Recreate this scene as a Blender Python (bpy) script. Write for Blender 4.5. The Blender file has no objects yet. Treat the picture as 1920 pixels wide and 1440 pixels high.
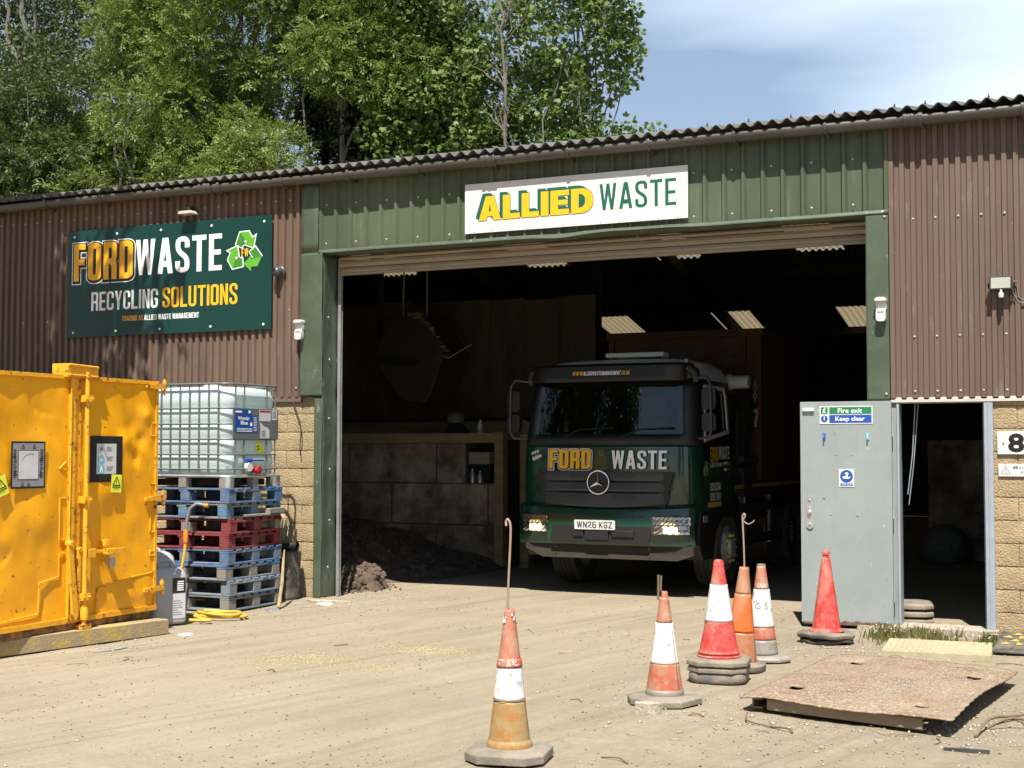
import bpy, bmesh, math, random
import numpy as np
from mathutils import Vector, Matrix
from mathutils.geometry import tessellate_polygon

random.seed(7)
rng = np.random.default_rng(7)
R = math.radians
S = bpy.context.scene
COL = S.collection

# ------------------------------------------------------------------ camera
cam_d = bpy.data.cameras.new('camera')
cam = bpy.data.objects.new('camera', cam_d)
COL.objects.link(cam)
cam_d.sensor_width = 36.0
cam_d.lens = 48.0
cam_d.clip_end = 3000
yaw, pitch, roll = R(24.96), R(2.804), R(0.082)
fw = Vector((-math.sin(yaw) * math.cos(pitch), math.cos(yaw) * math.cos(pitch), math.sin(pitch)))
rt = Vector((math.cos(yaw), math.sin(yaw), 0))
upv = rt.cross(fw)
r2 = rt * math.cos(roll) + upv * math.sin(roll)
u2 = -rt * math.sin(roll) + upv * math.cos(roll)
cam.matrix_world = Matrix(((r2.x, u2.x, -fw.x, 0), (r2.y, u2.y, -fw.y, -13.64), (r2.z, u2.z, -fw.z, 1.72), (0, 0, 0, 1)))
S.camera = cam

# ------------------------------------------------------------------ world and sun
SUN = Vector((0.17, -0.54, 1.0)).normalized()
el = math.asin(SUN.z)
az = math.atan2(SUN.x, SUN.y)
world = bpy.data.worlds.new('World')
S.world = world
world.use_nodes = True
nt = world.node_tree
bg = nt.nodes['Background']
bg.inputs['Strength'].default_value = 0.052
sky = nt.nodes.new('ShaderNodeTexSky')
sky.sky_type = 'NISHITA'
sky.sun_disc = False
sky.sun_elevation = el
sky.sun_rotation = az
sky.air_density = 1.0
sky.dust_density = 0.2
sky.ozone_density = 3.0
tc = nt.nodes.new('ShaderNodeTexCoord')
sep = nt.nodes.new('ShaderNodeSeparateXYZ')
nt.links.new(tc.outputs['Generated'], sep.inputs[0])
mx = nt.nodes.new('ShaderNodeMath'); mx.operation = 'MAXIMUM'; mx.inputs[1].default_value = 0.06
nt.links.new(sep.outputs['Z'], mx.inputs[0])
ad = nt.nodes.new('ShaderNodeMath'); ad.operation = 'ADD'; ad.inputs[1].default_value = 0.12
nt.links.new(mx.outputs[0], ad.inputs[0])
cb = nt.nodes.new('ShaderNodeCombineXYZ')
for i, k in enumerate('XY'):
    dv = nt.nodes.new('ShaderNodeMath'); dv.operation = 'DIVIDE'
    nt.links.new(sep.outputs[k], dv.inputs[0]); nt.links.new(ad.outputs[0], dv.inputs[1])
    nt.links.new(dv.outputs[0], cb.inputs[i])
mp = nt.nodes.new('ShaderNodeMapping')
mp.inputs['Location'].default_value = (0.35, 0.1, 0.0)
mp.inputs['Rotation'].default_value = (0, 0, R(35))
mp.inputs['Scale'].default_value = (0.55, 1.0, 1.0)
nt.links.new(cb.outputs[0], mp.inputs[0])
nz = nt.nodes.new('ShaderNodeTexNoise')
nz.inputs['Scale'].default_value = 0.75; nz.inputs['Detail'].default_value = 5; nz.inputs['Roughness'].default_value = 0.45
nz.inputs['Distortion'].default_value = 0.4
nt.links.new(mp.outputs[0], nz.inputs['Vector'])
rp = nt.nodes.new('ShaderNodeValToRGB')
rp.color_ramp.elements[0].position = 0.40; rp.color_ramp.elements[1].position = 0.64
rp.color_ramp.elements[0].color = (0.20, 0.20, 0.20, 1)
rp.color_ramp.elements[1].color = (0.95, 0.95, 0.95, 1)
# more cloud towards the north, clearer sky behind the camera
nb = nt.nodes.new('ShaderNodeMath'); nb.operation = 'MULTIPLY_ADD'; nb.inputs[1].default_value = 0.22
nt.links.new(sep.outputs['Y'], nb.inputs[0]); nt.links.new(nz.outputs[0], nb.inputs[2])
# the bank of white cloud lies to the right of the barn, bluer sky to its left
xm = nt.nodes.new('ShaderNodeMath'); xm.operation = 'MINIMUM'; xm.inputs[1].default_value = 0.0
nt.links.new(sep.outputs['X'], xm.inputs[0])
nc = nt.nodes.new('ShaderNodeMath'); nc.operation = 'MULTIPLY_ADD'; nc.inputs[1].default_value = 0.75
nt.links.new(xm.outputs[0], nc.inputs[0]); nt.links.new(nb.outputs[0], nc.inputs[2])
nt.links.new(nc.outputs[0], rp.inputs[0])
mix = nt.nodes.new('ShaderNodeMix'); mix.data_type = 'RGBA'
nt.links.new(rp.outputs[0], mix.inputs[0])
nt.links.new(sky.outputs[0], mix.inputs[6])
mix.inputs[7].default_value = (10.9, 12.7, 14.8, 1)
nt.links.new(mix.outputs[2], bg.inputs[0])

sd = bpy.data.lights.new('sun', 'SUN')
sd.energy = 5.0
sd.angle = R(0.53)
sd.color = (1.0, 0.95, 0.87)
so = bpy.data.objects.new('sun', sd)
COL.objects.link(so)
so.rotation_euler = (-SUN).to_track_quat('-Z', 'Y').to_euler()
so.location = (10, -30, 60)

S.view_settings.view_transform = 'Standard'
S.view_settings.look = 'None'
S.view_settings.exposure = 1.0
S.view_settings.gamma = 1.0
S.render.engine = 'CYCLES'

# ------------------------------------------------------------------ materials
KEEP = {'dirty_concrete', 'grey_timber', 'sooty_wall', 'stained_board', 'dark_soil', 'dark_steel', 'white_lettering', 'yellow_lettering', 'milky_blue_plastic', 'tyre', 'grey_rim', 'yellow_nut_cap', 'charcoal_grille', 'dusty_steel_skirt', 'truck_roof_grey', 'yellow_skip_paint', 'worn_yellow_paint', 'lime_sticker', 'grey_sack', 'straw', 'dirty_rooflight'}
def M(name, col, rough=0.75, metal=0.0, var=0.18, scale=3.0, bump=0.0, bscale=40.0, dirt=None, dscale=2.0, damt=0.5,
      dpos=(0.45, 0.7), spec=0.5, coat=0.0, stretch=None, trans=0.0):
    k = 1.0 if metal or name in KEEP else 0.76
    col = tuple(x * k for x in col)
    if dirt: dirt = tuple(x * k for x in dirt)
    m = bpy.data.materials.new(name)
    m.use_nodes = True
    n = m.node_tree.nodes; l = m.node_tree.links
    p = n['Principled BSDF']
    t = n.new('ShaderNodeTexCoord')
    src = t.outputs['Object']
    if stretch:
        mm = n.new('ShaderNodeMapping'); mm.inputs['Scale'].default_value = stretch
        l.new(src, mm.inputs[0]); srcs = mm.outputs[0]
    else:
        srcs = src
    c = None
    if var > 0:
        a = n.new('ShaderNodeTexNoise'); a.inputs['Scale'].default_value = scale; a.inputs['Detail'].default_value = 8
        a.inputs['Roughness'].default_value = 0.65
        l.new(srcs, a.inputs['Vector'])
        rr = n.new('ShaderNodeValToRGB')
        rr.color_ramp.elements[0].position = 0.3; rr.color_ramp.elements[1].position = 0.72
        rr.color_ramp.elements[0].color = (*[x * (1 - var) for x in col], 1)
        rr.color_ramp.elements[1].color = (*[min(1, x * (1 + var)) for x in col], 1)
        l.new(a.outputs[0], rr.inputs[0]); c = rr.outputs[0]
    else:
        p.inputs['Base Color'].default_value = (*col, 1)
    if dirt:
        b = n.new('ShaderNodeTexNoise'); b.inputs['Scale'].default_value = dscale; b.inputs['Detail'].default_value = 10
        b.inputs['Roughness'].default_value = 0.7
        l.new(srcs, b.inputs['Vector'])
        r3 = n.new('ShaderNodeValToRGB')
        r3.color_ramp.elements[0].position = dpos[0]; r3.color_ramp.elements[1].position = dpos[1]
        r3.color_ramp.elements[1].color = (damt, damt, damt, 1)
        l.new(b.outputs[0], r3.inputs[0])
        x = n.new('ShaderNodeMix'); x.data_type = 'RGBA'
        l.new(r3.outputs[0], x.inputs[0])
        if c: l.new(c, x.inputs[6])
        else: x.inputs[6].default_value = (*col, 1)
        x.inputs[7].default_value = (*dirt, 1)
        c = x.outputs[2]
    if c: l.new(c, p.inputs['Base Color'])
    p.inputs['Roughness'].default_value = rough
    p.inputs['Metallic'].default_value = metal
    p.inputs['Specular IOR Level'].default_value = spec
    p.inputs['Coat Weight'].default_value = coat
    if trans: p.inputs['Transmission Weight'].default_value = trans
    if bump > 0:
        bn = n.new('ShaderNodeTexNoise'); bn.inputs['Scale'].default_value = bscale; bn.inputs['Detail'].default_value = 6
        l.new(srcs, bn.inputs['Vector'])
        bb = n.new('ShaderNodeBump'); bb.inputs['Strength'].default_value = bump; bb.inputs['Distance'].default_value = 0.02
        l.new(bn.outputs[0], bb.inputs['Height']); l.new(bb.outputs[0], p.inputs['Normal'])
    return m

DUST = (0.36, 0.28, 0.19)
RUST = (0.16, 0.065, 0.028)
mt = {}
mt['clad'] = M('brown_cladding', (0.170, 0.108, 0.078), 0.55, 0, 0.10, 1.2, dirt=(0.25, 0.18, 0.135), dscale=1.1, damt=0.55, stretch=(1, 1, .25))
mt['green'] = M('green_cladding', (0.088, 0.113, 0.062), 0.45, 0, 0.12, 1.0, dirt=(0.15, 0.175, 0.11), dscale=1.3, damt=0.6, stretch=(1, 1, .3))
mt['greenpost'] = M('green_flashing', (0.080, 0.108, 0.070), 0.38, 0, 0.15, 2.0, 0.06, 6, dirt=(0.14, 0.17, 0.12), dscale=2.5, damt=0.6)
mt['cream'] = M('cream_trim', (0.62, 0.58, 0.50), 0.6, 0, 0.1, 3)
mt['screw'] = M('pale_screw_cap', (0.50, 0.45, 0.40), 0.5, 0, 0.2, 9)
mt['fibre'] = M('fibre_cement_roof', (0.15, 0.148, 0.142), 0.95, 0, 0.3, 3, 0.3, 30, dirt=(0.06, 0.06, 0.045), dscale=4, damt=0.8)
mt['inroof'] = M('dark_roof_underside', (0.042, 0.038, 0.034), 0.95, 0, 0.3, 1)
mt['gutter'] = M('grey_brown_gutter', (0.105, 0.098, 0.090), 0.42, 0, 0.2, 1.2, dirt=(0.06, 0.055, 0.045), dscale=2, damt=0.6)
mt['block'] = M('buff_block', (0.47, 0.355, 0.205), 0.95, 0, 0.22, 4, 0.9, 55, dirt=(0.36, 0.26, 0.15), dscale=9, damt=0.7)
mt['mortar'] = M('mortar', (0.36, 0.275, 0.165), 0.97, 0, 0.2, 20, 0.5, 70)
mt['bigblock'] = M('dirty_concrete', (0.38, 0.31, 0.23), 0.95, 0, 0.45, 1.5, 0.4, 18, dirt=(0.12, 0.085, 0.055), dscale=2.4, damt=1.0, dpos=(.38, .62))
mt['timber'] = M('grey_timber', (0.30, 0.22, 0.11), 0.9, 0, 0.3, 3, 0.3, 30, stretch=(.4, 3, 3))
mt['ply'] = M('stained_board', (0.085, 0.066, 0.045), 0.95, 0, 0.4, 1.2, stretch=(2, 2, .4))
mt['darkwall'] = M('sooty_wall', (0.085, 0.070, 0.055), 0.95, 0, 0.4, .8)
mt['steel'] = M('dark_steel', (0.034, 0.030, 0.025), 0.7, 0.2, 0.3, 3)
mt['shutter'] = M('dusty_shutter', (0.40, 0.33, 0.245), 0.6, 0, 0.15, 1.5, dirt=(0.27, 0.21, 0.15), dscale=2, damt=0.6, stretch=(.4, 1, 4))
mt['galv'] = M('galvanised_steel', (0.56, 0.57, 0.57), 0.38, 0.75, 0.2, 6)
mt['bluegrey'] = M('blue_grey_frame', (0.36, 0.41, 0.47), 0.5, 0, 0.08, 5, dirt=(0.3, 0.29, 0.27), dscale=3, damt=.4)
mt['doorpaint'] = M('grey_door_paint', (0.315, 0.355, 0.345), 0.42, 0, 0.05, 2, 0.02, 8, dirt=(0.40, 0.42, 0.39), dscale=2.2, damt=.45)
mt['rust'] = M('rust', (0.20, 0.105, 0.065), 0.9, 0, 0.4, 12, 0.4, 60)
mt['white'] = M('white_paint', (0.78, 0.78, 0.76), 0.45, 0, 0.03, 2)
mt['signwhite'] = M('white_sign_face', (0.80, 0.79, 0.77), 0.35, 0, 0.02, 2, dirt=(0.66, 0.62, 0.55), dscale=3, damt=.4)
mt['signgreen'] = M('dark_green_sign', (0.006, 0.048, 0.038), 0.3, 0, 0.05, 2)
mt['yellowink'] = M('yellow_lettering', (0.80, 0.41, 0.012), 0.4, 0, 0.03, 4)
mt['whiteink'] = M('white_lettering', (0.82, 0.82, 0.82), 0.4, 0, 0.0)
mt['blackink'] = M('black_lettering', (0.012, 0.012, 0.012), 0.4, 0, 0.0)
mt['greenink'] = M('green_lettering', (0.012, 0.13, 0.085), 0.4, 0, 0.03, 4)
mt['limeink'] = M('lime_arrow', (0.13, 0.46, 0.035), 0.4, 0, 0.12, 5)
mt['leafink'] = M('mid_green_arrow', (0.055, 0.26, 0.03), 0.4, 0, 0.12, 5)
mt['blueink'] = M('blue_lettering', (0.015, 0.09, 0.42), 0.4, 0, 0.03, 4)
mt['safegreen'] = M('safety_green', (0.015, 0.22, 0.08), 0.4, 0, 0.03, 4)
mt['skyblueink'] = M('pale_blue_symbol', (0.20, 0.52, 0.70), 0.4, 0, 0.03, 4)
mt['greyink'] = M('grey_print', (0.30, 0.31, 0.32), 0.5, 0, 0.05, 9)
mt['redink'] = M('red_print', (0.45, 0.02, 0.03), 0.5, 0, 0.05, 9)
mt['paper'] = M('paper', (0.72, 0.72, 0.74), 0.35, 0, 0.05, 14, dirt=(0.55, 0.56, 0.58), dscale=9, damt=.6)
mt['lime'] = M('lime_sticker', (0.70, 0.76, 0.06), 0.45, 0, 0.06, 8)
mt['skip'] = M('yellow_skip_paint', (0.76, 0.338, 0.004), 0.42, 0, 0.06, 1.5, 0.10, 5, dirt=(0.66, 0.285, 0.006), dscale=1.6, damt=0.5)
mt['skipworn'] = M('worn_yellow_paint', (0.72, 0.34, 0.012), 0.5, 0, 0.1, 6, 0.2, 40, dirt=RUST, dscale=16, damt=1.0, dpos=(0.56, 0.62))
mt['rustyel'] = M('rusty_yellow_edge', (0.42, 0.20, 0.04), 0.8, 0, 0.2, 8, 0.2, 40, dirt=(0.10, 0.05, 0.03), dscale=7, damt=1.0, dpos=(0.42, 0.58))
mt['beam'] = M('painted_beam', (0.40, 0.30, 0.17), 0.9, 0, 0.15, 4, 0.3, 40, dirt=(0.52, 0.36, 0.10), dscale=4, damt=.9, dpos=(.5, .56))
mt['cagewire'] = M('grey_cage_wire', (0.13, 0.155, 0.15), 0.45, 0.25, 0.1, 6)
mt['gritdark'] = M('dark_grit', (0.10, 0.085, 0.065), .97, 0, .5, 40)
mt['black'] = M('black_plastic', (0.015, 0.015, 0.016), 0.5, 0, 0.1, 5)
mt['blackrub'] = M('black_rubber', (0.03, 0.028, 0.026), 0.85, 0, 0.2, 8, 0.2, 50, dirt=(0.20, 0.17, 0.13), dscale=5, damt=.9, dpos=(.38, .60))
mt['greyrub'] = M('dusty_grey_rubber', (0.23, 0.20, 0.155), 0.92, 0, 0.2, 6, 0.3, 50, dirt=(0.40, 0.33, 0.24), dscale=5, damt=.7)
mt['darkrub'] = M('dark_grey_rubber', (0.16, 0.15, 0.135), 0.9, 0, 0.2, 6, 0.3, 50, dirt=(0.40, 0.32, 0.22), dscale=4, damt=.8)
mt['tankw'] = None
mt['hose'] = M('yellow_hose', (0.72, 0.45, 0.06), 0.5, 0, 0.1, 8)
mt['hosegrey'] = M('grey_hose', (0.22, 0.23, 0.25), 0.5, 0, 0.1, 8)
mt['conn'] = M('orange_connector', (0.75, 0.30, 0.02), 0.5, 0, 0.05, 8)
mt['can'] = M('grey_jerrycan', (0.46, 0.47, 0.475), 0.45, 0, 0.08, 3, dirt=(0.28, 0.25, 0.21), dscale=3, damt=.5)
def wood(n, c, d, amt): return M(n, c, 0.9, 0, 0.25, 6, 0.35, 40, dirt=d, dscale=5, damt=amt, dpos=(0.42, 0.62))
mt['pblue'] = wood('blue_pallet_paint', (0.055, 0.15, 0.32), (0.24, 0.235, 0.23), 0.7)
mt['pblue2'] = wood('bright_blue_block', (0.06, 0.21, 0.40), (0.22, 0.25, 0.28), 0.6)
mt['pgrey'] = wood('weathered_blue_pallet', (0.15, 0.22, 0.29), (0.30, 0.28, 0.245), 0.75)
mt['pred'] = wood('red_pallet_paint', (0.25, 0.022, 0.035), (0.22, 0.10, 0.085), 0.6)
mt['praw'] = wood('raw_pallet_block', (0.29, 0.27, 0.23), (0.24, 0.2, 0.15), 0.7)
def plast(n, c, d, amt, r=.5, dp=(.44, .60)): return M(n, c, r, 0, 0.12, 9, 0.08, 30, dirt=d, dscale=13, damt=amt, dpos=dp)
mt['cred'] = plast('red_cone', (0.70, 0.042, 0.040), (0.60, 0.15, 0.11), 0.7)
mt['cdred'] = plast('faded_red_cone', (0.52, 0.115, 0.06), (0.47, 0.25, 0.16), 0.9)
mt['corange'] = plast('orange_cone', (0.80, 0.15, 0.02), (0.6, 0.16, 0.05), 0.5)
mt['cbrown'] = plast('dusty_orange_cone', (0.52, 0.17, 0.07), (0.44, 0.24, 0.13), 0.8)
mt['cochre'] = plast('muddy_cone', (0.40, 0.29, 0.13), (0.44, 0.17, 0.035), 0.9)
mt['cwhite'] = plast('white_sleeve', (0.80, 0.795, 0.77), (0.36, 0.34, 0.32), 0.8, .45, (.57, .62))
mt['cgrey'] = plast('grey_cone_foot', (0.27, 0.25, 0.22), (0.36, 0.31, 0.24), 0.8)
mt['tankgreen'] = M('truck_green', (0.006, 0.050, 0.030), 0.22, 0, 0.08, 2, coat=.6, dirt=(0.03, 0.07, 0.05), dscale=2, damt=.3)
mt['tgrille'] = M('charcoal_grille', (0.050, 0.050, 0.053), 0.55, 0, 0.1, 5)
mt['troof'] = M('truck_roof_grey', (0.60, 0.61, 0.60), 0.3, 0, 0.05, 3)
mt['chrome'] = M('chrome', (0.80, 0.80, 0.80), 0.12, 1.0, 0.0)
mt['skirt'] = M('dusty_steel_skirt', (0.040, 0.034, 0.026), 0.9, 0, 0.1, 3, spec=.15)
mt['tyre'] = M('tyre', (0.065, 0.060, 0.054), 0.9, 0, 0.15, 6, 0.1, 30, dirt=(0.22, 0.18, 0.14), dscale=3, damt=.6)
mt['rim'] = M('grey_rim', (0.60, 0.58, 0.55), 0.5, 0.3, 0.2, 5)
mt['nut'] = M('yellow_nut_cap', (0.72, 0.70, 0.06), 0.5, 0, 0.0)
mt['seat'] = M('dark_upholstery', (0.02, 0.02, 0.022), 0.9, 0, 0.1, 5)
mt['vest'] = M('hi_vis_yellow', (0.55, 0.55, 0.03), 0.8, 0, 0.1, 6)
mt['orangeskip'] = M('faded_orange_container', (0.115, 0.047, 0.012), 0.7, 0, 0.15, 2, dirt=(0.10, 0.04, 0.02), dscale=2.5, damt=.8)
mt['soil'] = M('dark_soil', (0.125, 0.088, 0.060), 0.98, 0, 0.5, 6, 1.0, 30, dirt=(0.040, 0.027, 0.019), dscale=5, damt=.8)
mt['straw'] = M('straw', (0.36, 0.29, 0.17), 0.95, 0, 0.3, 12)
mt['tact'] = M('buff_tactile_slab', (0.47, 0.41, 0.26), 0.9, 0, 0.16, 5, 0.2, 60, dirt=(0.44, 0.38, 0.24), dscale=6, damt=.7)
mt['plate'] = M('rusty_steel_plate', (0.245, 0.152, 0.098), 0.92, 0, 0.30, 14, 0.5, 60, dirt=(0.345, 0.265, 0.175), dscale=3.0, damt=.9, dpos=(.36, .66))
mt['plateedge'] = M('rusty_channel', (0.36, 0.27, 0.175), 0.8, 0, 0.15, 6, 0.2, 50)
mt['chev'] = M('worn_yellow_chevron', (0.62, 0.40, 0.07), 0.8, 0, 0.1, 20)
mt['rod'] = M('pinkish_rod', (0.40, 0.27, 0.20), 0.7, 0, 0.2, 12)
mt['bark'] = M('grey_bark', (0.17, 0.16, 0.135), 0.95, 0, 0.35, 4, 0.8, 20, stretch=(1, 1, .3))
mt['stone'] = M('pale_stone', (0.46, 0.40, 0.31), 0.95, 0, 0.45, 30, 0.5, 60)
mt['chip'] = M('wood_chip', (0.44, 0.35, 0.23), 0.95, 0, 0.3, 8, 0.3, 60)
mt['twig'] = M('dry_twig', (0.22, 0.155, 0.095), 0.95, 0, 0.3, 12)
mt['slate'] = M('dark_scrap', (0.06, 0.055, 0.055), 0.8, 0, 0.3, 12)
mt['sensor'] = M('sensor_white', (0.74, 0.73, 0.69), 0.35, 0, 0.03, 8)
mt['lens'] = M('dark_lens', (0.02, 0.02, 0.022), 0.08, 0, 0.0)
mt['camgrey'] = M('camera_grey', (0.07, 0.075, 0.085), 0.35, 0, 0.1, 8)
mt['lampglass'] = M('floodlight_glass', (0.44, 0.43, 0.36), 0.25, 0, 0.04, 20)
mt['cable'] = M('grey_cable', (0.26, 0.23, 0.21), 0.6, 0, 0.1, 9)
mt['sack'] = M('grey_sack', (0.14, 0.13, 0.12), 0.9, 0, 0.3, 9)

def glass(name, tint, fac_add=0.0, rough=0.0):
    m = bpy.data.materials.new(name); m.use_nodes = True
    n = m.node_tree.nodes; l = m.node_tree.links
    out = n['Material Output']; n.remove(n['Principled BSDF'])
    t = n.new('ShaderNodeBsdfTransparent'); t.inputs[0].default_value = (*tint, 1)
    g = n.new('ShaderNodeBsdfGlossy'); g.inputs['Roughness'].default_value = rough
    f = n.new('ShaderNodeFresnel'); f.inputs[0].default_value = 1.55
    a = n.new('ShaderNodeMath'); a.operation = 'ADD'; a.inputs[1].default_value = fac_add
    l.new(f.outputs[0], a.inputs[0])
    x = n.new('ShaderNodeMixShader')
    l.new(a.outputs[0], x.inputs[0]); l.new(t.outputs[0], x.inputs[1]); l.new(g.outputs[0], x.inputs[2])
    l.new(x.outputs[0], out.inputs[0])
    return m
mt['glass'] = glass('windscreen_glass', (0.32, 0.35, 0.34), 0.025)
mt['clear'] = glass('lamp_lens', (0.9, 0.9, 0.88), 0.06, .05)

def translucent(name, col, tcol, fac, var=.2, scale=4):
    m = M(name, col, 0.5, 0, var, scale)
    n = m.node_tree.nodes; l = m.node_tree.links
    p = n['Principled BSDF']; out = n['Material Output']
    t = n.new('ShaderNodeBsdfTranslucent'); t.inputs[0].default_value = (*tcol, 1)
    x = n.new('ShaderNodeMixShader'); x.inputs[0].default_value = fac
    l.new(p.outputs[0], x.inputs[1]); l.new(t.outputs[0], x.inputs[2]); l.new(x.outputs[0], out.inputs[0])
    return m
mt['tankw'] = translucent('milky_blue_plastic', (0.62, 0.70, 0.70), (0.64, 0.75, 0.76), 0.35, .04, 3)
mt['skylight'] = translucent('dirty_rooflight', (0.22, 0.18, 0.12), (0.23, 0.185, 0.11), 0.6, .7, 7)

def lampmat():
    m = bpy.data.materials.new('lit_headlamp_bulb'); m.use_nodes = True
    p = m.node_tree.nodes['Principled BSDF']
    p.inputs['Base Color'].default_value = (1, .9, .7, 1)
    p.inputs['Emission Color'].default_value = (1, .80, .45, 1)
    p.inputs['Emission Strength'].default_value = 1.1
    return m
mt['bulb'] = lampmat()

def leafmat(name, a, b, tr=0.35):
    m = bpy.data.materials.new(name); m.use_nodes = True
    n = m.node_tree.nodes; l = m.node_tree.links
    p = n['Principled BSDF']; out = n['Material Output']
    g = n.new('ShaderNodeTexCoord')
    w = n.new('ShaderNodeTexNoise'); w.inputs['Scale'].default_value = 1.1; w.inputs['Detail'].default_value = 9; w.inputs['Roughness'].default_value = .8
    l.new(g.outputs['Object'], w.inputs['Vector'])
    r = n.new('ShaderNodeValToRGB'); r.color_ramp.elements[0].position = .33; r.color_ramp.elements[1].position = .68
    r.color_ramp.elements[0].color = (*a, 1); r.color_ramp.elements[1].color = (*b, 1)
    l.new(w.outputs[0], r.inputs[0]); l.new(r.outputs[0], p.inputs['Base Color'])
    p.inputs['Roughness'].default_value = 0.5; p.inputs['Specular IOR Level'].default_value = .35
    t = n.new('ShaderNodeBsdfTranslucent'); l.new(r.outputs[0], t.inputs[0])
    x = n.new('ShaderNodeMixShader'); x.inputs[0].default_value = tr
    l.new(p.outputs[0], x.inputs[1]); l.new(t.outputs[0], x.inputs[2]); l.new(x.outputs[0], out.inputs[0])
    return m
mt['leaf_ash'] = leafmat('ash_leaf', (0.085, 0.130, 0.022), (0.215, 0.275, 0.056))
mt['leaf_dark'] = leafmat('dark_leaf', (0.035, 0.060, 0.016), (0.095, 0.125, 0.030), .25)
mt['leaf_yew'] = leafmat('dark_yew_leaf', (0.018, 0.026, 0.009), (0.048, 0.060, 0.018), .12)  # naturally dark foliage, the leaf colour of a yew-like species
mt['leaf_maple'] = leafmat('maple_leaf', (0.075, 0.128, 0.026), (0.175, 0.245, 0.056))
mt['grass'] = leafmat('grass_blade', (0.10, 0.12, 0.035), (0.27, 0.24, 0.10), .3)
mt['flower'] = M('white_petal', (0.75, 0.74, 0.68), 0.7, 0, 0.0)

def groundmat():
    m = bpy.data.materials.new('dusty_ground'); m.use_nodes = True
    n = m.node_tree.nodes; l = m.node_tree.links
    p = n['Principled BSDF']
    t = n.new('ShaderNodeTexCoord'); o = t.outputs['Object']
    def noise(s, d=8, r=.6, vec=None):
        a = n.new('ShaderNodeTexNoise'); a.inputs['Scale'].default_value = s; a.inputs['Detail'].default_value = d; a.inputs['Roughness'].default_value = r
        l.new(vec or o, a.inputs['Vector']); return a.outputs[0]
    def ramp(v, p0, p1, c0=(0, 0, 0), c1=(1, 1, 1)):
        a = n.new('ShaderNodeValToRGB'); a.color_ramp.elements[0].position = p0; a.color_ramp.elements[1].position = p1
        a.color_ramp.elements[0].color = (*c0, 1); a.color_ramp.elements[1].color = (*c1, 1); l.new(v, a.inputs[0]); return a.outputs[0]
    def mixc(f, a, b):
        x = n.new('ShaderNodeMix'); x.data_type = 'RGBA'
        l.new(f, x.inputs[0])
        for k, v in ((6, a), (7, b)):
            if isinstance(v, tuple): x.inputs[k].default_value = (*v, 1)
            else: l.new(v, x.inputs[k])
        return x.outputs[2]
    mp = n.new('ShaderNodeMapping'); mp.vector_type = 'TEXTURE'; mp.inputs['Rotation'].default_value = (0, 0, R(77)); mp.inputs['Scale'].default_value = (4.0, 0.40, 1)
    l.new(o, mp.inputs[0])
    base = ramp(noise(.45, 10, .62), .32, .70, (0.222, 0.184, 0.128), (0.318, 0.268, 0.190))
    streak = ramp(noise(1.6, 8, .6, mp.outputs[0]), .40, .72)
    sm = n.new('ShaderNodeMath'); sm.operation = 'MULTIPLY'; sm.inputs[1].default_value = .55; l.new(streak, sm.inputs[0])
    c = mixc(sm.outputs[0], base, (0.362, 0.307, 0.219))
    grit = ramp(noise(34, 8, .75), .50, .66)
    gm = n.new('ShaderNodeMath'); gm.operation = 'MULTIPLY'; gm.inputs[1].default_value = .40; l.new(grit, gm.inputs[0])
    c = mixc(gm.outputs[0], c, (0.145, 0.118, 0.088))
    pale = ramp(noise(17, 10, .8), .60, .68)
    pm = n.new('ShaderNodeMath'); pm.operation = 'MULTIPLY'; pm.inputs[1].default_value = .5; l.new(pale, pm.inputs[0])
    c = mixc(pm.outputs[0], c, (0.43, 0.36, 0.27))
    dark = ramp(noise(.9, 10, .72), .54, .72)
    dm = n.new('ShaderNodeMath'); dm.operation = 'MULTIPLY'; dm.inputs[1].default_value = .42; l.new(dark, dm.inputs[0])
    c = mixc(dm.outputs[0], c, (0.165, 0.132, 0.095))
    # tyre tracks: long bands of fine parallel lines
    mt_ = n.new('ShaderNodeMapping'); mt_.vector_type = 'TEXTURE'; mt_.inputs['Rotation'].default_value = (0, 0, R(75)); mt_.inputs['Scale'].default_value = (9.0, 0.20, 1)
    l.new(o, mt_.inputs[0])
    tr_ = ramp(noise(2.2, 7, .62, mt_.outputs[0]), .50, .66)
    wide = ramp(noise(.55, 4, .5, mp.outputs[0]), .42, .62)
    tm = n.new('ShaderNodeMath'); tm.operation = 'MULTIPLY'; l.new(tr_, tm.inputs[0]); l.new(wide, tm.inputs[1])
    tm2 = n.new('ShaderNodeMath'); tm2.operation = 'MULTIPLY'; tm2.inputs[1].default_value = .75; l.new(tm.outputs[0], tm2.inputs[0])
    c = mixc(tm2.outputs[0], c, (0.185, 0.155, 0.114))
    # rougher, greyer, littered ground on the side of the plate and the cones
    sx_ = n.new('ShaderNodeSeparateXYZ'); l.new(o, sx_.inputs[0])
    mr = n.new('ShaderNodeMapRange'); mr.inputs['From Min'].default_value = -4.6; mr.inputs['From Max'].default_value = -2.7; l.new(sx_.outputs['X'], mr.inputs['Value'])
    rg = ramp(noise(5.0, 10, .78), .42, .60)
    rm = n.new('ShaderNodeMath'); rm.operation = 'MULTIPLY'; l.new(rg, rm.inputs[0]); l.new(mr.outputs[0], rm.inputs[1])
    rm2 = n.new('ShaderNodeMath'); rm2.operation = 'MULTIPLY'; rm2.inputs[1].default_value = .5; l.new(rm.outputs[0], rm2.inputs[0])
    c = mixc(rm2.outputs[0], c, (0.200, 0.162, 0.115))
    l.new(c, p.inputs['Base Color'])
    p.inputs['Roughness'].default_value = .97; p.inputs['Specular IOR Level'].default_value = .15
    b1 = n.new('ShaderNodeBump'); b1.inputs['Strength'].default_value = .8; b1.inputs['Distance'].default_value = .02
    l.new(noise(26, 10, .75), b1.inputs['Height'])
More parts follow.
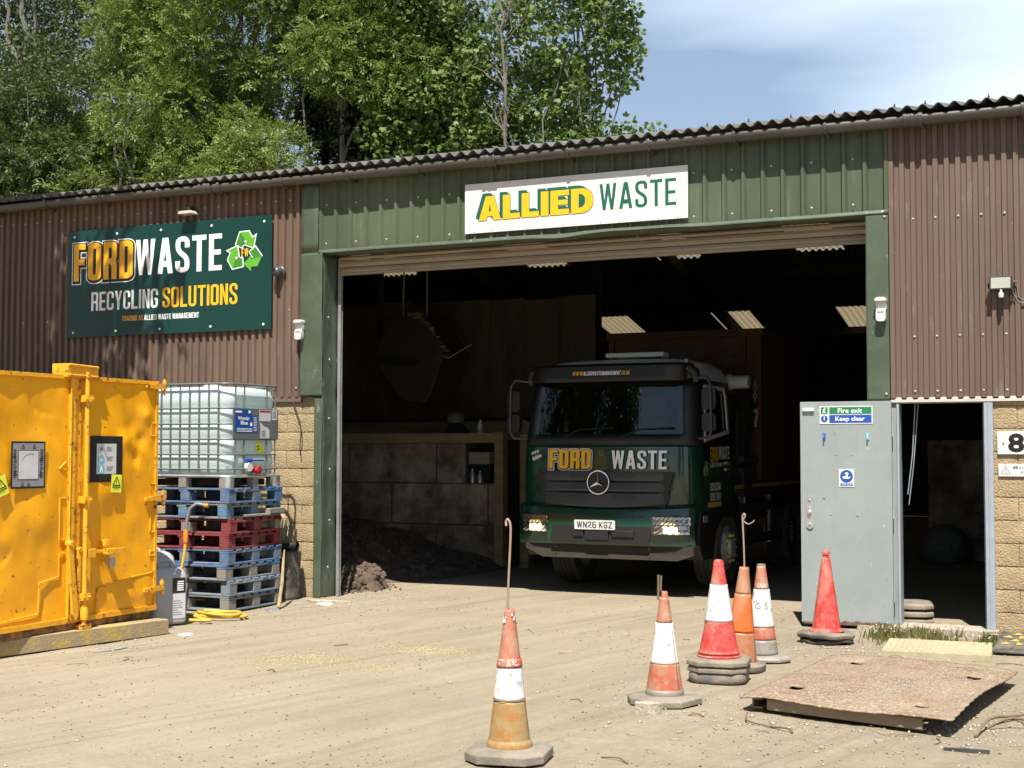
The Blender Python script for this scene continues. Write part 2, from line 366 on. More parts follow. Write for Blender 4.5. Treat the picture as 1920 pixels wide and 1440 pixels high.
    b2 = n.new('ShaderNodeBump'); b2.inputs['Strength'].default_value = .35; b2.inputs['Distance'].default_value = .05
    l.new(noise(1.6, 6, .6, mp.outputs[0]), b2.inputs['Height']); l.new(b1.outputs[0], b2.inputs['Normal'])
    l.new(b2.outputs[0], p.inputs['Normal'])
    return m
mt['ground'] = groundmat()

def layer(key, col, scale, p0, p1, amt=1.0, stretch=None, detail=10, rough=.68, seed=0.0):
    """wear with a shape of its own laid over a material's colour"""
    m = mt[key]; n = m.node_tree.nodes; l = m.node_tree.links; p = n['Principled BSDF']
    t = n.new('ShaderNodeTexCoord'); mp = n.new('ShaderNodeMapping'); mp.inputs['Location'].default_value = (seed, seed * 1.7, seed * .6)
    mp.inputs['Scale'].default_value = stretch or (1, 1, 1); l.new(t.outputs['Object'], mp.inputs[0])
    a = n.new('ShaderNodeTexNoise'); a.inputs['Scale'].default_value = scale; a.inputs['Detail'].default_value = detail; a.inputs['Roughness'].default_value = rough
    l.new(mp.outputs[0], a.inputs['Vector'])
    r = n.new('ShaderNodeValToRGB'); r.color_ramp.elements[0].position = p0; r.color_ramp.elements[1].position = p1; r.color_ramp.elements[1].color = (amt, amt, amt, 1)
    l.new(a.outputs[0], r.inputs[0])
    x = n.new('ShaderNodeMix'); x.data_type = 'RGBA'; l.new(r.outputs[0], x.inputs[0]); x.inputs[7].default_value = (*col, 1)
    s = p.inputs['Base Color']
    if s.is_linked: l.new(s.links[0].from_socket, x.inputs[6])
    else: x.inputs[6].default_value = s.default_value
    l.new(x.outputs[2], s)
def sheets(key, width, lo, hi, off=0.0):
    """separate sheets weather to slightly different tones"""
    m = mt[key]; n = m.node_tree.nodes; l = m.node_tree.links; p = n['Principled BSDF']
    t = n.new('ShaderNodeTexCoord'); s = n.new('ShaderNodeSeparateXYZ'); l.new(t.outputs['Object'], s.inputs[0])
    d = n.new('ShaderNodeMath'); d.operation = 'MULTIPLY_ADD'; d.inputs[1].default_value = 1 / width; d.inputs[2].default_value = off; l.new(s.outputs['X'], d.inputs[0])
    f = n.new('ShaderNodeMath'); f.operation = 'FLOOR'; l.new(d.outputs[0], f.inputs[0])
    w = n.new('ShaderNodeTexWhiteNoise'); w.noise_dimensions = '1D'; l.new(f.outputs[0], w.inputs['W'])
    g = n.new('ShaderNodeMapRange'); g.inputs['To Min'].default_value = lo; g.inputs['To Max'].default_value = hi; l.new(w.outputs['Value'], g.inputs['Value'])
    h = n.new('ShaderNodeHueSaturation'); l.new(g.outputs[0], h.inputs['Value'])
    q = p.inputs['Base Color']; l.new(q.links[0].from_socket, h.inputs['Color']); l.new(h.outputs[0], q)
layer('clad', (0.075, 0.055, 0.045), 2.2, .54, .74, .55, (5, 5, .22)); layer('clad', (0.24, 0.20, 0.165), 3.5, .60, .70, .5, (3, 3, .5), seed=4); layer('clad', (0.33, 0.29, 0.25), 26, .675, .70, .7, (1, 1, .35), seed=9); sheets('clad', .945, .86, 1.10)
layer('green', (0.035, 0.05, 0.03), 2.4, .54, .74, .5, (5, 5, .22)); layer('green', (0.16, 0.18, 0.125), 3.0, .58, .72, .5, (3, 3, .4), seed=3); sheets('green', 1.025, .90, 1.10, .3)
layer('greenpost', (0.22, 0.23, 0.20), 9, .625, .66, .8, (1, 1, .5), seed=2); layer('greenpost', (0.035, 0.045, 0.03), 2.5, .55, .75, .6, (2, 2, .4), seed=6)
layer('skip', (0.42, 0.17, 0.012), 2.0, .56, .80, .4, (3.5, 3.5, .35), seed=1); layer('skip', (0.085, 0.04, 0.02), 17, .645, .66, .9, None, seed=5); layer('skip', (0.16, 0.07, 0.02), 5, .645, .69, .85, (2, 2, .8), seed=8); layer('skip', (0.86, 0.52, 0.10), 8, .60, .68, .4, (1, 1, .4), seed=12)
layer('doorpaint', (0.50, 0.51, 0.49), 12, .66, .68, .6, (1, 1, .6), seed=2); layer('doorpaint', (0.16, 0.16, 0.14), 3, .58, .78, .4, (3, 3, .4), seed=5); layer('doorpaint', (0.13, 0.10, 0.08), 22, .675, .69, .8, None, seed=7)
layer('gutter', (0.06, 0.065, 0.045), 5, .56, .68, .6, (.5, 1, 1), seed=2); layer('shutter', (0.16, 0.12, 0.085), 4, .55, .68, .5, (.3, 1, 1), seed=2)
for k in ('cred', 'cdred', 'corange', 'cbrown'): layer(k, (0.10, 0.06, 0.045), 24, .61, .645, .75, (1, 1, .6), seed=3); layer(k, (0.40, 0.31, 0.22), 6, .50, .70, .7, (1, 1, .5), seed=9)
layer('cwhite', (0.26, 0.24, 0.21), 30, .595, .62, .9, (1, 1, .5), seed=4); layer('cwhite', (0.50, 0.43, 0.33), 5, .50, .70, .5, None, seed=6)
layer('plate', (0.12, 0.06, 0.035), 5, .54, .68, .8, None, seed=3); layer('plate', (0.42, 0.35, 0.25), 45, .53, .60, .8, None, seed=5); layer('plate', (0.12, 0.09, 0.065), 60, .55, .62, .7, None, seed=8)
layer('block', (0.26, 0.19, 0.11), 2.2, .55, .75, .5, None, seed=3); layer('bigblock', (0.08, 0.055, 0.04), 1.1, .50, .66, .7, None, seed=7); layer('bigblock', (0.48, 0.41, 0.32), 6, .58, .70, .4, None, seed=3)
layer('tankgreen', (0.05, 0.062, 0.045), 4, .58, .76, .35, (1, 1, .4), seed=3)
layer('tact', (0.30, 0.25, 0.15), 9, .54, .66, .6, None, seed=3); layer('can', (0.24, 0.21, 0.17), 7, .56, .70, .5, None, seed=3)
# ------------------------------------------------------------------ helpers
def vnoise(x, y, seed=0):
    x = np.asarray(x, float); y = np.asarray(y, float)
    def h(i, j):
        v = np.sin(i * 127.1 + j * 311.7 + seed * 74.7) * 43758.5453
        return v - np.floor(v)
    i = np.floor(x); j = np.floor(y); fx = x - i; fy = y - j
    fx = fx * fx * (3 - 2 * fx); fy = fy * fy * (3 - 2 * fy)
    return (h(i, j) * (1 - fx) + h(i + 1, j) * fx) * (1 - fy) + (h(i, j + 1) * (1 - fx) + h(i + 1, j + 1) * fx) * fy
def fbm(x, y, seed=0, o=4):
    s = 0; a = .5
    for k in range(o):
        s = s + a * vnoise(np.asarray(x) * 2 ** k, np.asarray(y) * 2 ** k, seed + k); a *= .5
    return s

class MB:
    def __init__(s): s.v = []; s.f = []; s.m = []
    def add(s, v, f, m=0):
        o = len(s.v); s.v += [tuple(p) for p in v]; s.f += [tuple(i + o for i in q) for q in f]; s.m += [m] * len(f); return s
    def box(s, x0, x1, y0, y1, z0, z1, m=0, tf=None):
        v = [(x0, y0, z0), (x1, y0, z0), (x1, y1, z0), (x0, y1, z0), (x0, y0, z1), (x1, y0, z1), (x1, y1, z1), (x0, y1, z1)]
        if tf: v = [tuple(tf @ Vector(p)) for p in v]
        return s.add(v, [(3, 2, 1, 0), (4, 5, 6, 7), (0, 1, 5, 4), (1, 2, 6, 5), (2, 3, 7, 6), (3, 0, 4, 7)], m)
    def tube(s, pts, r, n=8, m=0, cap=True):
        pts = [Vector(p) for p in pts]; rs = r if isinstance(r, (list, tuple)) else [r] * len(pts)
        rings = []; prev = None
        for i, p in enumerate(pts):
            d = (pts[min(i + 1, len(pts) - 1)] - pts[max(i - 1, 0)]).normalized()
            if prev is None:
                a = Vector((0, 0, 1)) if abs(d.z) < .9 else Vector((1, 0, 0)); u = d.cross(a).normalized()
            else:
                u = prev - d * prev.dot(d); u.normalize()
            prev = u; w = d.cross(u)
            rings.append([p + (u * math.cos(t) + w * math.sin(t)) * rs[i] for t in [2 * math.pi * k / n for k in range(n)]])
        v = [q for g in rings for q in g]; f = []
        for i in range(len(pts) - 1):
            for k in range(n): f.append((i * n + k, i * n + (k + 1) % n, (i + 1) * n + (k + 1) % n, (i + 1) * n + k))
        if cap: f += [tuple(range(n))[::-1], tuple((len(pts) - 1) * n + k for k in range(n))]
        return s.add(v, f, m)
    def lathe(s, prof, n=24, c=(0, 0, 0), m=0, axis='z', cap=True, sq=None):
        v = []; f = []
        for r, z in prof:
            for k in range(n):
                a = 2 * math.pi * k / n; x, y = r * math.cos(a), r * math.sin(a)
                p = (x, y, z) if axis == 'z' else ((z, x, y) if axis == 'x' else (x, z, y))
                v.append((p[0] + c[0], p[1] + c[1], p[2] + c[2]))
        for i in range(len(prof) - 1):
            for k in range(n): f.append((i * n + k, i * n + (k + 1) % n, (i + 1) * n + (k + 1) % n, (i + 1) * n + k))
        if cap: f += [tuple(range(n))[::-1], tuple((len(prof) - 1) * n + k for k in range(n))]
        return s.add(v, f, m)
    def prism(s, poly, a, b, fn, m=0):
        n = len(poly); v = [fn(x, y, a) for x, y in poly] + [fn(x, y, b) for x, y in poly]
        t = tessellate_polygon([[Vector((x, y, 0)) for x, y in poly]])
        f = [tuple(q) for q in t] + [tuple(i + n for i in q) for q in t]
        f += [(i, (i + 1) % n, n + (i + 1) % n, n + i) for i in range(n)]
        return s.add(v, f, m)
    def grid(s, P, m=0):
        h, w = len(P), len(P[0]); v = [tuple(p) for r in P for p in r]
        return s.add(v, [(j * w + i, j * w + i + 1, (j + 1) * w + i + 1, (j + 1) * w + i) for j in range(h - 1) for i in range(w - 1)], m)
    def build(s, name, mats, parent=None, smooth=None, bev=0, seg=2, recalc=True, solid=0):
        me = bpy.data.meshes.new(name); me.from_pydata(s.v, [], s.f)
        if not isinstance(mats, (list, tuple)): mats = [mats]
        for k in mats: me.materials.append(mt[k] if isinstance(k, str) else k)
        if any(s.m): me.polygons.foreach_set('material_index', s.m)
        if recalc:
            b = bmesh.new(); b.from_mesh(me); bmesh.ops.delete(b, geom=[v for v in b.verts if not v.link_faces], context='VERTS'); bmesh.ops.recalc_face_normals(b, faces=b.faces); b.to_mesh(me); b.free()
        if smooth is not None:
            me.polygons.foreach_set('use_smooth', [True] * len(me.polygons)); me.set_sharp_from_angle(angle=R(smooth))
        me.update()
        o = bpy.data.objects.new(name, me); COL.objects.link(o)
        if parent: o.parent = parent
        if solid:
            q = o.modifiers.new('thick', 'SOLIDIFY'); q.thickness = solid; q.offset = 0
        if bev:
            q = o.modifiers.new('bevel', 'BEVEL'); q.width = bev; q.segments = seg; q.limit_method = 'ANGLE'; q.angle_limit = R(40)
        return o

def thing(name, label, cat, loc=(0, 0, 0), rz=0, group=None):
    o = bpy.data.objects.new(name, None); COL.objects.link(o); o.empty_display_size = .1
    o.location = loc; o.rotation_euler = (0, 0, rz); o['label'] = label; o['category'] = cat
    if group: o['group'] = group
    return o
def tag(o, label=None, cat=None, group=None, kind=None):
    if label: o['label'] = label
    if cat: o['category'] = cat
    if group: o['group'] = group
    if kind: o['kind'] = kind
    return o
def dup(o, parent=None):
    c = o.copy(); COL.objects.link(c)
    if parent: c.parent = parent
    for ch in list(o.children): dup(ch, c)
    return c

# ------------------------------------------------------------------ lettering
def arc(cx, cy, rx, ry, a0, a1, n=6):
    return [(cx + rx * math.cos(R(a0 + (a1 - a0) * k / n)), cy + ry * math.sin(R(a0 + (a1 - a0) * k / n))) for k in range(n + 1)]
def rr(x0, y0, x1, y1, rx, ry, c=(1, 1, 1, 1)):
    o = []
    o += arc(x0 + rx, y0 + ry, rx, ry, 180, 270) if c[0] else [(x0, y0)]
    o += arc(x1 - rx, y0 + ry, rx, ry, 270, 360) if c[1] else [(x1, y0)]
    o += arc(x1 - rx, y1 - ry, rx, ry, 0, 90) if c[2] else [(x1, y1)]
    o += arc(x0 + rx, y1 - ry, rx, ry, 90, 180) if c[3] else [(x0, y1)]
    return o
def fillet(path, r, n=5):
    out = [path[0]]
    for i in range(1, len(path) - 1):
        p, a, b = Vector(path[i]), Vector(path[i - 1]), Vector(path[i + 1])
        d1 = (a - p); d2 = (b - p); q = min(r, d1.length * .49, d2.length * .49)
        s1 = p + d1.normalized() * q; s2 = p + d2.normalized() * q
        for k in range(n + 1):
            t = k / n; out.append(tuple(s1 * (1 - t) ** 2 + p * 2 * t * (1 - t) + s2 * t * t))
    out.append(path[-1]); return out
def thick(path, s, t):
    L = []; Rr = []
    for i, p in enumerate(path):
        a = Vector(path[max(i - 1, 0)]); b = Vector(path[min(i + 1, len(path) - 1)])
        d = (b - a).normalized(); nn = Vector((-d.y, d.x))
        L.append((p[0] + nn.x * s / 2, p[1] + nn.y * t / 2)); Rr.append((p[0] - nn.x * s / 2, p[1] - nn.y * t / 2))
    return L + Rr[::-1]
def glyph(c, w, s):
    t = min(s, .19); h = s / 2; q = t / 2; r = w * .42
    if c == 'I': return s, [([(0, 0), (s, 0), (s, 1), (0, 1)], [])]
    if c == 'L': return w * .88, [([(0, 0), (w * .88, 0), (w * .88, t), (s, t), (s, 1), (0, 1)], [])]
    if c == 'F': w *= .9; return w, [([(0, 0), (s, 0), (s, .43), (w * .92, .43), (w * .92, .43 + t), (s, .43 + t), (s, 1 - t), (w, 1 - t), (w, 1), (0, 1)], [])]
    if c == 'E': w *= .9; return w, [([(0, 0), (w, 0), (w, t), (s, t), (s, .43), (w * .92, .43), (w * .92, .43 + t), (s, .43 + t), (s, 1 - t), (w, 1 - t), (w, 1), (0, 1)], [])]
    if c == 'T': return w, [([(w / 2 - h, 0), (w / 2 + h, 0), (w / 2 + h, 1 - t), (w, 1 - t), (w, 1), (0, 1), (0, 1 - t), (w / 2 - h, 1 - t)], [])]
    if c == 'N': return w, [([(0, 0), (s, 0), (s, .62), (w - s, 0), (w, 0), (w, 1), (w - s, 1), (w - s, .38), (s, 1), (0, 1)], [])]
    if c == 'M': w *= 1.3; return w, [([(0, 0), (s, 0), (s, .62), (w / 2 - s * .4, 0), (w / 2 + s * .4, 0), (w - s, .62), (w - s, 0), (w, 0), (w, 1), (w - s * 1.2, 1), (w / 2, .36), (s * 1.2, 1), (0, 1)], [])]
    if c == 'W': w *= 1.42; return w, [([(0, 1), (s * .95, 1), (w * .29, .36), (w * .5 - s * .45, 1), (w * .5 + s * .45, 1), (w * .71, .36), (w - s * .95, 1), (w, 1), (w * .81, 0), (w * .65, 0), (w * .5, .60), (w * .35, 0), (w * .19, 0)], [])]
    if c == 'V': w *= 1.05; return w, [([(0, 1), (s, 1), (w / 2, .26), (w - s, 1), (w, 1), (w / 2 + s * .6, 0), (w / 2 - s * .6, 0)], [])]
    if c == 'A':
        w *= 1.1; k = w / 2 - .62 * s
        ya = (w / 2 - s) / k; f = lambda y: s + k * y
        top = min(ya, .86)
        hole = [(f(.35), .35), (w - f(.35), .35), (w - f(top), top)] + ([(f(top), top)] if top < ya - 1e-4 else [])
        if top >= ya - 1e-4: hole = [(f(.35), .35), (w - f(.35), .35), (w / 2, ya)]
        return w, [([(0, 0), (s, 0), (f(.19), .19), (w - f(.19), .19), (w - s, 0), (w, 0), (w / 2 + .62 * s, 1), (w / 2 - .62 * s, 1)], [hole])]
    if c == 'K': return w, [([(0, 0), (s, 0), (s, .30), (s * 1.35, .43), (w - s, 0), (w, 0), (min(w * .72, s * 2.1), .58), (w, 1), (w - s, 1), (s, .54), (s, 1), (0, 1)], [])]
    if c == 'Y': return w, [([(w / 2 - h, 0), (w / 2 + h, 0), (w / 2 + h, .42), (w, 1), (w - s, 1), (w / 2, .62), (s, 1), (0, 1), (w / 2 - h, .42)], [])]
    if c == 'Z': return w, [([(0, 0), (w, 0), (w, t), (s * 1.1, t), (w, 1 - t), (w, 1), (0, 1), (0, 1 - t), (w - s * 1.1, 1 - t), (0, t)], [])]
    if c in 'O0': return w, [(rr(0, 0, w, 1, r, r * .75), [rr(s, t, w - s, 1 - t, max(.02, r - s * .8), max(.02, r * .75 - t * .8))])]
    if c == 'D': return w, [(rr(0, 0, w, 1, r, r * .75, (0, 1, 1, 0)), [rr(s, t, w - s, 1 - t, max(.02, r - s * .8), max(.02, r * .75 - t * .8), (0, 1, 1, 0))])]
    if c == 'R':
        o = [(0, 0), (s, 0), (s, .41), (w - s * 1.3, .41), (w - s, .34), (w - s, 0), (w, 0), (w, .38), (w * .93, .49), (w, .60)] + arc(w - r, 1 - r * .7, r, r * .7, 0, 90) + [(0, 1)]
        return w, [(o, [rr(s, .41 + t * .9, w - s, 1 - t, max(.02, (w - 2 * s) * .45), .06, (0, 1, 1, 0))])]
    if c == 'C': return w, [(thick(fillet([(w - h, .36), (w - h, q), (h, q), (h, 1 - q), (w - h, 1 - q), (w - h, .64)], r), s, t), [])]
    if c == 'G': return w, [(thick(fillet([(w * .5, .46), (w - h, .46), (w - h, q), (h, q), (h, 1 - q), (w - h, 1 - q), (w - h, .66)], r * .8), s, t), [])]
    if c == 'U': return w, [(thick(fillet([(h, 1), (h, q), (w - h, q), (w - h, 1)], r), s, t), [])]
    if c == 'S': return w, [(thick(fillet([(h, .32), (h, q), (w - h, q), (w - h, .40), (h, .61), (h, 1 - q), (w - h, 1 - q), (w - h, .69)], r * .85), s, t), [])]
    if c == '2': return w, [(thick(fillet([(h, .68), (h, 1 - q), (w - h, 1 - q), (w - h, .60), (h, .22), (h, q), (w, q)], r * .6), s, t), [])]
    if c == '6': return w, [(rr(0, 0, w, .6, r * .8, r * .7, (1, 1, 1, 0)), [rr(s, t, w - s, .6 - t, .05, .05)]), ([(0, .6), (s, .6), (s, 1 - t), (w - .02, 1 - t), (w - .02, 1), (r * .6, 1), (0, 1 - r * .6)], [])]
    if c == '.': return s, [([(0, 0), (s, 0), (s, t), (0, t)], [])]
    if c == '1': return s * 1.5, [([(s * .5, 0), (s * 1.5, 0), (s * 1.5, 1), (s * .7, 1), (0, .85), (0, .72), (s * .5, .80)], [])]
    if c == '3': return w, [(thick(fillet([(h, .25), (h, q), (w - h, q), (w - h, .5 - q * .2), (w * .45, .52), (w - h, .56), (w - h, 1 - q), (h, 1 - q), (h, .75)], r * .5), s, t), [])]
    if c == '5': return w, [(thick(fillet([(h, .25), (h, q), (w - h, q), (w - h, .58), (h, .58), (h, 1 - q), (w, 1 - q)], r * .35), s, t), [])]
    if c == '4': return w, [([(w - s * 1.3, 0), (w - s * .3, 0), (w - s * .3, .2), (w, .2), (w, .36), (w - s * .3, .36), (w - s * .3, 1), (w - s * 1.4, 1), (0, .36), (0, .2), (w - s * 1.3, .2)], [])]
    if c == '7': return w, [([(w * .2, 0), (w * .2 + s, 0), (w, 1 - t), (w, 1), (0, 1), (0, 1 - t), (w - s, 1 - t)], [])]
    if c == '8': return w, [(rr(0, 0, w, .53, r * .9, r * .6), [rr(s, t, w - s, .53 - t * .55, .05, .05)]), (rr(w * .04, .53, w * .96, 1, r * .9, r * .6), [rr(s, .53 + t * .55, w - s, 1 - t, .05, .05)])]
    return w, []
def area(p): return .5 * sum(p[i][0] * p[(i + 1) % len(p)][1] - p[(i + 1) % len(p)][0] * p[i][1] for i in range(len(p)))
def offset(p, d):
    if area(p) < 0: p = p[::-1]
    q = [p[i] for i in range(len(p)) if (Vector(p[i]) - Vector(p[i - 1])).length > 1e-5]; n = len(q); out = []
    for i in range(n):
        a, b, c = Vector(q[i - 1]), Vector(q[i]), Vector(q[(i + 1) % n])
        d1 = (b - a).normalized(); d2 = (c - b).normalized()
        n1 = Vector((d1.y, -d1.x)); n2 = Vector((d2.y, -d2.x)); m = n1 + n2
        if m.length < .2: m = n1
        else: m = m.normalized()
        k = max(.45, m.dot(n1)); out.append(tuple(b + m * (d / k)))
    return out
def word(text, w, s, gap):
    x = 0; out = []
    for c in text:
        if c == ' ': x += w * .55; continue
        gw, g = glyph(c, w, s)
        out.append([([(px + x, py) for px, py in o], [[(px + x, py) for px, py in h] for h in hs]) for o, hs in g])
        x += gw + gap
    return x - gap, out
class Plane:
    def __init__(s, o, x, y): s.o = Vector(o); s.x = Vector(x).normalized(); s.y = Vector(y).normalized(); s.n = s.x.cross(s.y)
    def p(s, u, v, d=0): return tuple(s.o + s.x * u + s.y * v + s.n * d)
FRONT = lambda x, y, z: Plane((x, y, z), (1, 0, 0), (0, 0, 1))
def put(mb, pl, outer, holes, d, m=0):
    if area(outer) < 0: outer = outer[::-1]
    L = [[Vector((x, y, 0)) for x, y in outer]] + [[Vector((x, y, 0)) for x, y in h] for h in holes]
    flat = [q for g in L for q in g]
    mb.add([pl.p(q.x, q.y, d) for q in flat], [tuple(t) for t in tessellate_polygon(L)], m)
def letter(name, text, pl, x0, x1, y0, y1, mats, parent, d=.002, w=.42, s=.15, gap=.06, out=(), shift=(0, 0), shear=0.0):
    """mats[0] fills the glyphs; out = [(offset, material slot, depth, shift)] backing outlines"""
    W, G = word(text, w, s, gap); kx = (x1 - x0) / W; ky = y1 - y0; mb = MB()
    f = lambda q, sx=0, sy=0: (x0 + q[0] * kx + sx + shear * q[1] * ky, y0 + q[1] * ky + sy)
    for i, g in enumerate(G):
        for o, hs in g:
            O = [f(q) for q in o]; H = [[f(q) for q in h] for h in hs]
            for dd, sl, dep, sh in out:
                O2 = [(a + sh[0] * ky, b + sh[1] * ky) for a, b in offset(O, dd * ky)]
                H2 = []
                for h in H:
                    h2 = [(a + sh[0] * ky, b + sh[1] * ky) for a, b in offset(h, -dd * ky)]
                    if area(h2) * 1 > 0 and min(max(a for a, b in h2) - min(a for a, b in h2), 1) > dd * ky * .3 and abs(area(h2)) < abs(area(h)): H2.append(h2)
                put(mb, pl, O2, H2, d + dep + i * .00012, sl)
            put(mb, pl, O, H, d + (.0034 if out else 0), 0)
    return mb.build(name, mats, parent, recalc=False)
def btext(name, text, pl, x0, y0, h, mat, parent, d=.002, width=None, bold=0.0, rot=0.0, shear=0.0):
    cu = bpy.data.curves.new('t', 'FONT'); cu.body = text; cu.size = 1; cu.offset = bold; cu.resolution_u = 3; cu.shear = shear
    o = bpy.data.objects.new('t', cu); COL.objects.link(o)
    me = bpy.data.meshes.new_from_object(o.evaluated_get(bpy.context.evaluated_depsgraph_get()))
    bpy.data.objects.remove(o)
    co = [v.co.copy() for v in me.vertices]
    X0 = min(c.x for c in co); X1 = max(c.x for c in co); Y0 = min(c.y for c in co); Y1 = max(c.y for c in co)
    ky = h / (Y1 - Y0); kx = (width / (X1 - X0)) if width else ky
    ca, sa = math.cos(rot), math.sin(rot)
    for v, c in zip(me.vertices, co):
        a, b = (c.x - X0) * kx, (c.y - Y0) * ky
        v.co = pl.p(x0 + a * ca - b * sa, y0 + a * sa + b * ca, d)
    me.name = name; me.materials.clear(); me.materials.append(mt[mat])
    r = bpy.data.objects.new(name, me); COL.objects.link(r)
    if parent: r.parent = parent
    return r
def disc(cx, cy, r, n=24): return [(cx + r * math.cos(2 * math.pi * k / n), cy + r * math.sin(2 * math.pi * k / n)) for k in range(n)]
def rect(x0, y0, x1, y1): return [(x0, y0), (x1, y0), (x1, y1), (x0, y1)]
def recycle(name, pl, cx, cy, r, parent, d=.002, fw=True, mats=('limeink', 'leafink', 'whiteink')):
    """three chasing folded arrows"""
    e = MB()
    # drawn as two shades, round the three sides of a triangle
    for k in range(3):
        a = R(120 * k); ca, sa = math.cos(a), math.sin(a)
        t = lambda P: [(cx + r * (x * ca - y * sa), cy + r * (x * sa + y * ca)) for x, y in P]
        body = [(-.28, .95), (.22, .97), (.42, .66), (.60, .77), (.48, .20), (-.05, .40), (.12, .50), (.02, .60), (-.15, .24), (-.50, .40)]
        light = [(-.28, .95), (.22, .97), (.42, .66), (.60, .77), (.48, .20), (-.05, .40), (.12, .50), (.02, .60)]
        dark = [(-.28, .95), (.02, .60), (-.15, .24), (-.50, .40)]
        put(e, pl, t(offset(body, .05)), [], d + .0003 * k, 2)
        put(e, pl, t(light), [], d + .0022, 0); put(e, pl, t(dark), [], d + .0022, 1)
    return e.build(name, mats, parent, recalc=False)

# ------------------------------------------------------------------ ground
def gh(x, y):
    x = np.asarray(x, float); y = np.asarray(y, float)
    ca, sa = math.cos(R(77)), math.sin(R(77))
    u = x * ca + y * sa; v = -x * sa + y * ca
    h = (fbm(x * .9, y * .9, 3) - .47) * .035 + (fbm(u * .35, v * 3.2, 11, 3) - .44) * .022 + (fbm(x * 7, y * 7, 21, 2) - .37) * .008
    ins = np.clip((y - .3) / 1.5, 0, 1)
    return h * (1 - .75 * ins) - .012
ax = lambda a, b, st, far: np.concatenate([-np.array(far[::-1]) + a, np.arange(a, b + 1e-6, st), np.array(far) + b])
gx = ax(-15.0, 3.0, .075, [.6, 2, 5, 12, 30, 80, 200, 500]); gy = ax(-13.0, 6.0, .075, [.6, 2, 5, 12, 30, 80, 200, 500])
GX, GY = np.meshgrid(gx, gy); GZ = gh(GX, GY)
me = bpy.data.meshes.new('ground')
nv = GX.size; hh, ww = GX.shape
me.vertices.add(nv); me.vertices.foreach_set('co', np.stack([GX, GY, GZ], -1).reshape(-1))
idx = np.arange(nv).reshape(hh, ww)
fa = np.stack([idx[:-1, :-1], idx[:-1, 1:], idx[1:, 1:], idx[1:, :-1]], -1).reshape(-1, 4)
def faces_np(me, fa):
    k = fa.shape[1]
    me.loops.add(fa.size); me.loops.foreach_set('vertex_index', fa.reshape(-1).astype(np.int32))
    me.polygons.add(len(fa)); me.polygons.foreach_set('loop_start', np.arange(0, fa.size, k, dtype=np.int32))
    me.polygons.foreach_set('loop_total', np.full(len(fa), k, np.int32))
    me.update(calc_edges=True)
faces_np(me, fa)
me.polygons.foreach_set('use_smooth', [True] * len(me.polygons))
me.materials.append(mt['ground'])
o = bpy.data.objects.new('ground', me); COL.objects.link(o); tag(o, 'dusty tan dirt yard with tyre tracks', None, None, 'structure')

# ------------------------------------------------------------------ barn
barn = thing('barn', 'long low industrial barn clad in brown and green corrugated steel with a wide open doorway', 'building')
def clad(name, x0, x1, z0, z1, mats, y=0.0, pitch=.105, dep=.030, top=.40, side=.09, screws=(), par=barn, wav=.004):
    """box-profile sheet: wide raised faces, narrow sides, narrow valleys"""
    xs = []; k = 0
    x = x0
    while x < x1:
        for u, dd in ((0, 0), (top * pitch, 0), ((top + side) * pitch, dep), ((1 - side) * pitch, dep)):
            if x + u <= x1: xs.append((x + u, dd))
        x += pitch
    xs.append((x1, 0 if xs[-1][1] == 0 else dep))
    zs = np.linspace(z0, z1, 6)
    mb = MB()
    P = [[(px, y - dep + dd + wav * (math.sin(z * 2.3 + px * 1.7) + 3.0 * (float(vnoise(px * 1.3, z * 1.7, 5)) - .5)), z) for px, dd in xs] for z in zs]
    mb.grid(P)
    for zz, every, ph in screws:
        q = x0 + pitch * ph
        while q < x1:
            mb.lathe([(.0115, 0), (.011, -.006), (.004, -.010)], 8, (q + top * pitch / 2, y - dep - .001, zz), 1, 'y'); q += pitch * every
    return mb.build(name, mats, par, recalc=True, solid=.0016)
clad('cladding', -20.0, -9.09, 2.36, 4.95, ['clad', 'screw'], screws=((2.46, 3, 1), (4.72, 2, 0), (3.4, 4, 2)))
clad('cladding', -2.262, 4.0, 2.40, 4.95, ['clad', 'screw'], screws=((3.98, 2, 2), (2.83, 2, 2)))
clad('cladding', -2.262, 4.0, 2.235, 2.425, ['clad', 'screw'], y=-.004, screws=((2.30, 2, 2),))
clad('header_cladding', -8.86, -2.265, 4.055, 4.95, ['green', 'screw'], y=0, pitch=.205, dep=.035, top=.13, side=.10, screws=((4.16, 2, .45), (4.62, 2, .45)))
# cream toothed filler under the right cladding
mb = MB(); mb.box(-2.262, 4, -.034, .012, 2.196, 2.222)
x = -2.262
while x < 4:
    mb.prism([(x + .036, 2.222), (x + .052, 2.245), (x + .092, 2.245), (x + .105, 2.222)], -.012, .0, lambda a, b, c: (a, c - .012, b)); x += .105
mb.build('filler_strip', 'cream', barn)
mb = MB(); mb.box(-20, -9.1, -.012, .01, 2.30, 2.362); mb.build('drip_flashing', 'clad', barn)
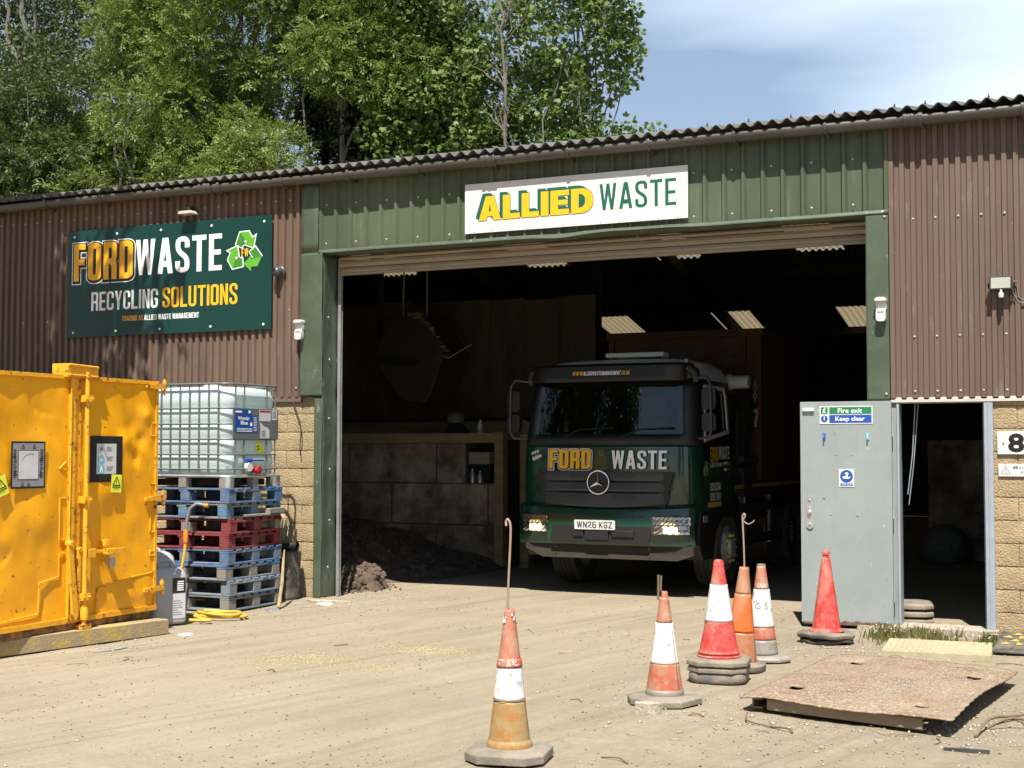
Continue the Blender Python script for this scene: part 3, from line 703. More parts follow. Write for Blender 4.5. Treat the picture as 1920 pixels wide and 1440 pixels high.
# green flashings and posts
def dentgrid(x0, x1, z0, z1, y, seed, amp, nx=14, nz=60, ax='x'):
    P = []
    for z in np.linspace(z0, z1, nz):
        row = []
        for t in np.linspace(x0, x1, nx):
            d = (fbm(t * 5 + 9, z * 1.9, seed, 3) - .45) * amp
            row.append((t, y + d, z) if ax == 'x' else (y + d, t, z))
        P.append(row)
    return P
mb = MB(); mb.grid(dentgrid(-9.10, -8.797, 2.36, 4.06, -.046, 3, .03)); mb.grid(dentgrid(-9.10, -8.86, 4.06, 4.95, -.046, 3, .005, 4, 8))
mb.build('door_flashing', 'greenpost', barn, 40, solid=.003)
mb = MB(); mb.grid(dentgrid(-8.905, -8.80, -.02, 2.36, -.030, 5, .012, 6, 50)); mb.grid(dentgrid(-.03, .30, -.02, 4.06, -8.80, 8, .05, 16, 80, 'y'))
for zz in (.35, .9, 1.5, 2.1, 2.8, 3.3):
    mb.lathe([(.012, 0), (.010, .008), (.003, .011)], 8, (-8.788, .10 + .03 * math.sin(zz * 9), zz), 1, 'x')
mb.build('door_post', ['greenpost', 'screw'], barn, 40, solid=.003)
mb = MB(); mb.grid(dentgrid(-2.485, -2.268, 2.215, 4.06, -.046, 13, .010)); mb.grid(dentgrid(-.046, .30, 0, 4.06, -2.485, 14, .008, 8, 30, 'y'))
for zz in (2.28, 4.02):
    mb.lathe([(.012, 0), (.010, -.008), (.003, -.011)], 8, (-2.30, -.05, zz), 1, 'y')
mb.build('door_post', ['greenpost', 'screw'], barn, 40, solid=.003)
mb = MB(); mb.box(-2.47, -2.215, -.006, .30, 0, 2.215); mb.build('door_pier', 'doorpaint', barn)
# header lip, slightly bent where lorries have caught it
P = []
xs = np.linspace(-8.86, -2.262, 90)
bend = [.55 * (.03 * math.exp(-((x + 5.2) / .35) ** 2) - .035 * math.exp(-((x + 5.75) / .22) ** 2) + .02 * math.exp(-((x + 4.6) / .3) ** 2) + .02 * (fbm(x * 2, 0, 5) - .45)) for x in xs]
P = [[(x, -.052, 4.088 + b * .5) for x, b in zip(xs, bend)], [(x, -.054 - abs(b) * .6, 4.052 + b) for x, b in zip(xs, bend)], [(x, .05, 4.045 + b * .4) for x, b in zip(xs, bend)], [(x, .24, 4.045) for x in xs]]
MB().grid(P).build('header_lip', 'greenpost', barn, 30, solid=.003)
# roller shutter, rolled up
mb = MB()
for k, (z0, z1) in enumerate(((3.835, 3.905), (3.912, 3.990), (3.997, 4.044))):
    mb.prism([(.25, z0), (.262, z0 - .003), (.285, z0 + .01), (.29, z1 - .01), (.262, z1), (.25, z1 - .004), (.238, (z0 + z1) / 2)], -8.74, -2.50, lambda a, b, c: (c, a, b))
mb.box(-8.74, -2.50, .236, .30, 3.815, 3.838)
mb.build('roller_shutter', 'shutter', barn)
mb = MB()
for x in (-8.775, -2.50):
    mb.box(x, x + .010, .262, .305, 0, 4.03); mb.box(x + .010, x + .042, .262, .267, 0, 4.03); mb.box(x + .010, x + .042, .300, .305, 0, 4.03)
    mb.build('shutter_guide', 'galv', barn); mb = MB()
# block walls
def blockwall(name, x0, x1, y0, y1, z0, z1, L=.44, H=.216, mats=('block', 'mortar'), gap=.010, z_off=0, par=barn, jit=.003, x_off=0):
    mb = MB(); mb.box(x0, x1, y0 + .010 + jit, y1, z0, z1, 1)
    z = z0; r = 0
    while z < z1 - .02:
        h = min(H - gap, z1 - z)
        x = x0 - (L / 2 if r % 2 else 0) - x_off
        while x < x1:
            a = max(x, x0); b = min(x + L - gap, x1)
            if b - a > .03:
                d = random.uniform(-jit, jit)
                n = max(2, int((b - a) / .05)); mz = 5
                P = []
                for j in range(mz + 1):
                    zz = z + h * j / mz; row = []
                    for i in range(n + 1):
                        xx = a + (b - a) * i / n
                        edge = (i in (0, n)) or (j in (0, mz))
                        row.append((xx + (random.uniform(-.002, .002) if edge else 0), y0 + d + (.006 if edge else random.uniform(-.0015, .0015)), zz + (random.uniform(-.003, .003) if edge else 0)))
                    P.append(row)
                mb.grid(P, 0)
            x += L
        z += H; r += 1
    return mb.build(name, mats, par, 30, recalc=False)
blockwall('block_wall', -20, -8.905, .02, .22, 0, 2.36, x_off=.1)
blockwall('block_wall', -1.325, 4, .0, .22, 0, 2.196)
# doorway frame, step
mb = MB()
mb.box(-1.405, -1.325, -.028, .10, .0, 2.185); mb.box(-1.418, -1.405, .01, .10, .0, 2.185); mb.box(-1.372, -1.356, -.036, -.028, 0, 2.185)
mb.box(-2.215, -1.325, -.024, .10, 2.186, 2.196); mb.box(-2.213, -2.190, -.026, .10, .0, 2.185)
mb.build('door_frame', 'bluegrey', barn, bev=.003)
mb = MB(); mb.box(-2.6, -1.30, -.10, .25, -.05, .045); mb.build('door_step', 'stone', barn, bev=.01)
# roof sheets
def corr(mb, x0, x1, ya, yb, fz, ny=2, p=.146, d=.052, m=0):
    n = int((x1 - x0) / p * 8) + 1; xs = np.linspace(x0, x1, n)
    mb.grid([[(x, y, fz(y) + .5 * d * math.cos(2 * math.pi * x / p)) for x in xs] for y in np.linspace(ya, yb, ny)], m)
SL = math.tan(R(12)); zf = lambda y: 5.032 + (y + .2) * SL; zb = lambda y: 7.17 - (y - 10) * SL
mb = MB(); corr(mb, -20, 4, -.255, 10, zf, 4)
mb.build('roof', 'fibre', barn, 50, solid=.007)
mb = MB()
cols = [(-17.05, -16.0), (-13.05, -12.05), (-9.85, -8.9), (-6.75, -5.75)]
xe = -20
for a, b in cols: corr(mb, xe, a, 10, 24, zb); xe = b
corr(mb, xe, 4, 10, 24, zb)
for a, b in cols: corr(mb, a, b, 10, 12, zb); corr(mb, a, b, 15.4, 19.3, zb); corr(mb, a, b, 21, 24, zb)
mb.build('rear_roof', 'fibre', barn, 50)
for a, b in cols:
    for y0, y1 in ((12, 15.4), (19.3, 21)):
        mb = MB(); corr(mb, a, b, y0, y1, lambda y: zb(y) + .004); mb.build('rooflight', 'skylight', barn, 50)
# roof bolts along the eave
x = -20
while x < 4:
    MB().lathe([(.012, 0), (.012, .012), (.006, .014), (.006, .034), (.002, .036)], 6, (round(x / .146) * .146, -.06, zf(-.06) + .028)).build('roof_bolt', 'steel', barn); x += .438 + random.choice((-.146, 0, .146))
# interior shell
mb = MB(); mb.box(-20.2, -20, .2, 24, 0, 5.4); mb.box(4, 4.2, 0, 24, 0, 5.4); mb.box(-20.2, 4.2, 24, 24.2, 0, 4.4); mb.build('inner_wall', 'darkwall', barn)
for x in (-20.1, 4.1):
    MB().prism([(.2, 5.0), (10, 7.12), (24, 4.2), (24, 4.0), (.2, 4.0)], x - .09, x + .09, lambda a, b, c: (c, a, b)).build('gable', 'clad', barn)
mb = MB()
for y in (1.2, 3.4, 5.6, 7.8, 12, 14.2, 16.4, 18.6, 20.8, 22.6):
    z = (zf(y) if y < 10 else zb(y)) - .10
    MB().box(-20, 4, y - .04, y + .04, z - .12, z + .06).build('purlin', 'steel', barn)
mb = MB()
for x in (-14, -9.3, -2.0):
    for ya, yb, fz in ((.3, 10, zf), (10, 23.9, zb)):
        mb.prism([(ya, fz(ya) - .22), (yb, fz(yb) - .22), (yb, fz(yb) - .50), (ya, fz(ya) - .50)], x - .07, x + .07, lambda a, b, c: (c, a, b))
        mb.build('roof_frame', 'steel', barn); mb = MB()
    MB().box(x - .1, x + .1, 9.9, 10.1, 0, 6.5).build('column', 'steel', barn)
# gutter with brackets and couplers
mb = MB()
prof = [(-.150 + .074 * math.cos(R(a)), 4.948 + .074 * math.sin(R(a))) for a in range(170, 371, 20)]
P = [[(x, y, z + .006 * math.sin(x * .9)) for y, z in prof] for x in np.linspace(-20, 4, 60)]
mb.grid(P); gut = mb.build('gutter', 'gutter', barn, 60, solid=.005)
mb = MB()
def gband(x, w, e):
    pr = [(-.150 + (.074 + e) * math.cos(R(a)), 4.948 + .006 * math.sin(x * .9) + (.074 + e) * math.sin(R(a))) for a in range(160, 381, 20)]
    mb.grid([[(xx, y, z) for y, z in pr] for xx in (x - w, x - w * .5, x + w * .5, x + w)])
for x in np.arange(-19.4, 4, .92):
    gband(x, .016, .011); mb.box(x - .012, x + .012, -.09, .0, 4.85, 4.91); mb.build('gutter_bracket', 'gutter', gut, 60, solid=.004); mb = MB()
for x in (-13.9, -10.4, -6.55, -2.0, 1.2):
    for dx in (-.07, 0, .07): gband(x + dx, .018, .014)
    gband(x, .085, .008); mb.build('gutter_coupler', 'gutter', gut, 60, solid=.004); mb = MB()
# ------------------------------------------------------------------ open steel door (a leaf of the doorway)
door = thing('steel_door', 'grey steel door swung wide open beside the narrow doorway, rusty along its bottom edge', 'door', (-3.14, -.075, .03))
mb = MB()
nx, nz_ = 30, 60
P = []
for z in np.linspace(0.012, 2.175, nz_):
    P.append([(x, -.022 + (fbm(x * 4, z * 3, 31, 3) - .45) * .006, z) for x in np.linspace(0.004, .886, nx)])
mb.box(.002, .888, -.020, .022, .004, 2.18); mb.grid(P)
mb.build('door_leaf', 'doorpaint', door, bev=.003)
mb = MB()
for k in range(26):
    x = .30 + k * .022; h = .012 + .022 * vnoise(k * .6, 2, 4)
    mb.add([(x, -.0245, -.004), (x + .022, -.0245, -.004), (x + .022, -.0245, h + .006 * (k % 3)), (x + .011, -.0245, h + .012), (x, -.0245, h)], [(0, 1, 2, 3, 4)])
mb.box(.02, .886, -.0235, .02, -.006, .004)
mb.build('rusty_edge', 'rust', door)
pl = Plane((0, -.0255, 0), (1, 0, 0), (0, 0, 1))
mb = MB(); mb.box(.03, .145, -.048, -.022, 2.085, 2.118); mb.build('door_closer', 'white', door, bev=.006)
mb = MB()
mb.prism(rr(.058, .925, .128, 1.245, .034, .034), 0, .012, lambda x, y, d: (x, -.0255 - d, y))
for z in (1.21, 1.13, 1.05, .97): mb.lathe([(.012, -.037), (.012, -.046), (.006, -.049)], 12, (.093, 0, z), 0, 'y')
mb.lathe([(.020, -.037), (.022, -.060), (.012, -.066)], 14, (.093, 0, 1.09), 0, 'y')
mb.build('keypad_handle', 'galv', door, 40)
for x, mname in ((.24, 'blueink'), (.664, 'skyblueink')):
    mb = MB(); mb.box(x - .013, x + .013, -.030, -.022, 1.80, 1.87); mb.tube([(x, -.03, 1.86), (x, -.045, 1.83), (x, -.05, 1.81), (x, -.045, 1.80)], .008, 8)
    mb.build('coat_hook', mname, door, bev=.002)
mb = MB()
for x, z, r in ((.235, 1.235, .014), (.30, 1.07, .009), (.56, 1.07, .010), (.36, 1.66, .005), (.51, 1.66, .005), (.36, 1.51, .005), (.51, 1.51, .005)):
    MB().lathe([(r, -.022), (r, -.0275), (r * .5, -.029)], 12, (x, 0, z), 0, 'y').build('screw_head', 'galv', door, 40)
for z in (.3, 1.1, 1.9): MB().lathe([(.012, z - .06), (.012, z + .06)], 10, (.900, -.01, 0)).build('hinge', 'galv', door, 40)
# signs on the door
sg = thing('safety_sign', 'green and blue fire exit keep clear sign high on the grey open door', 'sign', (-2.942, -.1015, 1.99))
MB().box(0, .515, 0, .003, 0, .175).build('sign_panel', 'signwhite', sg)
p = Plane((0, 0, 0), (1, 0, 0), (0, 0, 1))
mb = MB(); put(mb, p, rect(.095, .097, .505, .165), [], .0015); put(mb, p, rect(.012, .097, .080, .165), [], .0015); mb.build('green_field', 'safegreen', sg)
mb = MB(); put(mb, p, rect(.095, .010, .505, .088), [], .0015); put(mb, p, disc(.046, .050, .034), [], .0015); mb.build('blue_field', 'blueink', sg)
btext('lettering', 'Fire exit', p, .18, .107, .046, 'whiteink', sg, .003, .235, .012)
btext('lettering', 'Keep clear', p, .155, .016, .056, 'whiteink', sg, .003, .285, .012)
mb = MB(); put(mb, p, rect(.042, .050, .050, .074), [], .003); put(mb, p, disc(.046, .038, .005, 10), [], .003)
for a, b in (((.030, .105), (.040, .128)), ((.040, .128), (.052, .118)), ((.052, .118), (.060, .106)), ((.040, .128), (.046, .146)), ((.046, .146), (.058, .138)), ((.046, .146), (.034, .140))):
    d = (Vector(b) - Vector(a)).normalized(); n_ = Vector((-d.y, d.x)) * .0035
    put(mb, p, [tuple(Vector(a) - n_), tuple(Vector(b) - n_), tuple(Vector(b) + n_), tuple(Vector(a) + n_)], [], .003 + random.random() * .0004)
put(mb, p, disc(.050, .155, .006, 10), [], .0036)
mb.build('pictogram', 'whiteink', sg)
sg = thing('safety_sign', 'small blue and white wash your hands sign in the middle of the grey door', 'sign', (-2.759, -.1015, 1.372))
MB().box(0, .148, 0, .003, 0, .175).build('sign_panel', 'signwhite', sg)
mb = MB(); put(mb, p, disc(.074, .104, .062, 30), [], .0015); put(mb, p, rect(.014, .010, .134, .034), [], .0015); mb.build('blue_field', 'blueink', sg)
mb = MB(); put(mb, p, [(.034, .092), (.050, .080), (.098, .080), (.114, .098), (.104, .102), (.090, .094), (.082, .112), (.095, .124), (.088, .140), (.068, .142), (.056, .130), (.066, .122), (.072, .128), (.076, .120), (.064, .104), (.044, .102)], [], .003)
mb.build('pictogram', 'whiteink', sg); btext('lettering', 'Wash hands', p, .026, .015, .013, 'whiteink', sg, .003, .096, .006)
# number and step signs on the block wall
sg = thing('number_sign', 'white sign with a bold black 8 screwed to the block wall right of the doorway', 'sign', (-1.288, -.022, 1.695))
MB().box(0, .42, 0, .008, 0, .215).build('sign_panel', 'signwhite', sg, bev=.002)
btext('numeral', '8', p, .095, .018, .178, 'blackink', sg, .002, .145, .035)
for x in (.055, .375): MB().lathe([(.014, 0), (.013, -.006), (.005, -.009)], 12, (x, 0, .108), 0, 'y').build('screw_head', 'galv', sg, 40)
sg = thing('warning_sign', 'narrow white mind the step sign with a warning triangle, below the number 8', 'sign', (-1.282, -.018, 1.488))
MB().box(0, .40, 0, .004, 0, .118).build('sign_panel', 'signwhite', sg)
mb = MB(); T = [(.018, .020), (.112, .020), (.065, .100)]; put(mb, p, T, [offset(T, -.0065)[::-1]], .0015); put(mb, p, rect(.061, .046, .069, .072), [], .0015); put(mb, p, disc(.065, .036, .005, 10), [], .0015)
mb.build('warning_triangle', 'greyink', sg)
btext('lettering', 'Mind the', p, .130, .066, .036, 'greyink', sg, .0015, .225, .012); btext('lettering', 'step', p, .195, .016, .038, 'greyink', sg, .0015, .10, .012)

# ------------------------------------------------------------------ big signs
sg = thing('company_sign', 'dark green FORD WASTE recycling solutions sign on the brown cladding', 'sign', (-12.70, -.062, 3.175))
MB().box(0, 3.19, 0, .012, 0, 1.385).build('sign_panel', 'signgreen', sg, bev=.002)
SW, SH = 3.19, 1.385
U = lambda u: u * SW; V = lambda v: (1 - v) * SH
letter('lettering', 'FORD', p, U(.034), U(.338), V(.475), V(.125), ['yellowink', 'blackink', 'whiteink'], sg, .0015, .40, .155, .075,
       out=((.072, 2, 0, (.008, -.022)), (.048, 1, .0012, (.008, -.022)), (.016, 1, .0022, (0, 0))))
letter('lettering', 'WASTE', p, U(.352), U(.770), V(.455), V(.130), ['whiteink'], sg, .0015, .40, .135, .075)
letter('lettering', 'RECYCLING', p, U(.128), U(.465), V(.760), V(.585), ['whiteink'], sg, .0015, .40, .125, .07)
letter('lettering', 'SOLUTIONS', p, U(.487), U(.845), V(.765), V(.580), ['yellowink'], sg, .0015, .40, .125, .07)
letter('lettering', 'TRADING AS', p, U(.287), U(.392), V(.868), V(.820), ['yellowink'], sg, .0015, .42, .13, .09)
letter('lettering', 'ALLIED WASTE MANAGEMENT', p, U(.398), U(.665), V(.868), V(.820), ['whiteink'], sg, .0015, .42, .13, .09)
recycle('recycling_emblem', p, U(.877), V(.315), .262, sg, .0015)
letter('lettering', 'FW', p, U(.862), U(.893), V(.352), V(.280), ['yellowink'], sg, .0015, .36, .12, .08)
for u in (.035, .255, .475, .72, .965):
    for v in (.055, .955): MB().lathe([(.016, 0), (.014, -.005), (.005, -.008)], 10, (U(u), 0, V(v)), 0, 'y').build('screw_head', 'whiteink', sg, 40)

sg = thing('company_sign', 'long white ALLIED WASTE sign on the green cladding above the opening', 'sign', (-6.905, -.065, 4.148))
MB().box(0, 2.605, 0, .012, 0, .558).build('sign_panel', 'signwhite', sg, bev=.002)
U = lambda u: u * 2.605; V = lambda v: (1 - v) * .558
def wide(name, text, x0, x1, y0, y1, mats, parent):
    ws = {'A': .82, 'L': .62, 'I': .27, 'E': .66, 'D': .76}; s = .265; X = 0; gl = []
    for c in text:
        w = ws[c]
        if c == 'L': g = [([(0, 0), (w, 0), (w, .22), (s, .22), (s, 1), (0, 1)], [])]
        elif c == 'I': g = [(rect(0, 0, w, 1), [])]
        elif c == 'E': g = [([(0, 0), (w, 0), (w, .22), (s, .22), (s, .40), (w * .93, .40), (w * .93, .60), (s, .60), (s, .78), (w, .78), (w, 1), (0, 1)], [])]
        elif c == 'D': g = [(rr(0, 0, w, 1, .40, .40, (0, 1, 1, 0)), [rr(s, .22, w - s, .78, .2, .22, (0, 1, 1, 0))])]
        else: g = [([(0, 0), (.27, 0), (.315, .17), (w - .315, .17), (w - .27, 0), (w, 0), (w / 2 + .15, 1), (w / 2 - .15, 1)], [[(.365, .36), (w - .365, .36), (w / 2, .74)]])]
        gl.append(([(a + X, b) for a, b in g[0][0]], [[(a + X, b) for a, b in h] for h in g[0][1]])); X += w + .075
    X -= .075; k = (x1 - x0) / X; h = y1 - y0; mb = MB()
    f = lambda q: (x0 + q[0] * k, y0 + q[1] * h)
    for i, (o, hs) in enumerate(gl):
        O = [f(q) for q in o]; H = [[f(q) for q in hh_] for hh_ in hs]
        n = len(O)
        sx, sy = -.042, .036
        # the drop: swept band between the letter and its shifted copy
        for j in range(n):
            a, b = O[j], O[(j + 1) % n]
            put(mb, p, [a, b, (b[0] + sx, b[1] + sy), (a[0] + sx, a[1] + sy)] , [], .0014 + .00002 * j + .0004 * i / 6, 1)
        put(mb, p, [(a + sx, b + sy) for a, b in O], [], .0012 + .0001 * i / 6, 1)
        put(mb, p, offset(O, .006), [offset(h_, -.006)[::-1] for h_ in H], .0028, 1)
        put(mb, p, O, H, .004, 0)
    return mb.build(name, mats, parent, recalc=False)
wide('lettering', 'ALLIED', U(.068), U(.592), V(.755), V(.275), ['yellowink', 'greenink'], sg)
letter('lettering', 'WASTE', p, U(.622), U(.952), V(.735), V(.225), ['greenink'], sg, .0015, .43, .115, .10)
for k in range(12):
    for v in (.035, .965): MB().lathe([(.007, 0), (.006, -.004)], 8, (U(.045 + k * .083), 0, V(v)), 0, 'y').build('screw_head', 'galv', sg, 40)

# ------------------------------------------------------------------ sensors, camera, floodlight
def pir(loc, label):
    t = thing('motion_sensor', label, 'motion sensor', loc, group='motion sensors on the door posts')
    mb = MB(); mb.prism(rr(-.05, .10, .05, .215, .03, .03), -.012, -.055, lambda x, y, d: (x, d, y)); mb.prism([(-.055, .20), (.055, .20), (.055, .222), (.03, .236), (-.03, .236), (-.055, .222)], 0, -.095, lambda x, y, d: (x, d, y)); mb.build('housing', 'sensor', t, 40, bev=.004)
    mb = MB(); mb.prism(rr(-.046, 0, .046, .125, .032, .032), -.018, -.082, lambda x, y, d: (x, d, y)); mb.build('sensor_head', 'sensor', t, 40, bev=.008)
    MB().box(-.030, .030, -.0835, -.080, .086, .094).build('sensor_slot', 'lens', t)
pir((-9.085, -.048, 3.03), 'white motion sensor on the dented green flashing left of the opening')
pir((-2.335, -.048, 2.985), 'white motion sensor on the green post right of the opening')
t = thing('security_camera', 'dark dome security camera on the brown cladding beside the green sign', 'camera', (-9.40, -.03, 3.86))
MB().lathe([(.075, 0), (.075, -.025), (.06, -.04)], 20, (0, 0, 0), 0, 'y').build('camera_base', 'camgrey', t, 40)
MB().lathe([(.062, -.03), (.066, -.07), (.055, -.11), (.03, -.13), (.005, -.137)], 20, (0, 0, -.005), 0, 'y').build('camera_ball', 'camgrey', t, 60)
MB().lathe([(.028, -.120), (.026, -.139), (.006, -.142)], 16, (-.015, 0, .012), 0, 'y').build('camera_lens', 'lens', t, 60)
t = thing('floodlight', 'black framed floodlight with a sensor and loose cable on the brown cladding', 'floodlight', (-1.33, -.11, 3.235))
tf = Matrix.Rotation(R(-8), 4, 'X')
mb = MB(); mb.box(0, .205, -.022, .02, 0, .135, tf=tf); mb.build('lamp_body', 'black', t, bev=.004)
mb = MB(); mb.box(.016, .189, -.026, -.021, .016, .119, tf=tf); mb.build('lamp_glass', 'lampglass', t)
mb = MB(); mb.tube([(-.012, 0, .07), (-.012, .06, .05), (-.012, .085, .03)], .007, 6); mb.tube([(.217, 0, .07), (.217, .06, .05), (.217, .085, .03)], .007, 6); mb.box(-.012, .217, .075, .09, .02, .045); mb.build('lamp_bracket', 'steel', t)
mb = MB(); mb.lathe([(.022, -.07), (.026, -.055), (.026, -.03), (.012, -.02), (.012, .01)], 14, (.105, -.01, 0)); mb.build('sensor_eye', 'sensor', t, 50)
tube_ = MB().tube([(.21, .03, .08), (.235, .05, .09), (.245, .06, .03), (.25, .07, -.06), (.29, .07, -.09), (.42, .07, -.055), (.6, .075, -.06)], .006, 6)
tube_.tube([(.20, .04, .02), (.21, .07, -.03), (.25, .075, -.11), (.33, .08, -.12), (.5, .08, -.10)], .005, 6)
tube_.build('cable', 'cable', t, 60)
t = thing('wall_lamp', 'small flat lamp on a bracket tucked under the gutter above the green sign', 'lamp', (-10.72, -.10, 4.64))
MB().box(-.02, .02, -.02, .07, .02, .10).build('lamp_arm', 'steel', t)
MB().prism([(-.11, 0), (.11, 0), (.09, .035), (-.09, .035)], -.09, .05, lambda x, y, d: (x, d, y)).build('lamp_head', 'cream', t, bev=.004)
t = thing('hanging_cable', 'thin loose grey cable hanging down the buff block pier beside the pallets', 'cable', (0, 0, 0))
MB().tube([(-9.22, -.01, 2.30), (-9.16, -.02, 2.18), (-9.10, -.03, 2.05), (-9.09, -.03, 1.9), (-9.11, -.02, 1.78), (-9.10, -.02, 1.66)], .006, 6).build('cable_strand', 'steel', t, 60)

# ------------------------------------------------------------------ yellow skip on its beam
skip = thing('waste_container', 'dented yellow steel container with two barred doors at the left edge', 'container', (-8.66, -3.15, .20), R(90))
# body shell
mb = MB(); mb.box(-2.42, -.02, .05, 4.2, .02, 2.17); mb.build('container_body', 'skip', skip, bev=.01)
def doorpanel(x0, x1, z0, z1, seed, sg_):
    P = []
    for z in np.linspace(z0, z1, 90):
        row = []
        for x in np.linspace(x0, x1, 60):
            e = min(1, min(x - x0, x1 - x) / .09, (z - z0) / .12, (z1 - z) / .10); e = max(0, e)
            d = (fbm(x * 2.1, z * 1.5, seed, 2) - .40) * .05
            d += (fbm((x + z * .7) * 4.5, (z - x * .7) * 2.3, seed + 4, 3) - .45) * .026
            d += .012 * abs(math.sin((x * 1.3 + z * 2.1 + seed) * 2.2)) ** 5 * (1 if fbm(x, z, seed + 9, 2) > .4 else .2)
            for bx, bz, br, ba in sg_: d += .65 * ba * math.exp(-(((x - bx) / br) ** 2 + ((z - bz) / br) ** 2))
            row.append((x, -.005 + d * e, z))
        P.append(row)
    return P
lw = [(-.35, 1.75, .10, .03), (-.22, 1.62, .07, .035), (-.45, 1.62, .08, -.03), (-.30, 1.45, .06, .03), (-.5, 1.0, .18, .035), (-.75, 1.1, .15, -.03), (-.18, 1.85, .07, -.03)]
dR = MB().grid(doorpanel(-1.13, 0.0, .03, 2.17, 3, lw)).build('container_door', 'skip', skip, 70)
dL = MB().grid(doorpanel(-2.42, -1.19, .03, 2.17, 9, [(-1.7, 1.7, .3, .05), (-1.5, .9, .2, -.04), (-2.1, .5, .25, .03), (-1.9, .75, .12, -.03)])).build('container_door', 'skip', skip, 70)
def bead(mb, pts, r=.007): mb.tube([(x, -.012, z) for x, z in pts], r, 6)
mb = MB()
for a in ((-.02, 1.78, -.10, 1.66), (-.02, 1.20, -.11, 1.06), (-.02, .96, -.09, .74), (-.02, .56, -.09, .52)):
    bead(mb, [(a[0], a[1]), (a[2], a[1]), (a[2], a[3]), (a[0], a[3])])
bead(mb, [(-.02, .36), (-.30, .34), (-.66, .30), (-.80, .27), (-.82, .05)])
bead(mb, [(-1.22, 1.10), (-1.29, 1.10), (-1.29, .74), (-1.21, .74)]); bead(mb, [(-1.22, 1.42), (-1.30, 1.36), (-1.22, 1.35)])
bead(mb, [(-1.22, .62), (-1.29, .62), (-1.29, .42)]); bead(mb, [(-1.29, .42), (-1.52, .38), (-1.53, .12), (-2.4, .06)])
mb.box(-2.42, 0, -.03, .05, .0, .045); mb.box(-2.42, 0, -.022, .05, 2.15, 2.185); mb.box(-.030, 0.0, -.022, .0, .03, 2.16)
mb.build('welded_trim', 'skipworn', skip)
mb = MB(); mb.box(-1.19, -1.13, -.035, .02, .02, 2.19); mb.box(-1.13, -1.04, -.018, 0, .04, 2.15); mb.tube([(-1.196, -.036, .05), (-1.196, -.04, 2.17)], .008, 6)
mb.build('door_stop', 'skipworn', skip, bev=.004)
mb = MB(); mb.tube([(-1.03, -.07, -.03), (-1.03, -.07, 2.22)], .021, 14)
for z in (.22, 1.08, 1.98): mb.box(-1.075, -.985, -.10, -.02, z - .030, z + .030)
for z in (.22, 1.08, 1.98):
    for x in (-1.062, -.998): mb.lathe([(.012, -.10), (.012, -.112)], 6, (x, 0, z), 0, 'y')
mb.lathe([(.036, -.06), (.042, 0), (.032, .05)], 10, (-1.03, -.07, .08)); mb.box(-1.08, -.98, -.11, -.02, -.06, -.02)
mb.build('lock_bar', 'skipworn', skip, 40)
mb = MB(); mb.prism([(-1.27, 2.165), (-.88, 2.165), (-.88, 2.275), (-1.27, 2.285)], -.06, .12, lambda x, y, d: (x, d, y)); mb.tube([(-1.26, -.065, 2.275), (-.89, -.065, 2.265)], .012, 8); mb.tube([(-1.26, -.065, 2.185), (-.89, -.065, 2.18)], .010, 8)
mb.build('lock_cap', 'skipworn', skip, bev=.008)
mb = MB()
mb.prism([(-1.245, .72), (-1.185, .70), (-1.10, .06), (-1.14, .02), (-1.175, .08)], -.075, -.05, lambda x, y, d: (x, d, y))
mb.prism([(-1.10, .64), (-1.06, .64), (-1.07, .10), (-1.115, .10)], -.06, -.04, lambda x, y, d: (x, d, y))
mb.lathe([(.034, -.03), (.034, -.08), (.02, -.09)], 9, (-1.21, 0, .70), 0, 'y'); mb.lathe([(.024, -.03), (.024, -.07)], 8, (-1.08, 0, .64), 0, 'y')
mb.build('lever_handle', 'skipworn', skip, bev=.004)
mb = MB(); mb.box(-1.0, -.90, -.085, -.035, .56, .64); mb.box(-.90, -.50, -.075, -.062, .595, .625); mb.prism([(-.80, .58), (-.66, .58), (-.60, .60), (-.66, .63), (-.80, .63)], -.13, -.07, lambda x, y, d: (x, d, y)); mb.box(-.775, -.725, -.08, -.03, .655, .71)
mb.build('hasp', 'skipworn', skip, bev=.004)
mb = MB(); mb.prism(rr(-.735, .455, -.665, .545, .012, .012), -.10, -.075, lambda x, y, d: (x, d, y)); mb.tube([(-.725, -.088, .54), (-.725, -.088, .575), (-.70, -.088, .595), (-.675, -.088, .575), (-.675, -.088, .54)], .006, 8)
mb.build('padlock', 'galv', skip, bev=.003)
for z in (2.13, 1.06, .20):
    mb = MB(); mb.prism([(-.19, -.018), (-.05, -.022), (.09, -.018), (.09, .018), (-.05, .025), (-.19, .012)], -.045, -.02, lambda x, y, d, z=z: (x, d, z + y))
    for dz in (-.06, -.015, .03): mb.lathe([(.021, dz), (.023, dz + .018), (.021, dz + .034)], 10, (.085, -.02, z))
    mb.tube([(.085, -.02, z - .08), (.085, -.02, z + .08)], .009, 8)
    mb.build('door_hinge', 'skipworn', skip, 40)
mb = MB(); mb.box(-2.42, -.06, .0, 4.2, -.075, .0); mb.box(-2.42, -.03, -.012, .0, -.06, .004); mb.build('base_rail', 'rustyel', skip, bev=.006)
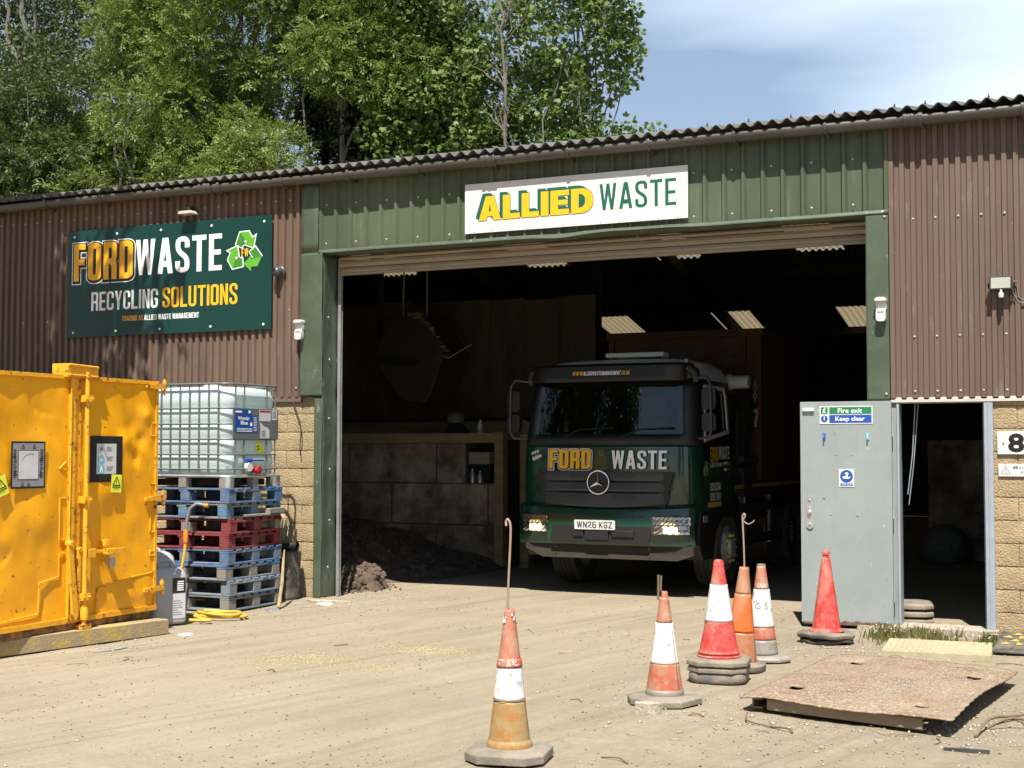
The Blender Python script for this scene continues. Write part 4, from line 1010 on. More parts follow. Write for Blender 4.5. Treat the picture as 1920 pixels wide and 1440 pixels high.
# notices on the container doors
def notice(x0, x1, z0, z1, label, y=-.040, rot=0):
    t = thing('notice', label, 'notice', (0, 0, 0)); t.parent = None
    M4 = Matrix.Translation((-8.66, -3.15, .20)) @ Matrix.Rotation(R(90), 4, 'Z') @ Matrix.Translation((x0, y, z0)) @ Matrix.Rotation(rot, 4, 'Y')
    t.matrix_world = M4; return t, x1 - x0, z1 - z0
pn = Plane((0, 0, 0), (1, 0, 0), (0, 0, 1))
t, w, h = notice(-1.875, -1.485, 1.395 - .2, 1.795 - .2, 'grey patterned notice in a plastic sleeve on the left container door', -.024)
MB().box(0, w, 0, .003, 0, h).build('sleeve', 'black', t)
mb = MB(); put(mb, pn, rect(.016, .016, w - .016, h - .016), [], .0012); mb.build('border', 'greyink', t)
mb = MB(); put(mb, pn, rect(.075, .075, w - .08, h - .075), [], .0028); mb.build('frame_line', 'blackink', t)
mb = MB(); put(mb, pn, rect(.080, .080, w - .085, h - .080), [], .0042); mb.build('paper_sheet', 'paper', t)
mb = MB()
def tri(cx, cy, s): T = [(cx - s, cy - s * .8), (cx + s, cy - s * .8), (cx, cy + s)]; put(mb, pn, T, [offset(T, -s * .26)[::-1]], .0028)
for q in ((.13, .035), (.13, h - .045), (.26, h - .045), (.20, .035), (.335, .12), (.34, .25), (.035, .28), (.045, .13)): tri(*q, .022)
for k in range(14):
    yy = .09 + k * .018; put(mb, pn, rect(.024, yy, .024 + random.uniform(.02, .04), yy + .008), [], .0028); put(mb, pn, rect(w - .062, yy, w - .062 + random.uniform(.02, .04), yy + .008), [], .0028)
mb.build('printed_border', 'blackink', t)
mb = MB(); mb.tube([(.115, -.0046, h - .15), (.15, -.0046, h - .115), (.20, -.0046, h - .10), (.25, -.0046, h - .105)], .0022, 5); mb.build('curved_line', 'greyink', t)
t, w, h = notice(-.935, -.505, 1.43 - .2, 1.85 - .2, 'black bordered notice with pale blue circles on the right container door', -.024)
MB().box(0, w, 0, .003, 0, h).build('sleeve', 'black', t)
mb = MB(); put(mb, pn, rect(.085, .075, w - .085, h - .07), [], .0012); mb.build('paper_sheet', 'paper', t)
mb = MB(); put(mb, pn, disc(.145, .205, .044), [disc(.145, .205, .018)[::-1]], .0024); put(mb, pn, disc(.145, .118, .044), [], .0024); mb.build('blue_symbol', 'skyblueink', t)
mb = MB(); put(mb, pn, [(.145, .155), (.155, .135), (.165, .085), (.158, .085), (.145, .118), (.132, .085), (.125, .085), (.135, .135)], [], .0034); mb.build('walking_figure', 'whiteink', t)
mb = MB(); put(mb, pn, rr(.125, .285, .165, .32, .012, .012), [], .0024)
for yy in (.315, .30, .285, .225, .21, .195, .135, .12, .105): put(mb, pn, rect(.215, yy, .215 + random.uniform(.05, .10), yy + .007), [], .0024)
mb.build('printed_lines', 'greyink', t)
def lime(x0, z0, label, rot, crinkle=0):
    t, w, h = notice(x0, x0 + .135, z0, z0 + .165, label, -.026, rot)
    MB().box(0, w, 0, .003, 0, h).build('sticker_sheet', 'lime', t)
    mb = MB(); T = [(.012, .062), (.123, .062), (.0675, .152)]; put(mb, pn, T, [offset(T, -.009)[::-1]], .0015); put(mb, pn, rect(.064, .082, .071, .116), [], .0015); put(mb, pn, disc(.0675, .074, .004, 8), [], .0015); put(mb, pn, rect(.012, .045, .123, .053), [], .0015); put(mb, pn, rect(.03, .03, .10, .034), [], .0015)
    mb.build('warning_triangle', 'blackink', t)
lime(-2.02, 1.12, 'crooked lime warning sticker on the left container door', R(-18))
lime(-.655, 1.135, 'lime warning sticker under the black notice on the right container door', R(3))
beam = thing('base_beam', 'long flat steel beam with flaking yellow paint lying under the container', 'beam', (-8.375, -3.28, 0), R(79.8))
mb = MB(); mb.box(-2.6, 0, 0, .012, 0, .135); mb.box(-2.6, 0, .012, .16, .122, .135); mb.box(-.012, 0, .012, .16, 0, .122); mb.box(-2.6, 0, .45, .53, .05, .12)
mb.box(-1.3, -1.22, .16, .6, .10, .125); mb.box(-2.2, -2.1, .16, .6, .10, .125)
mb.build('beam_profile', 'beam', beam, bev=.004)
for k, (x, y) in enumerate(((-9.2, -3.6), (-9.2, -5.1), (-12.2, -3.6), (-12.2, -5.2))):
    pass

# ------------------------------------------------------------------ pallet stack and tank
PH = .1645
def make_pallet(label, deck, base, blk, loc, rz, nboards=7):
    t = thing('pallet', label, 'pallet', loc, rz, 'pallets stacked under the white tank')
    W_, D_ = 1.2, 1.0   # x, y
    mb = MB()
    for k in range(nboards):
        y = -.5 + (D_ - .10) * k / (nboards - 1); j = random.uniform(-.006, .006)
        mb.box(-.6 + j, .6 + j, y, y + random.uniform(.088, .10), PH - .022, PH - .001)
    for x in (-.6, -.07, .48): mb.box(x, x + .12, -.5, .5, PH - .044, PH - .0235)
    mb.build('deck', deck, t, bev=.003, seg=1)
    mb = MB()
    for x in (-.6, -.05, .50): mb.box(x + random.uniform(-.004, .004), x + .10, -.5, .5, .001, .022)
    for y in (-.5, .4): mb.box(-.495, -.055, y, y + .10, .001, .0215); mb.box(.055, .495, y, y + .10, .001, .0215)
    mb.build('base_boards', base, t, bev=.003, seg=1)
    for x in (-.6, -.05, .48):
        for y in (-.5, -.06, .36):
            b = MB().box(x + .002, x + .118, y, y + .135, .0225, PH - .0445).build('block', blk if not isinstance(blk, tuple) else blk[(round(x * 10) + round(y * 10)) % len(blk)], t, bev=.004, seg=1)
    return t
px, py = -9.51, -1.15
specs = [
    ('weathered grey blue pallet on the ground at the bottom of the stack', 'pgrey', 'pgrey', 'praw', 0, 0),
    ('weathered blue pallet second from the ground in the stack', 'pgrey', 'pgrey', ('pgrey', 'praw'), .01, .01),
    ('faded blue pallet with raw grey blocks, third from the ground in the stack', 'pblue', 'pgrey', 'praw', -.02, -.01),
    ('blue pallet just below the two red pallets', 'pblue', 'pblue', ('pblue', 'pgrey'), -.02, .01),
    ('lower of the two dark red pallets in the stack', 'pred', 'pred', 'pred', -.03, .03),
    ('upper of the two dark red pallets in the stack', 'pred', 'pred', ('pred', 'praw'), -.01, .02),
    ('blue pallet with a bright blue corner block, just above the red pallets', 'pgrey', 'pgrey', 'pblue2', -.03, -.02),
    ('topmost blue pallet carrying the white tank', 'pblue', 'pblue', 'pblue', -.0, 0)]
for k, (lb, d, b, bl, dx, rz) in enumerate(specs):
    make_pallet(lb, d, b, bl, (px + dx, py + random.uniform(-.02, .02), k * PH), rz * .6)
zt = 8 * PH
tank = thing('water_tank', 'milky white caged bulk tank standing on the pallet stack', 'tank', (px - .02, py - .0, zt))
X0, X1, Y0, Y1 = -.59, .59, -.49, .49
mb = MB()
rings = []
def ring(z, ins, rad):
    return [(x, y, z) for x, y in rr(X0 + .025 + ins, Y0 + .025 + ins, X1 - .025 - ins, Y1 - .025 - ins, rad, rad)]
lev = [(.13, .10, .10), (.15, .03, .14), (.19, .008, .15)]
for z0 in (.21, .37, .535, .70, .87):
    lev += [(z0, .014, .15), (z0 + .03, .002, .15), (z0 + .10, .0, .15), (z0 + .135, .006, .15)]
lev += [(1.03, .014, .15), (1.06, .02, .16), (1.085, .05, .16), (1.10, .12, .16)]
G = [ring(*q) for q in lev]; n = len(G[0])
mb.v = [q for g in G for q in g]; mb.f = [(i * n + k, i * n + (k + 1) % n, (i + 1) * n + (k + 1) % n, (i + 1) * n + k) for i in range(len(G) - 1) for k in range(n)] + [tuple(range(n))[::-1], tuple((len(G) - 1) * n + k for k in range(n))]
mb.m = [0] * len(mb.f); mb.lathe([(.10, 1.10), (.10, 1.13), (.08, 1.14)], 20)
bottle = mb.build('tank_bottle', 'tankw', tank, 50)
mb = MB()
def loop(z, r=.0095, e=0): 
    q = rr(X0 - e, Y0 - e, X1 + e, Y1 + e, .14, .14); mb.tube([(x, y, z) for x, y in q] + [(q[0][0], q[0][1], z)], r, 8, cap=False)
for z in (.20, .36, .525, .69, .86): loop(z)
loop(1.125, .012)
def vert(x, y): mb.tube([(x, y, .12), (x, y, 1.125)], .0085, 8)
for k in range(8): x = X0 + .14 + (X1 - X0 - .28) * k / 7; vert(x, Y0 + .006); vert(x, Y1 - .006)
for y in (-.36, -.20, .22, .38): vert(X1 - .006, y); vert(X0 + .006, y)
mb.build('cage', 'cagewire', tank, 60)
mb = MB()
q = rr(X0 - .01, Y0 - .01, X1 + .01, Y1 + .01, .12, .12)
mb.tube([(x, y, .125) for x, y in q] + [(q[0][0], q[0][1], .125)], .017, 8, cap=False)
for sx in (-1, 1):
    for sy in (-1, 1):
        cx_, cy_ = sx * .53, sy * .43
        mb.add([(p_[0], p_[1], z) for z in (.003, .125) for p_ in rr(cx_ - .075, cy_ - .075, cx_ + .075, cy_ + .075, .06, .06)], [(k, (k + 1) % 28, 28 + (k + 1) % 28, 28 + k) for k in range(28)] + [tuple(range(28))[::-1], tuple(28 + k for k in range(28))])
for s_ in (-1, 1): mb.box(-.05, .05, s_ * .46 - .05, s_ * .46 + .05, .003, .12); mb.box(s_ * .56 - .04, s_ * .56 + .04, -.05, .05, .003, .12)
mb.build('tank_feet', 'galv', tank, 40)
mb = MB(); mb.box(-.54, .54, -.44, .44, .10, .128); mb.box(-.46, .46, -.36, .36, .02, .09); mb.build('base_tray', 'black', tank)
pe = Plane((X1 + .011, 0, 0), (0, 1, 0), (0, 0, 1))
mb = MB(); mb.box(X1 + .002, X1 + .010, -.42, .42, .53, .865); lp = mb.build('label_plate', M('label_plate_grey', (.16, .17, .175), .45, 0, .05, 4), tank)
mb = MB(); put(mb, pe, rect(-.395, .60, .02, .79), [], .001); put(mb, pe, rect(-.395, .80, -.09, .85), [], .001); mb.build('blue_label', 'blueink', lp)
btext('lettering', 'Wonder', pe, -.34, .735, .042, 'whiteink', lp, .003, .21, .02); btext('lettering', 'Blue', pe, -.29, .685, .042, 'whiteink', lp, .003, .13, .02)
mb = MB(); put(mb, pe, disc(-.10, .69, .022), [], .003)
for yy in (.64, .625, .61): put(mb, pe, rect(-.36, yy, -.08, yy + .006), [], .003)
put(mb, pe, rect(-.385, .815, -.27, .835), [], .003); put(mb, pe, rect(-.15, .812, -.11, .842), [], .003)
for k in range(9): put(mb, pe, rect(-.055, .62 + k * .018, .005, .626 + k * .018), [], .003)
mb.build('printed_lines', 'whiteink', lp)
mb = MB(); put(mb, pe, rect(.05, .73, .27, .855), [], .001); put(mb, pe, rect(.29, .745, .395, .86), [], .001); put(mb, pe, [(.07, .54), (.25, .54), (.25, .63), (.21, .66), (.15, .67), (.10, .70), (.06, .72), (.08, .64)], [], .001); mb.build('paper_label', 'paper', lp)
mb = MB(); put(mb, pe, rect(.06, .83, .26, .848), [], .0025); mb.build('red_band', 'redink', lp)
mb = MB()
for yy in (.835, .82, .80, .785, .77): put(mb, pe, rect(.305, yy, .375, yy + .007), [], .0025)
for yy in (.61, .585, .56): put(mb, pe, rect(.10, yy, .17, yy + .014), [], .0025)
mb.build('printed_lines', 'greyink', lp)
pb = Plane((X1 - .018, 0, 0), (0, 1, 0), (0, 0, 1))
mb = MB(); put(mb, pb, [(.03, .385), (.04, .49), (.17, .495), (.15, .44), (.20, .41), (.17, .375), (.08, .375)], [], .0); st = mb.build('yellow_sticker', 'lime', tank)
mb = MB(); put(mb, pb, [(.05, .445), (.09, .465), (.10, .455), (.06, .435)], [], .002); put(mb, pb, [(.06, .415), (.10, .435), (.10, .42), (.06, .40)], [], .002); mb.build('sticker_print', 'blackink', st)
mb = MB(); mb.lathe([(.04, .50), (.04, .60), (.05, .605), (.05, .64)], 16, (0, -.16, .225), 0, 'x'); vb = mb.build('valve', 'white', tank, 40)
mb = MB(); mb.lathe([(.045, .62), (.045, .665), (.03, .67)], 16, (0, -.02, .19), 0, 'x'); mb.lathe([(.03, .50), (.03, .62)], 12, (0, -.02, .19), 0, 'x'); mb.build('valve_cap', 'redink', vb, 40)
mb = MB(); mb.box(.60, .63, -.20, -.10, .275, .315); mb.box(.63, .645, -.18, .10, .285, .305); mb.build('valve_lever', 'blueink', vb, bev=.004)
# loose bits in the stack
for q, lb, dims, rz in (((-8.93, -.80, 6 * PH + .03), 'short offcut of pale timber wedged between the red and blue pallets', (.10, .32, .06), 0.05), ((-8.93, -1.15, 6 * PH + .012), 'splintered pale board end on the edge of the upper red pallet', (.10, .42, .025), -.05)):
    t = thing('timber_offcut', lb, 'timber', q, rz)
    MB().box(-dims[0] / 2, dims[0] / 2, -dims[1] / 2, dims[1] / 2, 0, dims[2]).build('board', 'praw', t, bev=.006)
t = thing('frayed_rope', 'frayed pale rope end dangling over the upper red pallet', 'rope', (-8.89, -.70, 6 * PH))
mb = MB()
for k in range(16):
    y = random.uniform(-.07, .07); mb.tube([(.0, y * .3, .02), (.03 + random.random() * .02, y * .8, -.02), (.03 + random.random() * .03, y * 1.2, -.08 - random.random() * .06)], .003, 5)
mb.tube([(.0, .05, .02), (.03, .07, -.05), (.035, .08, -.15), (.035, .06, -.23)], .005, 6)
mb.build('rope_strands', 'straw', t)

# ------------------------------------------------------------------ jerrycan, hose, leaning things
def jerry(loc, rz, label, lean=0):
    t = thing('jerrycan', label, 'jerrycan', loc, rz); t.rotation_euler = (lean, 0, rz); t.scale = (1.06, 1.06, 1.14)
    mb = MB()
    lev = [(0, .02, .05), (.02, 0, .06), (.20, -.002, .06), (.42, 0, .06), (.46, .02, .06), (.485, .05, .05)]
    G = [[(x, y, z) for x, y in rr(-.19 + i, -.15 + i, .19 - i, .15 - i, r, r)] for z, i, r in lev]; n = len(G[0])
    mb.v = [q for g in G for q in g]; mb.f = [(i * n + k, i * n + (k + 1) % n, (i + 1) * n + (k + 1) % n, (i + 1) * n + k) for i in range(len(G) - 1) for k in range(n)] + [tuple(range(n))[::-1], tuple((len(G) - 1) * n + k for k in range(n))]; mb.m = [0] * len(mb.f)
    mb.build('can_body', 'can', t, 40)
    mb = MB(); mb.tube([(-.08, 0, .47), (-.08, 0, .53), (-.05, 0, .545), (.06, 0, .545), (.09, 0, .53), (.09, 0, .47)], .018, 8); mb.build('handle', 'can', t, 50)
    MB().lathe([(.035, .48), (.035, .525), (.03, .53)], 16, (-.135, -.06, 0)).build('screw_cap', 'blackink', t, 40)
    return t
j = jerry((-8.93, -2.70, 0), R(72), 'grey jerrycan with a black and white label standing beside the yellow container')
pj = Plane((.10, -.1525, 0), (-1, 0, 0), (0, 0, 1)); pj = Plane((-.19, -.1525, 0), (1, 0, 0), (0, 0, 1))
mb = MB(); put(mb, pj, rect(.20, .27, .34, .40), [], .001); b_ = mb.build('black_label', 'black', j)
mb = MB(); put(mb, pj, rect(.20, .05, .34, .265), [], .001); mb.build('paper_label', 'paper', j)
mb = MB()
for k in range(5): put(mb, pj, rect(.25, .29 + k * .018, .32, .30 + k * .018), [], .002)
mb.build('printed_lines', 'whiteink', b_)
mb = MB()
for k in range(7): put(mb, pj, rect(.21, .08 + k * .02, .21 + random.uniform(.04, .11), .087 + k * .02), [], .002)
mb.build('printed_lines', 'greyink', j)
jerry((-9.28, -2.35, .12), R(60), 'tilted grey jerrycan leaning behind the first jerrycan beside the pallets', R(-22))
t = thing('hose', 'yellow hose running from the pallets down to a loose coil on the ground', 'hose', (0, 0, 0))
pts = [(-9.20, -1.69, 1.13), (-9.27, -1.74, 1.15), (-9.34, -1.76, 1.10), (-9.37, -1.77, .98), (-9.375, -1.78, .86)]
MB().tube(pts, .019, 10).build('hose_end', 'hosegrey', t, 60)
MB().tube([(-9.16, -1.68, 1.125), (-9.21, -1.69, 1.13)], .024, 10).build('hose_connector', 'conn', t, 40); mb = MB(); mb.tube([(-9.375, -1.78, .87), (-9.377, -1.782, .80), (-9.378, -1.783, .735)], [.026, .03, .026], 10); mb.build('hose_connector', 'conn', t, 40)
pts = [(-9.378, -1.783, .74), (-9.39, -1.80, .55), (-9.42, -1.84, .35), (-9.42, -1.95, .15), (-9.32, -2.05, .03)]
def crv(P, n=8):
    out = []
    for i in range(len(P) - 1):
        p0, p1, p2, p3 = [Vector(P[max(0, min(len(P) - 1, i + k))]) for k in (-1, 0, 1, 2)]
        for k in range(n):
            u = k / n; out.append(.5 * ((2 * p1) + (p2 - p0) * u + (2 * p0 - 5 * p1 + 4 * p2 - p3) * u * u + (3 * p1 - p0 - 3 * p2 + p3) * u ** 3))
    return out + [Vector(P[-1])]
coil = pts + [(-9.0, -2.15, .022), (-8.7, -2.17, .02), (-8.48, -2.08, .02), (-8.44, -1.97, .02), (-8.55, -1.89, .02), (-8.8, -1.86, .035), (-9.0, -1.95, .045), (-8.95, -2.1, .05), (-8.7, -2.2, .05), (-8.5, -2.15, .045), (-8.47, -2.03, .05), (-8.6, -1.93, .05), (-8.85, -1.95, .03), (-8.95, -2.15, .02), (-8.75, -2.33, .02), (-8.55, -2.42, .02), (-8.75, -2.5, .02)]
MB().tube(crv(coil), .0165, 10).build('hose_coil', 'hose', t, 60)
t = thing('black_roll', 'roll of black membrane with a pipe end, stood against the block pier beside the pallets', 'roll', (-9.05, -.30, 0))
MB().prism([(-.10, -.16), (.06, -.16), (.10, .05), (.02, .18), (-.12, .10)], 0, .56, lambda x, y, d: (x - d * .02, y + d * .08, d)).build('folded_sheet', 'blackrub', t, bev=.03, seg=3)
mb = MB(); mb.tube([(-.14, -.06, .60), (.12, -.02, .62)], .055, 16, cap=False); mb.tube([(-.14, -.06, .60), (.12, -.02, .62)], .042, 16, cap=False); mb.build('pipe_end', 'black', t, 60)
t = thing('broken_stick', 'weathered broken stick leaning on the pallet stack', 'stick', (0, 0, 0))
MB().tube([(-8.66, -1.08, 0), (-8.74, -.90, .26), (-8.82, -.76, .50), (-8.85, -.70, .60)], [.022, .02, .015, .008], 8).build('stick_shaft', 'timber', t, 50)
# ------------------------------------------------------------------ traffic cones
def rrect_slab(mb, hw, r, z0, z1, top=.02, m=0, n=4):
    lev = [(z0, .006), (z0 + .012, 0), (z1 - .02, 0), (z1, top)]
    G = [[(x, y, z) for x, y in rr(-hw + i, -hw + i, hw - i, hw - i, max(.01, r), max(.01, r))] for z, i in lev]; n = len(G[0]); o = len(mb.v)
    mb.v += [q for g in G for q in g]; f = [(i * n + k, i * n + (k + 1) % n, (i + 1) * n + (k + 1) % n, (i + 1) * n + k) for i in range(3) for k in range(n)] + [tuple(range(n))[::-1], tuple(3 * n + k for k in range(n))]
    mb.f += [tuple(i + o for i in q) for q in f]; mb.m += [m] * len(f)
def octa(mb, hw, c, z0, z1, ins=.02, m=0):
    def o8(h, c, z): return [(-h + c, -h, z), (h - c, -h, z), (h, -h + c, z), (h, h - c, z), (h - c, h, z), (-h + c, h, z), (-h, h - c, z), (-h, -h + c, z)]
    G = [o8(hw, c, z0), o8(hw, c, z1 - .018), o8(hw - ins, c * .9, z1)]; o = len(mb.v)
    mb.v += [q for g in G for q in g]
    f = [(i * 8 + k, i * 8 + (k + 1) % 8, (i + 1) * 8 + (k + 1) % 8, (i + 1) * 8 + k) for i in range(2) for k in range(8)] + [tuple(range(8))[::-1], tuple(16 + k for k in range(8))]
    mb.f += [tuple(i + o for i in q) for q in f]; mb.m += [m] * len(f)
def conebody(name, par, bands, zb_, zt_, rb, rt_, n=36, dent=0, seed=0, smooth=35):
    """bands = [(z0, z1, material, radial offset)] as fractions of the height; one mesh per band"""
    for k, (a, b, mname, off, nm) in enumerate(bands):
        mb = MB(); m = max(3, int((b - a) * 40)); P = []
        for i in range(m + 1):
            f = a + (b - a) * i / m; r = rb + (rt_ - rb) * f + off; z = zb_ + (zt_ - zb_) * f; row = []
            for j in range(n + 1):
                an = 2 * math.pi * (j % n) / n
                d = 1 + dent * ((fbm(math.cos(an) * 2 + 5, f * 5 + math.sin(an) * 2, seed, 3) - .45) if dent else 0)
                row.append((r * d * math.cos(an), r * d * math.sin(an), z))
            P.append(row)
        mb.grid(P)
        mb.build(nm, mname, par, smooth, solid=.0028)
GC = 'traffic cones standing in the yard'
# the nearest, muddy, with a long hooked rod
c = thing('traffic_cone', 'muddy nearest cone, rust red above a white sleeve and ochre below', 'traffic cone', (-3.29, -6.60, 0), R(12), GC)
c.scale = (1, 1, 0.945)
mb = MB(); octa(mb, .226, .09, 0, .068, .03); mb.build('cone_base', 'greyrub', c, bev=.006, seg=2)
conebody('cone', c, [(0, .325, 'cochre', 0, 'cone_body'), (.57, 1, 'cdred', 0, 'cone_body')], .085, .875, .118, .027, seed=2, dent=.05)
conebody('cone', c, [(.325, .57, 'cwhite', .004, 'white_sleeve')], .085, .875, .118, .027)
conebody('cone', c, [(.57, .635, 'cdred', .007, 'sleeve_collar')], .085, .875, .118, .027)
mb = MB(); mb.lathe([(.128, .066), (.130, .088), (.124, .10), (.118, .112)], 36, cap=False); mb.build('foot_ring', 'cochre', c, 60)
mb = MB()
for a, z, r in ((-1.6, .55, .016), (-1.9, .49, .013)): pass
for k in range(26):
    a = random.uniform(-2.6, -.4); f = random.choice((random.uniform(.585, .63), random.uniform(.88, .97)))
    rr_ = .118 + (.027 - .118) * f + .0085; z = .085 + .79 * f; w = random.uniform(.006, .016); h = random.uniform(.008, .026)
    mb.add([(rr_ * math.cos(a - w / rr_ / 2), rr_ * math.sin(a - w / rr_ / 2), z - h / 2), (rr_ * math.cos(a + w / rr_ / 2), rr_ * math.sin(a + w / rr_ / 2), z - h / 2), (rr_ * math.cos(a + w / rr_ / 3), rr_ * math.sin(a + w / rr_ / 3), z + h / 2), (rr_ * math.cos(a - w / rr_ / 3), rr_ * math.sin(a - w / rr_ / 3), z + h / 2)], [(0, 1, 2, 3)])
mb.build('peeling_film', 'cwhite', c)
mb = MB()
for k, (a0, z0, w, h) in enumerate(((-1.78, .335, .036, .09), (-1.66, .37, .03, .045))):
    r0 = .118 - .091 * ((z0 - .085) / .79 + .03) + .0075
    mb.grid([[((r0 - .115 * h * t / 1.0) * math.cos(a0 + (s - .5) * w / r0 + t * .1), (r0 - .115 * h * t) * math.sin(a0 + (s - .5) * w / r0 + t * .1), z0 + h * t) for s in (0, .5, 1)] for t in (0, .5, 1)])
mb.build('torn_patch', 'conn', c)
def rod(loc, pts, label, r=.0068, extra=None):
    t = thing('rod', label, 'rod', loc); mb = MB(); mb.tube(crv(pts, 6), r, 8)
    if extra: mb.tube(extra, r * .8, 6)
    mb.build('rod_shaft', 'rod', t, 60)
rod((-3.30, -6.60, 0), [(0, 0, .60), (0, 0, .90), (.012, 0, 1.15), (.016, 0, 1.27), (.010, 0, 1.315), (-.004, 0, 1.332), (-.013, 0, 1.318), (-.009, -.005, 1.295)], 'long pale rod with a bent hook standing in the nearest cone')
# second, orange with broad white sleeve
c = thing('traffic_cone', 'faded orange cone with a broad pitted white sleeve, second nearest the camera', 'traffic cone', (-3.04, -4.62, 0), R(-16), GC)
c.scale = (1, 1, 0.905)
mb = MB(); octa(mb, .225, .10, 0, .062, .03); mb.build('cone_base', 'greyrub', c, bev=.006, seg=2)
conebody('cone', c, [(0, .31, 'cdred', .003, 'cone_body'), (.735, 1, 'cdred', 0, 'cone_body')], .075, .79, .124, .030, seed=8, dent=.04)
conebody('cone', c, [(.31, .735, 'cwhite', .004, 'white_sleeve')], .075, .79, .124, .030)
mb = MB(); mb.lathe([(.130, .06), (.133, .080), (.130, .10), (.122, .108)], 36, cap=False); mb.build('foot_ring', 'cgrey', c, 60)
mb = MB(); mb.lathe([(.031, .775), (.031, .80), (.024, .802), (.024, .83), (.02, .835)], 20); mb.build('cone_tip', 'cdred', c, 50)
t = thing('rod', 'short broken rod stub sticking out of the second nearest cone', 'rod', (-3.07, -4.66, .70))
mb = MB(); mb.tube([(0, 0, 0), (.002, 0, .17)], .008, 7); mb.tube([(.018, 0, .06), (.022, 0, .165)], .007, 7); mb.build('rod_shaft', 'twig', t, 60)
# red and white on a stack of bases
c = thing('traffic_cone', 'bright red cone with a white sleeve and crumpled skirt on three stacked bases', 'traffic cone', (-2.965, -3.56, 0), R(8), GC)
c.scale = (1, 1, 0.872)
mb = MB(); octa(mb, .222, .10, .085, .135, .012); octa(mb, .228, .10, .14, .20, .03); mb.build('cone_base', 'greyrub', c, bev=.010, seg=3)
mb = MB(); rrect_slab(mb, .215, .13, .0, .082, .01); mb.build('lower_base', 'darkrub', c, 40)
conebody('cone', c, [(0, .37, 'cred', .002, 'cone_body'), (.77, 1, 'cred', 0, 'cone_body')], .235, .985, .142, .036, dent=.14, seed=4)
conebody('cone', c, [(.36, .78, 'cwhite', .004, 'white_sleeve')], .235, .985, .142, .036)
mb = MB(); mb.lathe([(.158, .195), (.166, .200), (.166, .212), (.150, .220), (.148, .228), (.156, .234), (.156, .246), (.142, .256)], 40, cap=False); mb.build('foot_ring', 'cred', c, 60)
mb = MB(); mb.lathe([(.040, .97), (.041, .995), (.038, 1.0), (.038, 1.012), (.03, 1.028), (.012, 1.034)], 24); mb.build('cone_tip', 'cred', c, 60)
# leaning plain orange with hook rod
c = thing('traffic_cone', 'plain orange cone leaning right with dusty brown ends, behind the red and white cone', 'traffic cone', (-2.965, -3.0, 0), R(0), GC)
c.rotation_euler = (0, R(3.2), 0); c.scale = (1, 1, .935)
mb = MB(); rrect_slab(mb, .20, .17, .005, .075, .03); mb.build('cone_base', 'darkrub', c, 40)
conebody('cone', c, [(0, .32, 'cbrown', 0, 'cone_body'), (.32, .72, 'corange', .001, 'cone_body'), (.72, 1, 'cbrown', 0, 'cone_body')], .06, .86, .135, .034, seed=6, dent=.05)
mb = MB(); mb.lathe([(.034, .845), (.036, .86), (.030, .862), (.028, .84)], 20, cap=False); mb.build('cone_tip', 'corange', c, 60)
rod((-2.915, -3.02, 0), [(0, 0, .55), (0, 0, .9), (-.01, 0, 1.15), (-.012, 0, 1.20), (.0, 0, 1.225), (.012, 0, 1.21), (.0, 0, 1.185), (-.006, 0, 1.175)], 'long pale rod with a curled hook behind the leaning orange cone', extra=crv([(-.008, 0, 1.17), (.03, 0, 1.145), (.065, 0, 1.155), (.085, 0, 1.175)], 4))
# VAN cone
c = thing('traffic_cone', 'orange cone with a dented white sleeve, hand painted VAN and a grey foot', 'traffic cone', (-2.935, -2.42, 0), R(20), GC)
c.scale = (1, 1, 0.915)
mb = MB(); octa(mb, .225, .10, 0, .05, .03); mb.build('cone_base', 'cgrey', c, bev=.01, seg=3)
conebody('cone', c, [(0, .165, 'cgrey', .001, 'grey_foot'), (.165, .31, 'cdred', .001, 'cone_body'), (.735, 1, 'cdred', 0, 'cone_body')], .05, .84, .132, .034, seed=9, dent=.04)
conebody('cone', c, [(.31, .735, 'cwhite', .004, 'white_sleeve')], .05, .84, .132, .034, dent=.05, seed=3)
mb = MB(); mb.lathe([(.034, .83), (.036, .845), (.036, .855), (.030, .857), (.028, .84)], 20, cap=False); mb.build('cone_tip', 'cgrey', c, 60)
def wraptext(text, z, h, width, mat, par, rbase, slope, a0):
    o = btext('hand_lettering', text, Plane((0, 0, 0), (1, 0, 0), (0, 0, 1)), -width / 2, z, h, mat, par, 0, width, .0)
    for v in o.data.vertices:
        r = rbase - slope * v.co.z; an = a0 + v.co.x / max(r, .01); v.co = (r * math.cos(an), r * math.sin(an), v.co.z)
A0 = math.atan2(-13.64 + 2.28, 0 + 2.9) - R(20)
wraptext('VAN', .645, .045, .085, 'cwhite', c, .132 + .098 * .05 / .79 + .003, .098 / .79, A0)
wraptext('VAN', .10, .045, .12, 'greyink', c, .132 + .098 * .05 / .79 + .004, .098 / .79, A0 - .15)
wraptext('G S', .46, .055, .11, 'greyink', c, .132 + .098 * .05 / .79 + .0085, .098 / .79, A0)
